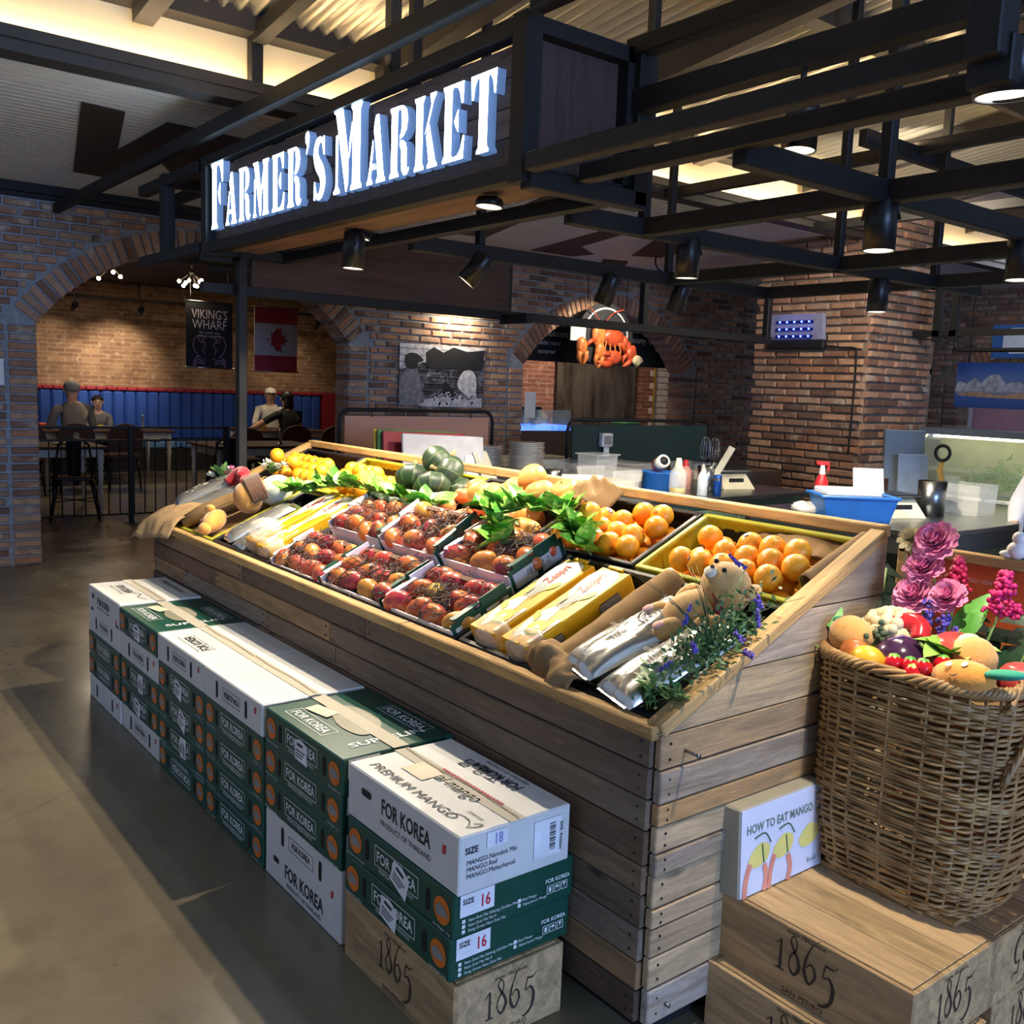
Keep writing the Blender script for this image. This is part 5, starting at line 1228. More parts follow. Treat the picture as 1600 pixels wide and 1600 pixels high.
# ---------------- wicker basket ----------------
t=NT('wicker'); v=t.coord('Object'); oi=t.n('ShaderNodeObjectInfo'); c=t.mix(t.ramp(t.noise(v,18,4),[(.3,0.),(.75,1.)]),'#7d5a37','#b9965f'); c=t.mix(t.ramp(t.noise(v,60,2),[(.6,0.),(.75,.5)]),c,'#c7a877'); M_WICK=t.out(c,.45)
BX,BY,BZ0,BZ1=-1.172,2.27,.342,.905
bk=thing('wicker_basket','large woven wicker basket standing on the wooden wine crates','basket',(BX,BY,BZ0))
def bsize(s):
    k=[(0,.185,.150),(.08,.215,.180),(.35,.240,.196),(.7,.240,.196),(1,.248,.200)]
    for (a,x,y),(b,x2,y2) in zip(k[:-1],k[1:]):
        if s<=b: f=(s-a)/(b-a); f=f*f*(3-2*f); return x+(x2-x)*f,y+(y2-y)*f
    return k[-1][1:]
def bpt(s,a,off=0):
    w,d=bsize(s); e=2/3.2; ca,sa=math.cos(a),math.sin(a)
    return V((math.copysign(abs(ca)**e,ca)*(w+off),math.copysign(abs(sa)**e,sa)*(d+off),s*(BZ1-BZ0)))
NS=30
for k in range(NS):
    a=2*PI*(k+.5)/NS; MB().tube([bpt(i/10,a) for i in range(11)],.0042,5).build('stake',M_WICK,bk)
rows=32
for r in range(rows):
    s=.01+.95*r/(rows-1); m=MB(); 
    for tw in range(2):
        pts=[]; n=NS*4
        for i in range(n): a=2*PI*i/n; pts.append(bpt(s+tw*.011+.010*math.sin(a*2+r),a,(.0058*math.cos(NS*a/2+PI*(r+tw)))))
        m.tube(pts,.0048,4,True)
    m.build('weaver',M_WICK,bk)
for j in range(5):
    pts=[]; n=140
    for i in range(n): a=2*PI*i/n; ph=NS*.6*a+j*1.26; pts.append(bpt(1,a,.010*math.cos(ph))+V((0,0,.010+.011*math.sin(ph))))
    MB().tube(pts,.0062,5,True).build('rim_strand',M_WICK,bk)
for sx in(-1,1):
    for j in range(3):
        pts=[]
        for i in range(25):
            tt=i/24; y=(tt-.5)*.17; z=.55+.055*math.sin(PI*tt)-.02*abs(tt-.5); ph=tt*26+j*2.1; pts.append((sx*(.243+.007*math.cos(ph)),y+.006*math.sin(ph)-.05,z+.008*math.sin(ph)))
        MB().tube(pts,.0058,5).build('handle_strand',M_WICK,bk)
for j in range(4):  # side loop on the right face
    pts=[(.245+.02*math.sin(PI*i/20)+.004*math.cos(i*1.3+j*1.57),-.13+.012*i,.36+.12*math.sin(PI*i/20)+.006*math.sin(i*1.3+j*1.57)) for i in range(21)]
    MB().tube(pts,.005,5).build('loop_strand',M_WICK,bk)
MB().box((0,0,.008),(.36,.29,.012)).build('base',M_WICK,bk)
# ---------------- produce and flowers in the basket ----------------
def inb(x,y,z): return V((BX+x,BY+y,BZ0+z+.055))
def item(m,name,mat,p,label,cat,M=None): return tag(m.build(name,mat,None,TR(*p)@(M or MX())),label,cat)
struct_pad=tag(MB().lathe([(.0,.525),(.15,.525),(.17,.49)],24,SC(1.25,1.05,1)).build('filler_cushion',M_BURL,None,TR(BX,BY,BZ0)),'burlap padding filling the wicker basket','padding')
q=random.Random(12); m=MB(); m.ball((0,0,0),(.082,.078,.058),14,10)
for k in range(90):
    a=q.uniform(0,6.28); e=q.uniform(0,1.35); d=V((math.cos(a)*math.cos(e),math.sin(a)*math.cos(e),math.sin(e))); m.ball((d.x*.080,d.y*.076,d.z*.060),q.uniform(.012,.019),7,5)
item(m,'cauliflower',plain('cauliflower','#d9cda6',.8,var=.15,scale=60),inb(-.115,.0,.555),'lumpy cream cauliflower at the back left of the basket','cauliflower')
t=tag(MB().ball((0,0,0),(.058,.052,.052),16,12).build('plush_fruit',mat_plush('peach_plush','#dca257'),None,TR(*inb(-.175,-.10,.555))),'round peach coloured plush with teal leaf on the left rim','soft toy'); MB().ball((-.045,.03,.025),(.03,.022,.012),10,6).build('felt_leaf',plain('teal_felt','#2f8f75',.9),t)
t=tag(MB().ball((0,0,0),(.07,.066,.055),20,14,None,lambda d:1-.05*abs(math.sin(3*math.atan2(d.y,d.x)))).build('purple_cabbage',plain('aubergine_purple','#3a2040',.2,var=.4,scale=14),None,TR(*inb(-.045,-.085,.525))),'glossy dark purple cabbage in the middle of the basket','cabbage')
MB().tube([(-.02,-.03,.045),(.0,.0,.058),(.02,.03,.045)],.004,5).build('leaf_vein',plain('pale_purple','#7a5a80',.4),t)
t=tag(MB().tube(spline([(-.055,-.03,-.02),(-.05,.0,.015),(-.01,.025,.035),(.035,.015,.03),(.055,-.02,.0)],6),[.026+.012*math.sin(PI*i/24) for i in range(25)],12).build('red_pepper',plain('glossy_red','#b8262f',.22),None,TR(*inb(-.065,-.03,.570))@SC(.78)),'curled glossy red pepper above the purple cabbage','pepper'); MB().tube([(.055,-.02,.0),(.072,-.03,-.012),(.085,-.03,-.015)],.006,6).build('stem',M_VINE,t)
t=tag(MB().ball((0,0,0),(.060,.056,.052),16,12,None,apf).build('red_apple',plain('pink_red_apple','#cf4b4a',.3,var=.2,scale=25),None,TR(*inb(.05,.0,.555))),'large pinkish red apple behind the lettuce leaves','apple'); MB().tube([(0,0,.036),(.003,0,.056)],.002,5).build('stem',M_STEMD,t)
t=tag(MB().ball((0,0,0),(.056,.054,.050),16,12,None,apf).build('red_apple',plain('pink_red_apple','#cf4b4a',.3),None,TR(*inb(.20,.02,.515))),'red apple at the right rim behind the smiling plush carrot','apple'); MB().tube([(0,0,.034),(.003,0,.054)],.002,5).build('stem',M_STEMD,t)
def plush_carrot(p,rz,label):
    t=thing('plush_carrot',label,'soft toy',M=TR(*p)@RZ(rz)@RY(R(-12)))
    MB().ball((0,0,0),(.078,.046,.042),16,12,None,lambda d:1+.12*d.x).build('body',mat_plush('carrot_plush','#e0983f'),t); MB().ball((.115,0,.014),(.05,.028,.012),12,6).build('felt_leaf',plain('teal_felt','#2f8f75',.9),t)
    for s in(-1,1): MB().lathe([(.0085,0),(.006,.002),(0,.0025)],10).build('eye',M_FWHITE,t,TR(.02+.0*s,-.030+.006*s,.036)@TR(s*.016,0,0)@RX(.6))
    MB().tube([(.01,-.046,.016),(.02,-.048,.012),(.03,-.046,.016)],.0015,4).build('smile',M_BRNP,t)
plush_carrot(inb(.135,-.150,.535),-.15,'smiling plush carrot with teal felt leaf on the front rim')
item(MB().ball((0,0,0),(.050,.046,.050),14,10),'plush_fruit',mat_plush('peach_plush','#dca257'),inb(.125,-.06,.565),'plain peach coloured plush ball behind the smiling carrot','soft toy')
LET=leafmesh(.12,.055,mat_leaf('lettuce_leaf','#7fae4a','#a9c96a'),curl=.35,fold=.5)
t=thing('lettuce_head','pale green lettuce with a bulb in the centre right of the basket','lettuce',inb(.07,-.05,.545)); MB().ball((.03,.01,.035),(.036,.034,.036),12,8).build('bulb',plain('lettuce_bulb','#d3d79c',.5),t)
for k in range(7): link('leaf',LET,t,RZ(k*.9+.3)@RX(.5+.12*(k%3))@SC(.8+.1*(k%2)))
M_BERRY=plain('shiny_berry_red','#c01523',.18)
for i,(x,y,z) in enumerate([(-.01,-.175,.535),(.025,-.165,.535),(.06,-.17,.54),(.045,-.185,.525),(.085,-.13,.55)]):
    t=tag(MB().ball((0,0,0),(.022,.022,.024),12,10,None,lambda d:1-.12*max(0,-d.z)).build('strawberry',M_BERRY,None,TR(*inb(x,y,z))),['strawberry nearest the purple cabbage on the front rim','strawberry second from the cabbage along the rim','upper strawberry of the pair beside the plush carrot','lowest strawberry tucked at the basket rim','single strawberry up against the lettuce leaf'][i],'strawberry','strawberries along the basket rim')
    MB().lathe([(.0,.026),(.012,.022),(.015,.018)],6).build('calyx',M_POTHOS,t)
t=tag(MB().ball((0,0,0),(.042,.036,.034),14,10,None,lambda d:1+.12*abs(d.x)**6).build('lemon',plain('lemon_yellow','#dcae2c',.4),None,TR(*inb(-.085,-.165,.525))),'yellow lemon sunk behind the front rim of the basket','lemon')
t=tag(MB().ball((0,0,0),(.04,.038,.036),14,10).build('onion',plain('onion_orange','#b96a34',.4,var=.3,scale=30),None,TR(*inb(-.135,-.140,.525))),'orange brown onion under the round plush on the left rim','onion'); MB().tube([(.03,-.01,.0),(.05,-.02,.005)],[.012,.004],6).build('neck',M_STEMD,t)
t=thing('broccoli','small dark green broccoli beside the cauliflower','broccoli',inb(-.115,-.075,.55)); m=MB(); q=random.Random(4)
for k in range(50): m.ball((q.gauss(0,.018),q.gauss(0,.018),q.gauss(.01,.012)),.008,5,4)
stuff(m.build('florets',plain('broccoli_green','#4d5f45',.9),t)); MB().cyl((0,0,-.04),(0,0,0),.014).build('stalk',M_VINE,t)
# flowers
CARN=[blossom(.056,M_FPINK,10+i,7,13) for i in range(2)]; CARW=blossom(.042,plain('ivory_petal','#e3d9b2',.6),14,4,9)
def stemfl(name,label,p,base,me,sc=1.,cat='flower',group='flowers in the basket',rx=-.5):
    t=thing(name,label,cat,base,group=group); d=p-base; MB().tube(spline([V((0,0,0)),d*.5+V((.008,0,.01)),d],5),.003,5).build('stalk',M_VINE,t); link('bloom',me,t,TR(*d)@RX(.9)@SC(sc)); return t
for i,(x,y,z,s,l) in enumerate([(-.095,.13,.79,1.1,'large pink carnation at the top of the flower group'),(-.115,.12,.72,1.,'pink carnation below the large topmost one'),(-.125,.10,.645,1.05,'pink carnation lowest on the left of the group'),(-.045,.12,.655,.95,'pink carnation lowest on the right of the group')]):
    stemfl('carnation',l,inb(x,y,z),inb(x*.8,y*.6,.47),CARN[i%2],s)
stemfl('carnation','small ivory carnation at the upper left of the pink group',inb(-.165,.13,.79),inb(-.12,.08,.47),CARW,.9)
def plume(label,p,base,mat,seed,L=.11,r=.05):
    q=random.Random(seed); t=thing('astilbe_plume',label,'flower',base,group='flowers in the basket'); d=p-base; MB().tube([V((0,0,0)),d*.6,d],.003,5).build('stalk',M_VINE,t); m=MB()
    for k in range(170):
        tt=q.random(); rr=r*(1-tt*.75)*math.sqrt(q.random()); a=q.uniform(0,6.28); m.ball(d+V((rr*math.cos(a),rr*math.sin(a),tt*L-.03)),q.uniform(.004,.009),5,4)
    m.build('plume',mat,t)
plume('crimson plume flower standing at the centre right',inb(.085,.14,.665),inb(.05,.09,.47),M_FMAG,1); plume('crimson plume half hidden behind the pink carnations',inb(-.045,.16,.70),inb(-.03,.1,.47),M_FRED,2,.09,.035)
plume('magenta plume leaning over the right rim',inb(.255,.12,.60),inb(.18,.06,.47),plain('deep_magenta_petal','#a8186e',.6,var=.3,scale=70),3,.10,.05); plume('low magenta plume at the picture edge',inb(.27,.06,.53),inb(.2,.04,.47),plain('deep_magenta_petal','#a8186e',.6),4,.08,.05)
plume('small red plume in front of the dark monstera leaf',inb(.165,.15,.615),inb(.14,.1,.47),M_FRED,5,.05,.018)
for i,(x,l) in enumerate(((-.075,'violet spike below the pink carnations'),(-.035,'violet spike right of its twin among the stems'),(.0,'short violet spike near the centre leaf'))):
    t=thing('violet_spike',l,'flower',inb(x,.09,.47),group='flowers in the basket'); m=MB(); q=random.Random(i)
    for k in range(40): m.ball((q.gauss(0,.006),q.gauss(0,.006),.08+.10*q.random()-.03*i),.006,5,4)
    m.build('florets',M_LAV,t); MB().tube([(0,0,0),(0,0,.1)],.002,4).build('stalk',M_VINE,t)
def monstera():
    m=MB(); n=13; out=[]
    for i in range(n):
        t=i/(n-1); w=.11*math.sin(PI*min(1,t*.94+.05))**.7*(1-.35*t); out.append((w,t*.22))
    for s in(-1,1):
        for i in range(n-1):
            if i in(3,6,9): 
                (w0,y0),(w1,y1)=out[i],out[i+1]; w0*=.45; w1*=.45
            else: (w0,y0),(w1,y1)=out[i],out[i+1]
            f=lambda w,y:(s*w,y,-.5*y*y*2-.12*w+.2*w*w*10)
            m.add([f(0,y0),f(w0,y0-.01),f(w1,y1-.01),f(0,y1)],[(0,1,2,3) if s>0 else (3,2,1,0)],None,True)
    return m.data('blade',M_DKLEAF)
MON=monstera()
for i,(x,y,z,rz,rx,s,l) in enumerate([(-.215,.09,.52,.45,1.15,1.0,'dark monstera leaf rising at the left behind the cauliflower'),(-.19,.03,.50,1.0,.8,.75,'smaller dark monstera leaf drooping over the left rim'),(.115,.12,.50,-.25,1.05,1.05,'dark monstera leaf rising behind the lettuce'),(.19,.10,.49,-.9,.75,.9,'dark monstera leaf spreading towards the right rim'),(.02,.13,.50,.3,1.0,.7,'dark leaf between the violet spikes and red plume')]):
    t=thing('monstera_leaf',l,'leaf',M=TR(*inb(x,y,z))@RZ(rz)@RX(rx)@SC(s),group='monstera leaves in the basket'); link('blade',MON,t); MB().tube([(0,0,0),(0,.2,-.03)],.003,5).build('midrib',M_VINE,t)
BGL=leafmesh(.15,.042,mat_leaf('bright_leaf','#4a8f3a','#5fa645'),curl=.3)
for x,y,z,rz,rx,l in((-.235,-.10,.56,1.0,.9,'bright green leaf standing at the left rim'),(-.245,-.15,.52,1.5,.45,'bright green leaf poking out over the left handle'),(-.0,.12,.55,-.2,1.2,'bright green leaf among the violet spikes')):
    t=thing('broad_leaf',l,'leaf',M=TR(*inb(x,y,z))@RZ(rz)@RX(rx),group='bright leaves in the basket'); link('blade',BGL,t); MB().tube([(0,-.04,.01),(0,.0,0)],.003,5).build('stalk',M_VINE,t)
# ---------------- orange framed board behind the basket ----------------
t=thing('framed_board','orange red board in a pine frame standing behind the basket','board',(-.90,2.56,.34))
nt=NT('orange_red_print'); c=nt.mix(nt.ramp(nt.noise(nt.coord('Object'),3,2),[(.3,0.),(.7,1.)]),'#b5402a','#c8612c'); M_ORB=nt.out(c,.4)
MB().box((0,.0,.40),(1.08,.015,.80)).build('panel',M_ORB,t)
for x,z,w,h in((0,.80,1.10,.028),(0,.012,1.10,.024),(-.54,.4,.024,.8),(.54,.4,.024,.8)): MB().box((x,-.004,z),(w,.035,h),bev=.003).build('frame_strip',M_PINE,t)
F=basis((0,-.009,0),(1,0,0),(0,0,1),(0,-1,0)); MB().text('마르쉐 •FRESH MANGO• NEW',F@TR(-.37,.735,0),.0165,.8).text('M',F@TR(-.10,.60,0),.13,.8,.3).build('lettering',plain('pale_pink_ink','#e6b7b0',.5),t)
MB().flat(spl2([(-.45,.4),(-.36,.58),(-.28,.63),(-.2,.55),(-.25,.42),(-.35,.36)],5,True),F).build('fruit_print',plain('orange_fruit_print','#c8712e',.4),t)
# white rabbit figurine on the board
t=thing('rabbit_figurine','small white rabbit figurine sitting on the pine frame','figurine',(-1.135,2.562,1.155)); mw=plain('figurine_white','#e6e2dc',.5)
MB().ball((0,0,.022),(.026,.022,.024),12,8).ball((-.022,-.006,.010),(.020,.014,.010),8,6).build('body',mw,t); MB().ball((.004,0,.055),(.018,.017,.018),12,8).build('head',mw,t)
for s in(-1,1): MB().ball((.010+s*.007,.004,.082),(.006,.005,.018),8,6).build('ear',mw,t)
# ---------------- kitchen counters behind the stand ----------------
M_GRNF=plain('green_fridge_front','#5f7566',.35,.3); M_CLEAR=glass('clear_plastic','#eef2f0',.1,.28); M_BLUEP=plain('blue_plastic','#1b62b4',.4); M_PAPER=plain('white_paper','#e4e4e2',.7,var=.04); M_REDP=plain('red_plastic','#c22431',.4); M_PORC=plain('white_porcelain','#e3e1da',.25,var=.04); M_CREAMC=plain('cream_enamel','#d3cfb6',.4)
CA=thing('steel_counter','long stainless worktop with green fridge drawers behind the stand','counter',(-5.3,4.75,0))
def ca(m,n,mat): o=m.build(n,mat,CA); o.location=V((5.3,-4.75,0)); return o
ca(MB().box((-5.3,4.75,.885),(2.6,2.15,.03),bev=.003),'worktop',M_INOX); ca(MB().box((-5.32,4.75,.48),(2.5,2.05,.78)),'cabinet',M_GRNF)
for i in range(3):
    y=4.0+i*.66; ca(MB().box((-4.055,y+.05,.66),(.02,.60,.30),bev=.006),'drawer_front',M_GRNF); ca(MB().box((-4.04,y+.05,.72),(.012,.46,.07)),'drawer_recess',M_BLACK)
CB=thing('steel_counter','stainless worktop carrying the blue tub right of centre','counter',(-3.0,5.4,0))
def cb(m,n,mat): o=m.build(n,mat,CB); o.location=V((3.0,-5.4,0)); return o
cb(MB().box((-3.02,5.45,.885),(1.16,1.80,.03),bev=.003),'worktop',M_INOX); cb(MB().box((-3.02,5.45,.82),(1.10,1.74,.10)),'apron',M_INOX)
for x in(-3.5,-2.5):
    for y in(4.62,6.3): cb(MB().cyl((x,y,0),(x,y,.80),.02,n=10),'leg',M_INOX)
cb(MB().box((-3.02,5.45,.25),(1.05,1.7,.02)),'undershelf',M_INOX)
CZ9=.901
# plates
PLM=MB().lathe([(0,.002),(.08,.002),(.13,.016),(.135,.018),(.08,.008),(0,.006)],24).data('plate',M_PORC)
for st,(x,y,n) in enumerate(((-5.50,4.42,19),(-5.85,4.30,15))):
    for k in range(n): tag(link('plate',PLM,None,TR(x+rnd.uniform(-.004,.004),y+rnd.uniform(-.004,.004),CZ9+.013*k)),('white plate in the taller stack beside the green board' if st==0 else 'white plate in the lower stack behind the white tray'),'plate','plates in the taller stack' if st==0 else 'plates in the lower stack')
tag(MB().box((0,0,.12),(.012,.20,.24),bev=.004).box((.008,0,.12),(.004,.16,.20)).build('display_tray',plain('beige_tray','#cfc8b6',.4),None,TR(-5.05,3.78,CZ9)@RZ(.5)@RY(-.45)),'beige rectangular tray leaning up in front of the plates','tray')
# leaning cutting boards
for i,(y,w,h,mt,l,th) in enumerate(((3.35,.62,.34,plain('red_board','#8e2430',.5),'red chopping board leaning behind the white one',.02),(3.32,.60,.35,plain('green_board','#3d6b3a',.5),'green chopping board leaning behind the red one',.014),(3.30,.58,.35,plain('yellow_board','#c9a93c',.5),'yellow chopping board rearmost of the leaning boards',.012))):
    tag(MB().box((0,0,h/2),(th,w,h),bev=.004).build('chopping_board',mt,None,TR(-5.20-.03*i,y,CZ9)@RY(-.12)@RX(-.03)),l,'chopping board','leaning chopping boards')
tag(MB().box((0,0,.165),(.02,.62,.33),bev=.012).build('chopping_board',plain('grey_white_board','#b9b9c0',.45),None,TR(-5.08,3.42,CZ9)@RY(-.15)@RX(-.04)),'large greyish white chopping board leaning in front','chopping board','leaning chopping boards')
tag(MB().box((0,0,.10),(.014,.12,.20),bev=.004).build('display_tray',M_PAPER,None,TR(-5.06,3.64,CZ9)@RY(-.2)),'small white tray beside the big white chopping board','tray')
# tube frames with hanging boards
def tube_frame(x,y0,y1,top,bot,board,label,pl,bl,z0):
    t=thing('menu_stand',label,'stand',(x,(y0+y1)/2,CZ9)); r=.08; pts=[(0,y0-(y0+y1)/2,0)]; c=(y0+y1)/2
    ys0,ys1=y0-c,y1-c; H=top-CZ9
    P=[(0,ys0,0),(0,ys0,H-r)]+[(0,ys0+r-r*math.cos(R(a)),H-r+r*math.sin(R(a))) for a in(30,60,90)]+[(0,ys1-r+r*math.sin(R(a)),H-r+r*math.cos(R(a))) for a in(0,30,60,90)]+[(0,ys1,0)]
    MB().tube(P,.014,8).build('tube_frame',M_STEEL,t)
    for y in(ys0,ys1): MB().box((0,y,.006),(.16,.05,.012)).build('foot',M_STEEL,t)
    MB().box((0,0,(pl+bl)/2-CZ9),(.012,ys1-ys0-.09,pl-bl)).build('board',board,t)
    for y in(-.5*(ys1-ys0)*.62,.5*(ys1-ys0)*.68): MB().tube([(0,y,H+.014),(.012,y,H),(.008,y,pl-CZ9-.01)],.004,5).build('hook',M_STEEL,t)
    return t
tube_frame(-6.35,3.31,4.72,1.335,.9,plain('salmon_board','#d29a80',.7,var=.05,scale=1),'black tube stand with a hanging salmon orange board','',0,0) if False else None
tube_frame(-6.35,3.33,4.73,1.34,.9,plain('salmon_board','#d29a80',.7,var=.05,scale=1),'black tube stand with a hanging salmon orange board',1.295,.93,0)
tube_frame(-5.75,5.03,6.72,1.31,.9,plain('dark_green_board','#1c3331',.6,var=.06),'black tube stand with a hanging dark green board',1.27,.96,0)
t=thing('label_printer','small white label box with paper hanging on the green board','printer',(-5.72,5.42,1.11)); MB().box((0,0,.04),(.05,.12,.11),bev=.008).build('case',M_WHITE,t); MB().box((.028,0,.04),(.004,.08,.07)).build('printed_face',M_INKG,t); MB().box((.0,.01,-.05),(.004,.06,.09)).build('paper_slip',M_PAPER,t)
# second worktop under the green board
tag(MB().box((-5.9,6.5,.45),(1.3,1.3,.88)).box((-5.9,6.5,.89),(1.34,1.34,.02)).build('side_counter',M_INOX),'steel side counter at the back below the green board','counter')
tag(MB().box((-6.15,4.6,.955),(.5,1.6,.05),bev=.01).box((-6.15,4.6,.92),(.46,1.5,.04)).build('food_tray',plain('pale_food','#d6d3b8',.6,var=.3,scale=18)),'long pale tray of chopped food behind the plates','tray')
# tubs
def tub(x,y,w,d,h,label,lid=True,cont=None,z=CZ9,flare=.88):
    t=thing('plastic_tub',label,'container',(x,y,z),group='clear plastic tubs'); a,b=w/2,d/2; m=MB()
    vs=[(-a*flare,-b*flare,0),(a*flare,-b*flare,0),(a*flare,b*flare,0),(-a*flare,b*flare,0),(-a,-b,h),(a,-b,h),(a,b,h),(-a,b,h)]
    m.add(vs,[(3,2,1,0),(0,1,5,4),(1,2,6,5),(2,3,7,6),(3,0,4,7)]); m.build('walls',M_CLEAR,t)
    if lid: MB().box((0,0,h+.004),(w+.03,d+.03,.012),bev=.004).build('lid',M_CLEAR,t,RZ(.1))
    if cont: MB().box((0,0,h*.25),(w*.84,d*.84,h*.45),bev=.01).build('contents',cont,t)
    return t
tub(-4.95,4.62,.20,.20,.20,'tall clear tub of dark dates with a loose lid',cont=plain('dark_dates','#4d302b',.6,var=.6,scale=90))
tub(-4.62,4.42,.36,.26,.14,'wide clear tub nearest the paper roll',lid=False,cont=plain('pale_slices','#b9ae96',.6,var=.3,scale=40)); tub(-5.0,4.95,.34,.26,.13,'clear tub behind the blue basin',cont=plain('white_food','#d8d2c0',.6,var=.2,scale=30)); tub(-5.35,4.72,.34,.24,.12,'low clear tub beside the plate stack',lid=False)
tub(-4.95,5.62,.26,.24,.13,'clear tub of white sauce behind the whisks',lid=False,cont=plain('cream_sauce','#dcd6c4',.5))
t=thing('paper_roll','white kitchen paper roll lying behind the rail','paper roll',M=TR(-4.55,4.12,CZ9+.055)@RZ(.95)); MB().cyl((-.13,0,0),(.13,0,0),.055,n=24).build('roll',M_PAPER,t); MB().cyl((.128,0,0),(.1315,0,0),.018,n=16).build('core',M_INKK,t)
tag(MB().cyl((0,0,0),(0,0,.10),.055,.075,20).build('steel_pan',M_INOX,None,TR(-5.0,4.25,CZ9)),'small steel pan beside the paper roll','pan')
for x,y,rz,l in((-5.25,4.22,.3,'folded white cloth next to the plates'),(-5.0,4.05,.1,'white paper sheets by the leaning beige tray')): tag(MB().grid(lambda a,b:((a-.5)*.24,(b-.5)*.18,.012+.015*math.sin(5*a+3*b)),8,6).build('cloth_sheet',M_PAPER,None,TR(x,y,CZ9+.005)@RZ(rz)),l,'cloth')
t=tag(MB().lathe([(0,.0),(.125,0),(.115,.12),(.13,.125),(.125,.13),(.105,.125),(.11,.01),(0,.01)],24).build('blue_basin',M_BLUEP,None,TR(-4.42,4.70,CZ9)),'upturned blue plastic basin on the steel counter','basin')
MB().lathe([(.12,.001),(.118,.012)],24).build('rim',M_BLUEP,t)
def bottle(x,y,h,r,body,cap,label,z=CZ9,liq=None,spray=False):
    t=thing('bottle',label,'bottle',(x,y,z),group='bottles on the counters'); MB().lathe([(0,0),(r,0),(r,h*.6),(r*.45,h*.78),(r*.35,h*.8)],16).build('bottle_body',body,t)
    MB().lathe([(0,h),(r*.28,h),(r*.45,h*.8),(r*.45,h*.76)],14).build('cap',cap,t)
    if liq: MB().lathe([(0,.004),(r*.93,.004),(r*.93,h*.2),(0,h*.2)],14).build('liquid',liq,t)
    if spray: MB().box((0,0,h+.012),(.075,.022,.024),bev=.006).box((.034,0,h-.014),(.012,.014,.035)).build('trigger',M_REDP,t,RZ(.6))
    return t
bottle(-4.17,4.60,.24,.055,M_CLEAR,plain('yellowish_cap','#d8d6ae',.4),'squeeze bottle of pale oil in front of the whisks',liq=plain('oil_yellow','#b59b3c',.2))
bottle(-4.12,4.78,.20,.033,glass('cloudy_plastic','#dfe8ef',.3,.55),M_CLEAR,'slim cloudy squeeze bottle beside the blue can')
bottle(-4.45,4.98,.20,.05,plain('sauce_red_brown','#b9877a',.4),M_REDP,'sauce jar with a red lid left of the oil bottle')
t=thing('jar_on_basin','white jar with black mouth tipped on the blue basin','jar',M=TR(-4.42,4.70,CZ9+.185)@RZ(-.4)@RX(0)@RY(1.2)); MB().lathe([(.0,-.05),(.042,-.05),(.045,.05),(.03,.055)],16).build('jar',M_PORC,t); MB().cyl((0,0,.05),(0,0,.057),.026,n=14).build('mouth',M_BLACK,t); MB().lathe([(.047,-.052),(.05,-.03)],16).build('red_band',M_REDP,t)
t=tag(MB().lathe([(0,0),(.027,0),(.027,.125),(.022,.133),(0,.131)],18).build('drink_can',plain('blue_can','#1d4fa8',.3,.6),None,TR(-4.08,4.88,CZ9)),'slim blue drink can on the counter edge','can'); MB().lathe([(.0275,.095),(.0275,.115)],18).build('silver_band',M_INOX,t)
t=thing('utensil_pot','tall steel pot holding whisks','pot',(-4.30,5.02,CZ9)); MB().lathe([(0,0),(.055,0),(.06,.17),(.056,.17),(.052,.005)],20).build('pot',M_INOX,t)
def whisk(x,y,tilt,rz,label):
    t=thing('whisk',label,'whisk',M=TR(x,y,CZ9+.10)@RZ(rz)@RX(tilt),group='whisks in the steel pot'); MB().cyl((0,0,-.06),(0,0,.10),.010,n=8).build('handle',M_INOX,t)
    for k in range(6):
        a=PI*k/6; P=[]
        for i in range(15):
            u=i/14; th=PI*u; w=.062*math.sin(th)**.8*(1 if u<.5 else -1) if False else .060*math.sin(2*PI*u*.5)*math.cos(0); z=.10+.17*math.sin(PI*u)
            s=-math.cos(PI*u); P.append((math.cos(a)*s*.052*math.sin(PI*min(1,max(.06,u)))**.3 if 0<u<1 else 0,math.sin(a)*s*.052 if 0<u<1 else 0,z))
        MB().tube(P,.0018,4).build('wire',M_INOX,t)
whisk(-4.31,5.00,.12,.9,'left steel whisk standing in the pot'); whisk(-4.28,5.05,.28,-2.6,'right steel whisk leaning out of the pot')
tag(MB().box((0,0,.12),(.045,.012,.24),bev=.01).build('spatula',plain('cream_spatula','#ddd6bd',.4),None,TR(-4.26,5.06,CZ9+.10)@RZ(.5)@RX(.2)@RY(.5)),'cream spatula leaning beside the right whisk','spatula')
def scale_m(x,y,rz,label,z=CZ9):
    t=thing('kitchen_scale',label,'scale',(x,y,z),rz); MB().add([(-.13,-.14,0),(.13,-.14,0),(.13,.14,0),(-.13,.14,0),(-.11,-.05,.10),(.11,-.05,.10),(.11,.12,.10),(-.11,.12,.10)],[(3,2,1,0),(4,5,6,7),(0,1,5,4),(1,2,6,5),(2,3,7,6),(3,0,4,7)]).build('case',M_CREAMC,t)
    MB().box((0,.03,.118),(.28,.22,.014),bev=.004).build('platform',M_INOX,t); MB().box((0,-.098,.052),(.12,.004,.04),RX(0)).build('readout',M_INKK,t); return t
scale_m(-4.42,5.40,1.3,'cream kitchen scale behind the blue can'); scale_m(-2.98,5.10,1.2,'cream kitchen scale right of the blue tub')
m=MB(); m.grid(lambda a,b:((a-.5)*.26,(b-.5)*.16,.012+.02*math.sin(PI*a)*math.sin(PI*b)+.006*math.sin(17*a+9*b)),12,8); t=tag(m.build('plastic_pouch',M_CLEAR,None,TR(-4.25,4.28,CZ9+.004)@RZ(.7)),'clear pouch of dark leaves behind the rail','pouch'); MB().box((0,0,.012),(.16,.10,.014),bev=.006).build('contents',plain('dark_seaweed','#3b3433',.7),t)
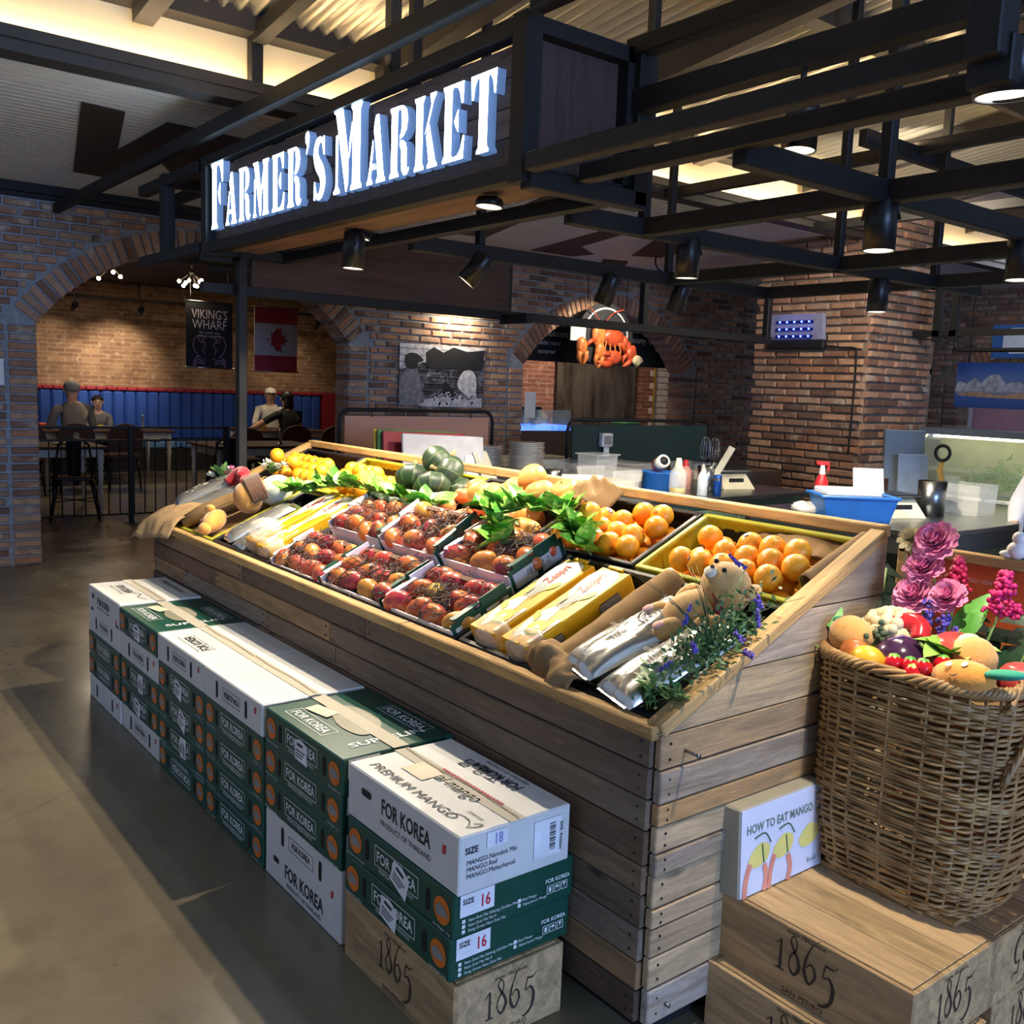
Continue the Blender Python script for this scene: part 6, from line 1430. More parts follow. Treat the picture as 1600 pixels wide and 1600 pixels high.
# counter B goods
t=thing('blue_tub','bright blue plastic tub on the right steel counter','tub',(-2.98,4.70,CZ9),.9)
a,b,h=.20,.14,.13; m=MB(); f=.84; m.add([(-a*f,-b*f,0),(a*f,-b*f,0),(a*f,b*f,0),(-a*f,b*f,0),(-a,-b,h),(a,-b,h),(a,b,h),(-a,b,h)],[(3,2,1,0),(0,1,5,4),(1,2,6,5),(2,3,7,6),(3,0,4,7)]); m.build('tub_walls',M_BLUEP,t); MB().box((0,-b,h),(2*a+.03,.02,.016),bev=.004).box((0,b,h),(2*a+.03,.02,.016),bev=.004).box((-a,0,h),(.02,2*b,.016),bev=.004).box((a,0,h),(.02,2*b,.016),bev=.004).build('tub_rim',M_BLUEP,t)
MB().box((-.03,0,h+.02),(.30,.22,.035),bev=.008).build('lid_box',glass('milky_plastic','#dfe3e6',.4,.7),t,RZ(.05)); MB().box((.12,.05,h+.085),(.17,.004,.17),RX(-.3)).build('paper_sheet',plain('grey_paper','#a9abb0',.6),t)
bottle(-3.42,5.05,.25,.04,M_REDP,M_WHITE,'red and white spray bottle behind the blue tub',spray=True)
m=MB(); crumple(m,(0,0,.035),(.09,.06,.04),77,.2); tag(m.build('crumpled_wrap',plain('white_film','#dcdcd8',.35),None,TR(-3.22,4.62,CZ9)),'crumpled white wrap left of the blue tub','wrap')
tag(MB().lathe([(0,0),(.075,0),(.08,.20),(.076,.20),(.07,.006)],22).build('steel_bucket',M_INOX,None,TR(-2.88,5.35,CZ9)),'tall steel bucket beside the right kitchen scale','bucket'); tub(-2.82,5.66,.24,.22,.18,'clear square tub in front of the glass display case',lid=False,flare=.95)
# blue-grey board, tape dispenser and jars near the pillar
tag(MB().box((0,0,.22),(.03,.30,.44),bev=.01).build('chopping_board',plain('blue_grey_board','#6f7b88',.5),None,TR(-3.52,6.15,CZ9+.02)@RZ(-.5)@RY(-.1)),'tall blue grey chopping board leaning near the brick pillar','chopping board'); tag(MB().box((0,0,.14),(.02,.22,.28),bev=.008).build('chopping_board',plain('pale_blue_board','#8796a8',.5),None,TR(-3.44,6.13,CZ9+.02)@RZ(-.5)@RY(-.1)),'smaller pale blue chopping board in front of the grey one','chopping board')
t=thing('slicer','slicer with round black wheel and yellow wooden arm','slicer',(-3.30,6.22,CZ9)); MB().tube([(0,0,.02),(.02,0,.12),(-.01,0,.2),(.01,0,.28)],[.03,.024,.03,.02],8,flat=.5).build('wooden_arm',plain('yellow_wood','#c99a3c',.5),t); MB().tube([(.01+.05*math.cos(x),-.02,.32+.05*math.sin(x)) for x in [2*PI*i/16 for i in range(16)]],.012,6,True).build('wheel',M_STEEL,t); MB().box((0,0,.012),(.24,.16,.024),bev=.004).build('base',M_DKWOOD,t)
tag(MB().lathe([(0,0),(.04,0),(.04,.14),(0,.14)],16).build('dark_jar',plain('brown_jar','#3b2420',.3),None,TR(-3.50,5.85,CZ9)),'dark brown jar in front of the blue grey board','jar')
# glass display case
t=thing('display_case','steel framed slanted glass display case with greenery inside','display case',(-3.27,6.95,0)); cx0=-3.62
def dc(m,n,mat): return m.build(n,mat,t)
dc(MB().box((.3,.0,.42),(1.9,.7,.84)),'base_cabinet',M_INOX); dc(MB().box((.3,.02,.86),(1.9,.74,.03)),'deck',M_INOX); dc(MB().box((.3,.22,1.34),(1.9,.36,.05)),'top_shelf',M_INOX)
gm_=MB().add([(-.58,-.34,.88),(1.25,-.34,.88),(1.25,.04,1.32),(-.58,.04,1.32)],[(0,1,2,3)]); dc(gm_,'front_pane',glass('case_glass','#cfe3d8',.03,.22))
for x in(-.62,): dc(MB().add([(x-.03,-.37,.87),(x+.04,-.37,.87),(x+.04,.06,1.34),(x-.03,.06,1.34),(x-.03,-.33,.87),(x+.04,-.33,.87),(x+.04,.10,1.34),(x-.03,.10,1.34)],[(0,1,2,3),(7,6,5,4),(0,3,7,4),(1,5,6,2),(0,4,5,1),(3,2,6,7)]),'slanted_post',M_INOX)
dc(MB().box((.3,.08,1.06),(1.8,.28,.012)),'glass_shelf',glass('case_glass','#cfe3d8',.03,.22)); dc(MB().box((.3,.30,1.1),(1.8,.02,.44)),'back_wall',plain('case_back','#a9ad84',.4)); dc(MB().box((.3,.10,1.305),(1.7,.03,.02)),'case_light',glow('case_light','#fff0c0',9))
q=random.Random(3); m=MB()
for k in range(260):
    c=V((q.gauss(.05,.16),q.uniform(-.1,.15),.93+abs(q.gauss(.06,.07)))); d=V((q.uniform(-1,1),q.uniform(-1,1),q.uniform(0,1))).normalized(); m.tube([c,c+d*.04,c+d*.07+V((0,0,-.02))],.004,3)
stuff(m.build('greenery',plain('parsley_green','#6f9a4a',.7,var=.3),t))
MB().lathe([(.04,0),(.006,.01),(.006,.06),(.05,.09),(.055,.13)],16).build('glass_cup',M_CLEAR,t,TR(-.32,-.02,.89))
for k in range(6): MB().box((-.45+k*.2,-.28,.89),(.15,.08,.02),bev=.006).build('pebble_tray',M_PAPER,t)
t=thing('case_lamp','small bright lamp glowing inside the display case','lamp',(-2.86,6.9,1.02)); MB().ball((0,0,0),.018,10,8).build('bulb',glow('case_bulb','#ffdf8a',30),t); MB().cyl((0,0,.0),(0,.05,.05),.008).build('holder',M_STEEL,t)
l=bpy.data.lights.new('case','POINT'); l.energy=6; l.color=(1,.85,.5); l.shadow_soft_size=.03; o=bpy.data.objects.new('lamp_light',l); col.objects.link(o); o.parent=t
# ---------------- people: one continuous skinned figure each ----------------
def skin_col(name,c):
    return plain(name,c,.55,var=.06,scale=14)
SK=skin_col('skin_light','#c99a7c'); SK2=skin_col('skin_fair','#d8ae90'); M_HAIRK=plain('black_hair','#15110f',.5); M_HAIRG=plain('grey_hair','#8b8880',.7); M_HAIRB=plain('dark_brown_hair','#2a1e18',.6)
PEOPLE=[]
def person(label,M,joints,edges,mats,head,parts):
    """joints: name->(co,radius,material index); edges: pairs of names"""
    names=list(joints); me=bpy.data.meshes.new('person'); me.from_pydata([joints[n][0] for n in names],[(names.index(a),names.index(b)) for a,b in edges],[])
    o=bpy.data.objects.new('person',me); col.objects.link(o); o.modifiers.new('skin','SKIN'); s=o.modifiers.new('sub','SUBSURF'); s.levels=2; s.render_levels=2
    for i,n in enumerate(names): r=joints[n][1]; me.skin_vertices[0].data[i].radius=(r,r) if not hasattr(r,'__len__') else r; me.skin_vertices[0].data[i].use_root=(n=='pelvis')
    PEOPLE.append((o,label,M,joints,edges,mats,head,parts))
def finish_people():
    dg=bpy.context.evaluated_depsgraph_get()
    for o,label,M,J,E_,mats,head,parts in PEOPLE:
        me=bpy.data.meshes.new_from_object(o.evaluated_get(dg)); me.name='person'; me.materials.clear()
        for m in mats: me.materials.append(m)
        segs=[(V(J[a][0]),V(J[b][0]),J[a][2],J[b][2]) for a,b in E_]; mi=[]
        for p in me.polygons:
            best=None
            for a,b,ma,mb in segs:
                d=b-a; t=max(0,min(1,(p.center-a).dot(d)/max(1e-9,d.length_squared))); q=(p.center-(a+d*t)).length
                if best is None or q<best[0]: best=(q,ma if t<.5 else mb)
            mi.append(best[1])
        me.polygons.foreach_set('material_index',mi); me.polygons.foreach_set('use_smooth',[True]*len(mi))
        bpy.data.objects.remove(o); n=link('person',me,None,M); tag(n,label,'person')
        parts(n)
def hand(J,E_,nm,wrist,d,up,mat=0,s=1.):
    d=V(d).normalized(); up=V(up); side=d.cross(up).normalized(); w=V(wrist)
    J[nm+'palm']=(tuple(w+d*.055*s),(.032*s,.016*s),mat); E_.append((nm+'wrist',nm+'palm'))
    for k,(off,L) in enumerate(((-.028,.062),(-.010,.074),(.010,.070),(.027,.055))):
        a=w+d*.085*s+side*off*s; b=a+(d*.8-up*.3)*L*.55*s; c=b+(d*.4-up*.8)*L*.45*s
        J[nm+'f%da'%k]=(tuple(a),.0095*s,mat); J[nm+'f%db'%k]=(tuple(b),.0085*s,mat); J[nm+'f%dc'%k]=(tuple(c),.007*s,mat); E_+= [(nm+'palm',nm+'f%da'%k),(nm+'f%da'%k,nm+'f%db'%k),(nm+'f%db'%k,nm+'f%dc'%k)]
    a=w+d*.035*s+side*-.035*s; b=a+(d*.6-side*.7)*.035*s; J[nm+'ta']=(tuple(a),.011*s,mat); J[nm+'tb']=(tuple(b),.008*s,mat); E_+= [(nm+'palm',nm+'ta'),(nm+'ta',nm+'tb')]
def seated(sc=1.,lean=0.,arms=((.30,.0),(.30,.0)),sleeve=.5,lookz=0):
    """seated figure facing +x, hips at the origin height .46"""
    J={}; E_=[]; L=lean
    J['pelvis']=((0,0,.54),(.15,.13),2); J['belly']=((-.01+L*.3,0,.70),(.135,.12),1); J['chest']=((L*.7,0,.90),(.165,.125),1); J['collar']=((L,0,1.01),(.10,.09),1); J['neck']=((L+.015,0,1.08),.052,0); J['jaw']=((L+.04,0,1.155),.070,0); J['skull']=((L+.035,0,1.235),(.086,.09),0); J['crown']=((L+.02,0,1.29),.06,0)
    E_+= [('pelvis','belly'),('belly','chest'),('chest','collar'),('collar','neck'),('neck','jaw'),('jaw','skull'),('skull','crown')]
    for s,n in((1,'l'),(-1,'r')):
        J[n+'hip']=((.05,s*.10,.53),.095,2); J[n+'knee']=((.44,s*.12,.50),.065,2); J[n+'ankle']=((.42,s*.12,.10),.042,2); J[n+'toe']=((.54,s*.13,.045),.038,3)
        E_+= [('pelvis',n+'hip'),(n+'hip',n+'knee'),(n+'knee',n+'ankle'),(n+'ankle',n+'toe')]
        fx,sy=arms[0 if s>0 else 1]
        J[n+'sh']=((L*.9,s*.185,.985),.062,1); J[n+'elb']=((L*.6+.10,s*(.25+sy),.76),.045,1 if sleeve>.4 else 0); J[n+'wrist']=((L+fx,s*(.16+sy),.80),.028,1 if sleeve>.8 else 0)
        E_+= [('collar',n+'sh'),(n+'sh',n+'elb'),(n+'elb',n+'wrist')]
        hand(J,E_,n,J[n+'wrist'][0],(1,-s*.3,-.05),(0,0,1))
    J={k:(tuple(V(a)*sc),tuple(x*sc for x in r) if hasattr(r,'__len__') else r*sc,m) for k,(a,r,m) in J.items()}
    return J,E_
def face(o,h,sc=1.,hair=M_HAIRK,style='short',cap=None,skin=None,glass_=False):
    """features on a head whose centre is h (local), facing +x"""
    h=V(h); s=sc
    for e in(-1,1):
        MB().ball(h+V((.080*s,e*.032*s,.004*s)),(.008*s,.012*s,.007*s),8,6).build('eye',M_HAIRK,o); MB().ball(h+V((-.002*s,e*.090*s,-.008*s)),(.018*s,.009*s,.028*s),8,6).build('ear',skin,o)
        MB().tube([h+V((.083*s,e*.018*s,.024*s)),h+V((.080*s,e*.046*s,.024*s))],.004*s,5).build('eyebrow',hair,o)
    MB().tube([h+V((.088*s,0,.004*s)),h+V((.104*s,0,-.026*s)),h+V((.090*s,0,-.034*s))],[.008*s,.013*s,.010*s],6).build('nose',skin,o); MB().tube([h+V((.082*s,-.022*s,-.062*s)),h+V((.090*s,0,-.064*s)),h+V((.082*s,.022*s,-.062*s))],.006*s,5).build('mouth',plain('lips','#9b5a50',.5),o)
    if style=='short': MB().ball(h+V((-.012*s,0,.026*s)),(.092*s,.094*s,.086*s),14,10,None,lambda d:1 if d.z>-.25-.5*max(0,-d.x) and not(d.x>.62 and d.z<.55) else .86).build('hair',hair,o)
    if style=='long':
        m=MB().ball(h+V((-.014*s,0,.024*s)),(.096*s,.098*s,.090*s),14,10,None,lambda d:1 if not(d.x>.55 and d.z<.6) else .85); m.ball(h+V((-.065*s,0,-.10*s)),(.045*s,.085*s,.16*s),12,10); m.build('hair',hair,o)
    if cap: MB().ball(h+V((-.005*s,0,.034*s)),(.097*s,.097*s,.082*s),14,10,None,lambda d:1 if d.z>-.15 else .82).build('cap',cap,o); MB().ball(h+V((.10*s,0,.038*s)),(.065*s,.075*s,.010*s),12,6).build('cap_brim',cap,o)
def seat_person(label,x,y,rz,shirt,trousers,skin,hair,style,sc=1.,lean=.05,arms=((.3,0),(.3,0)),sleeve=.5,cap=None,z=0):
    J,E_=seated(sc,lean,arms,sleeve); person(label,TR(x,y,z)@RZ(rz),J,E_,[skin,shirt,trousers,M_BLACK],None,lambda o:face(o,V((lean+.035,0,1.225))*sc,sc,hair,style,cap,skin))
seat_person('grey haired man in taupe shirt seated with his back turned',-13.05,3.12,PI,plain('taupe_shirt','#8c8172',.85),plain('dark_trousers','#2a2a30',.8),SK,M_HAIRG,'short',1.07,.08)
seat_person('dark haired boy in grey shirt eating opposite the grey haired man',-15.25,3.95,-.15,plain('grey_shirt','#85837f',.85),plain('dark_trousers','#2a2a30',.8),SK2,M_HAIRB,'short',.90,.18,((.34,-.06),(.30,-.06)))
seat_person('diner in white cap and white top seated on the blue bench',-15.05,6.62,-.35,plain('white_top','#dcd6ca',.85),plain('dark_trousers','#2a2a30',.8),SK2,M_HAIRK,'short',1.04,.10,cap=plain('white_cap','#e4dccd',.8))
seat_person('woman in sleeveless black top with long dark hair resting an arm sideways',-13.55,6.28,PI+.15,plain('black_top','#15151b',.85),plain('dark_trousers','#2a2a30',.8),SK,M_HAIRK,'long',1.02,.06,((.05,.34),(.30,.0)),sleeve=.2)
# kitchen worker at the right edge, standing; only his arm and side reach into the picture
def standing(label,x,y,rz,coat,sc=1.,hat=None):
    J={};E_=[]
    J['pelvis']=((0,0,.95),(.15,.12),2); J['belly']=((0,0,1.10),(.15,.125),1); J['chest']=((.02,0,1.32),(.175,.13),1); J['collar']=((.02,0,1.44),(.10,.09),1); J['neck']=((.03,0,1.51),.055,0); J['jaw']=((.06,0,1.58),.070,0); J['skull']=((.055,0,1.66),(.088,.09),0); J['crown']=((.04,0,1.715),.06,0)
    E_+= [('pelvis','belly'),('belly','chest'),('chest','collar'),('collar','neck'),('neck','jaw'),('jaw','skull'),('skull','crown')]
    for s,n in((1,'l'),(-1,'r')):
        J[n+'hip']=((0,s*.10,.90),.10,2); J[n+'knee']=((.01,s*.11,.50),.065,2); J[n+'ankle']=((0,s*.11,.09),.042,2); J[n+'toe']=((.13,s*.13,.045),.038,3); E_+= [('pelvis',n+'hip'),(n+'hip',n+'knee'),(n+'knee',n+'ankle'),(n+'ankle',n+'toe')]
        J[n+'sh']=((.0,s*.20,1.40),.085,1); J[n+'elb']=((.02,s*.34,1.10),.080,1); J[n+'wrist']=((.26,s*.20,1.00),.045,1); E_+= [('collar',n+'sh'),(n+'sh',n+'elb'),(n+'elb',n+'wrist')]; hand(J,E_,n,J[n+'wrist'][0],(1,-s*.2,-.1),(0,0,1))
    J={k:(tuple(V(a)*sc),tuple(q*sc for q in r) if hasattr(r,'__len__') else r*sc,m) for k,(a,r,m) in J.items()}
    person(label,TR(x,y,0)@RZ(rz),J,E_,[SK,coat,plain('dark_trousers','#2a2a30',.8),M_BLACK],None,lambda o:face(o,V((.055,0,1.65))*sc,sc,M_HAIRK,'short',hat,SK))
M_COAT=plain('white_chef_coat','#c9cbd6',.85,var=.05)
standing('kitchen worker in a white coat cut off by the right picture edge',-2.29,5.78,R(-100),M_COAT,.88)
standing('distant sushi chef in white behind the lit counter at the right edge',-4.02,9.75,R(-80),M_COAT,.93,plain('white_cap','#e4dccd',.8))
finish_people()
# ---------------- blue bench ----------------
t=thing('wall_bench','long blue upholstered wall bench with red studded top edge','bench',(-16.0,5.4,0)); mb=plain('blue_leather','#27468f',.4,var=.12,scale=3); mbs=plain('blue_seat_leather','#5b86b8',.35,var=.1,scale=3); mr=plain('red_leather','#8e2430',.45)
y0,y1=2.6,8.05; n=30; me=MB().box((0,0,.0),(.14,(y1-y0)/n-.008,.78),bev=.03).data('back_pad',mb); ms=MB().box((0,0,0),(.50,.86,.12),bev=.03).data('seat_pad',mbs); mt=MB().box((0,0,0),(.15,.15,.06),bev=.02).data('top_roll',mr)
for i in range(n): link('back_pad',me,t,TR(-.12,y0+(i+.5)*(y1-y0)/n-5.4,.86))
for i in range(6): link('seat_pad',ms,t,TR(.22,y0+(i+.5)*(y1-y0)/6-5.4,.42))
for i in range(38): link('top_roll',mt,t,TR(-.12,y0+(i+.5)*(y1-y0+.5)/38-5.4,1.285))
MB().box((.2,-.07,.18),(.46,y1-y0,.36)).build('plinth',M_BLACK,t); MB().box((-.12,y1+.28-5.4,.65),(.15,.5,1.25)).build('red_end_panel',mr,t)
# ---------------- tables ----------------
M_TTOP=mat_wood('table_top_wood',['#4a2b20','#553326'],knots=False,rand=False); M_TLEG=plain('white_painted_wood','#c8c6c2',.5)
def table(label,x,y,w,d,rz=0):
    t=thing('dining_table',label,'table',(x,y,0),rz,'dining tables'); MB().box((0,0,.735),(w,d,.03),bev=.006).build('table_top',M_TTOP,t); 
    for s in(-1,1): MB().box((0,s*(d/2-.07),.68),(w-.16,.02,.09)).build('apron',M_TLEG,t); MB().box((s*(w/2-.07),0,.68),(.02,d-.16,.09)).build('apron',M_TLEG,t)
    me=MB().lathe([(.0,0),(.018,0),(.026,.40),(.034,.46),(.022,.48),(.036,.52),(.024,.54),(.036,.58),(.036,.72),(0,.72)],12).data('leg',M_TLEG)
    for a in(-1,1):
        for b in(-1,1): link('leg',me,t,TR(a*(w/2-.07),b*(d/2-.07),0))
    return t
table('white legged table nearest the railing at the left',-11.25,2.25,.85,1.35); table('white legged table of the man and boy by the blue bench',-14.3,3.75,1.1,1.75); table('dark topped table at the right end of the railing',-11.15,4.72,.95,1.35); table('table of the two diners at the right of the bench',-14.35,6.45,.95,1.3)
# ---------------- chairs ----------------
M_CHM=plain('black_chair_metal','#17181b',.35,.5); M_SEATW=mat_wood('chair_seat_wood',['#7a4c2c','#6b4026'],knots=False,rand=False); M_BRL=plain('brown_leather','#3a1f18',.45)
def metal_chair(label,x,y,rz):
    t=thing('metal_chair',label,'chair',(x,y,0),rz,'black metal chairs'); MB().box((0,0,.455),(.36,.36,.025),bev=.008).build('seat',M_SEATW,t); MB().box((0,0,.435),(.37,.37,.03),bev=.01).build('seat_frame',M_CHM,t)
    for a in(-1,1):
        for b in(-1,1): MB().tube([(a*.165,b*.165,.43),(a*.185,b*.185,.30),(a*.235,b*.235,0)],[.030,.022,.014],6).build('leg',M_CHM,t)
    for a in(-1,1): MB().tube([(-.165,a*.165,.43),(-.22,a*.17,.60),(-.25,a*.14,.80)],.013,7).build('back_tube',M_CHM,t)
    MB().tube([(-.25,-.14,.80),(-.262,-.08,.85),(-.266,0,.86),(-.262,.08,.85),(-.25,.14,.80)],.013,7).build('top_rail',M_CHM,t); MB().add([(-.16,-.06,.44),(-.16,.06,.44),(-.26,.075,.85),(-.26,-.075,.85),(-.166,-.06,.44),(-.166,.06,.44),(-.268,.075,.85),(-.268,-.075,.85)],[(0,1,2,3),(7,6,5,4),(0,4,5,1),(1,5,6,2),(2,6,7,3),(3,7,4,0)]).build('back_splat',M_CHM,t)
    MB().tube([(-.2,-.2,.2),(.2,.2,.2)],.006,5).tube([(-.2,.2,.2),(.2,-.2,.2)],.006,5).build('brace',M_CHM,t); return t
metal_chair('black metal chair with wooden seat just behind the railing',-10.72,2.55,PI-.25); metal_chair('black metal chair by the right end of the railing',-10.75,4.20,PI-.2)
def round_chair(label,x,y,rz):
    t=thing('round_back_chair',label,'chair',(x,y,0),rz,'brown round back chairs'); MB().box((0,0,.45),(.42,.42,.06),bev=.025).build('seat',M_BRL,t)
    out=[(-.22,0),(-.225,.16)]+arcp(0,.2,.225,180,0,12,.17)+[(.225,.16),(.22,0)]; MB().prism(out,-.02,.02,basis((-.20,0,.52),(0,1,0),(-.12,0,.993),(1,0,.12))).build('backrest',M_BRL,t)
    for a in(-1,1):
        for b in(-1,1): MB().tube([(a*.17,b*.17,.43),(a*.20,b*.20,0)],[.018,.012],7).build('leg',M_CHM,t)
    MB().tube([(-.18,-.16,.44),(-.20,0,.40),(-.18,.16,.44)],.012,6).build('back_support',M_CHM,t)
for x,y,l in((-13.22,3.12,'brown round back chair of the grey haired man'),(-13.22,3.72,'empty brown round back chair right of the grey haired man'),(-13.0,2.5,'brown round back chair at the brick pier edge'),(-12.35,5.02,'brown round back chair left of the black steel post'),(-13.05,6.05,'brown round back chair of the woman in black'),(-12.95,6.62,'brown round back chair farthest right in the dining room')): round_chair(l,x,y,PI)
# ---------------- railing ----------------
def railing(label,x,y0,y1,H=1.0,posts=()):
    t=thing('railing',label,'railing',(x,(y0+y1)/2,0),group='black railing panels'); L=y1-y0
    for z,r in((H,.012),(H-.13,.009),(.10,.009)): MB().box((0,0,z),(.02,L,r*2)).build('rail',M_STEEL,t)
    n=round(L/.115); me=MB().cyl((0,0,.10),(0,0,H-.13),.0065,n=6).data('baluster',M_STEEL)
    for i in range(n+1): link('baluster',me,t,TR(0,-L/2+L*i/n,0))
    for y in posts: MB().box((0,y-(y0+y1)/2,H/2+.01),(.045,.045,H+.02)).build('post',M_STEEL,t); MB().box((0,y-(y0+y1)/2,.004),(.12,.12,.008)).build('foot_plate',M_STEEL,t)
railing('black railing panel between brick pier and its middle post',-10.2,1.75,2.97,.99,(2.97,)); railing('black railing panel right of the middle post',-10.2,3.0,3.98,.99,(3.98,))
# ---------------- table things ----------------
DPL=MB().lathe([(0,.004),(.07,.004),(.11,.016),(.07,.010),(0,.008)],18).data('dinner_plate',M_PORC)
for i,(x,y,l) in enumerate(((-11.2,2.55,'white plate on the table nearest the railing'),(-11.45,1.95,'second white plate on the table nearest the railing'),(-14.1,3.4,'plate of food in front of the grey haired man'),(-14.0,4.3,'plate of food at the corner of the bench table'),(-11.1,4.35,'white plate on the dark topped table at right'),(-14.3,6.5,'plate between the two right diners'),(-14.65,3.85,'plate in front of the boy'))):
    o=tag(link('dinner_plate',DPL,None,TR(x,y,.752)),l,'plate','plates on dining tables')
    MB().ball((0,0,.016),(.05,.045,.018),10,6,None,lambda d:1+.15*math.sin(9*d.x+7*d.y)).build('food',plain('mixed_food','#c9b64c',.6,var=.5,scale=60),o)
for x,y,l in((-11.35,1.9,'steel cutlery holder on the table nearest the railing'),(-10.95,4.95,'slim steel bottle on the dark topped table'),(-14.6,3.2,'steel bottle by the grey haired man'),(-14.5,4.4,'water glass on the bench table edge')): t=tag(MB().lathe([(0,0),(.045,0),(.03,.012),(.016,.03),(.016,.16),(.008,.2),(0,.2)],12).build('table_bottle',M_INOX,None,TR(x,y,.75)),l,'bottle')
tag(MB().lathe([(0,0),(.03,0),(.035,.12),(.032,.12),(.028,.01)],14).build('juice_glass',plain('orange_juice','#e0a72c',.2),None,TR(-14.2,6.15,.75)),'glass of yellow juice beside the white capped diner','glass')
tag(MB().box((0,0,.03),(.25,.18,.06),bev=.02).ball((0,0,.08),(.11,.09,.06),12,8).build('folded_coat',M_CREAMP,None,TR(-15.65,4.9,.48)),'pale bundle lying on the blue bench seat','bundle'); tag(MB().box((0,0,.04),(.14,.1,.08),bev=.01).build('snack_box',plain('orange_packet','#c9552c',.5),None,TR(-14.2,2.98,.752)),'orange packet on the table left of the grey haired man','packet')
# ---------------- banners ----------------
def banner(label,y0,y1,z0,z1,mat,x=-11.5):
    t=thing('hanging_banner',label,'banner',(x,(y0+y1)/2,z0),group='hanging banners'); w,h=y1-y0,z1-z0
    MB().box((0,0,h/2),(.006,w,h)).build('fabric',mat,t)
    for z in(0,h): MB().tube([(0,-w/2-.02,z),(0,w/2+.02,z)],.009,6).build('rod',M_INOX,t)
    for s in(-.4,.4): MB().tube([(0,s*w,h),(0,s*w,3.0-z0)],.004,4).build('cord',M_STEEL,t)
    return t,basis((.0045,0,0),(0,1,0),(0,0,1),(1,0,0)),w,h
t,F,w,h=banner('dark navy restaurant banner with outlined claws',4.0,4.57,1.64,2.42,plain('navy_fabric','#14161f',.8))
m=MB().text("VIKING'S",F@TR(0,h-.20,0),.155,.72).text('WHARF',F@TR(0,h-.32,0),.155,.78).text("The world's best",F@TR(0,h-.375,0),.038).text('seafood restaurant',F@TR(0,h-.415,0),.038); m.build('lettering',plain('banner_white','#c9c4d0',.7),t)
m=MB()
for s in(-1,1):
    m.ribbon([(s*a,b) for a,b in spl2([(.06,.16),(.08,.22),(.05,.27),(.09,.33),(.05,.36),(.10,.385),(.17,.36),(.20,.27),(.17,.18),(.10,.12),(.04,.10)],6)],.010,F); m.ribbon([(s*a,b) for a,b in spl2([(.10,.34),(.07,.31),(.11,.30),(.14,.36)],5)],.008,F)
    for k in range(3): m.ribbon([(s*a,b) for a,b in spl2([(.06,.10-.03*k),(.14,.13-.035*k),(.20,.07-.03*k)],5)],.012,F)
m.build('claw_outline',plain('banner_mauve','#9c6f92',.7),t)
t,F,w,h=banner('hanging red and white maple leaf flag',4.85,5.42,1.63,2.42,plain('flag_white','#b9b9c4',.8))
for z in(h*.125,h*.875): MB().flat([(-w/2,z-h*.125),(w/2,z-h*.125),(w/2,z+h*.125),(-w/2,z+h*.125)],F).build('red_band',plain('flag_red','#a3303f',.8),t)
half=[(0,.5),(.09,.33),(.20,.40),(.16,.18),(.26,.27),(.30,.20),(.46,.23),(.40,.09),(.46,.04),(.22,-.13),(.25,-.22),(.02,-.19),(.02,-.40)]
lf=half+[(-x,y) for x,y in half[::-1]][:-1]; MB().flat([(x*.33,y*.33) for x,y in lf],F@TR(.0,h/2,0)@RZ(-PI/2)).build('maple_leaf',plain('flag_red','#a3303f',.8),t)
# ---------------- dining room lights ----------------
def cluster(label,x,y,z,n,seed):
    q=random.Random(seed); t=thing('bulb_cluster',label,'pendant light',(x,y,z)); MB().cyl((0,0,.12),(0,0,.36),.012).build('rod',M_STEEL,t); MB().ball((0,0,.12),.03,8,6).build('hub',M_STEEL,t)
    for k in range(n):
        a=2*PI*k/n; p=V((.12*math.cos(a)*q.uniform(.4,1),.14*math.sin(a)*q.uniform(.5,1.2),q.uniform(-.05,.06))); MB().tube([(0,0,.12),p],.006,5).build('arm',M_STEEL,t); MB().ball(p,.022,8,6).build('bulb',glow('filament_bulb','#ffd7a0',45),t)
    l=bpy.data.lights.new('cl','POINT'); l.energy=12; l.color=(1,.78,.5); l.shadow_soft_size=.1; o=bpy.data.objects.new('lamp_light',l); col.objects.link(o); o.parent=t; o.location=(0,0,-.12)
cluster('glowing bulb cluster partly hidden by the left brick arch',-11.5,3.17,2.62,3,1); cluster('glowing bulb cluster above the navy banner',-11.5,4.07,2.63,8,2)
for x,y,l,pw,ax in((-15.0,3.6,'small black ceiling spot left on the dining rail',60,.3),(-15.0,4.52,'small black ceiling spot beside the bright brick patch',150,.2),(-15.0,7.4,'small black ceiling spot right in the dining room',25,0)):
    lamp((x,y,2.42),(-16.2,y-.05,1.55),l,r=.045,L=.14,power=pw,cone=75,hang=2.9,color=(1,.86,.66),blend=.9)
tag(MB().tube([(-15.0,2.6,2.62),(-15.0,8.6,2.62)],.02,6).build('lamp_rail',M_STEEL),'black lamp rail across the dining room ceiling','rail')
for x,y in((-13.6,3.6),(-13.6,6.3)):
    area_light('assumed_dining_light',(x,y,2.93),(x,y,0),.5,.5,26,(1,.82,.6))  # assumed light above the dining tables, without a fitting
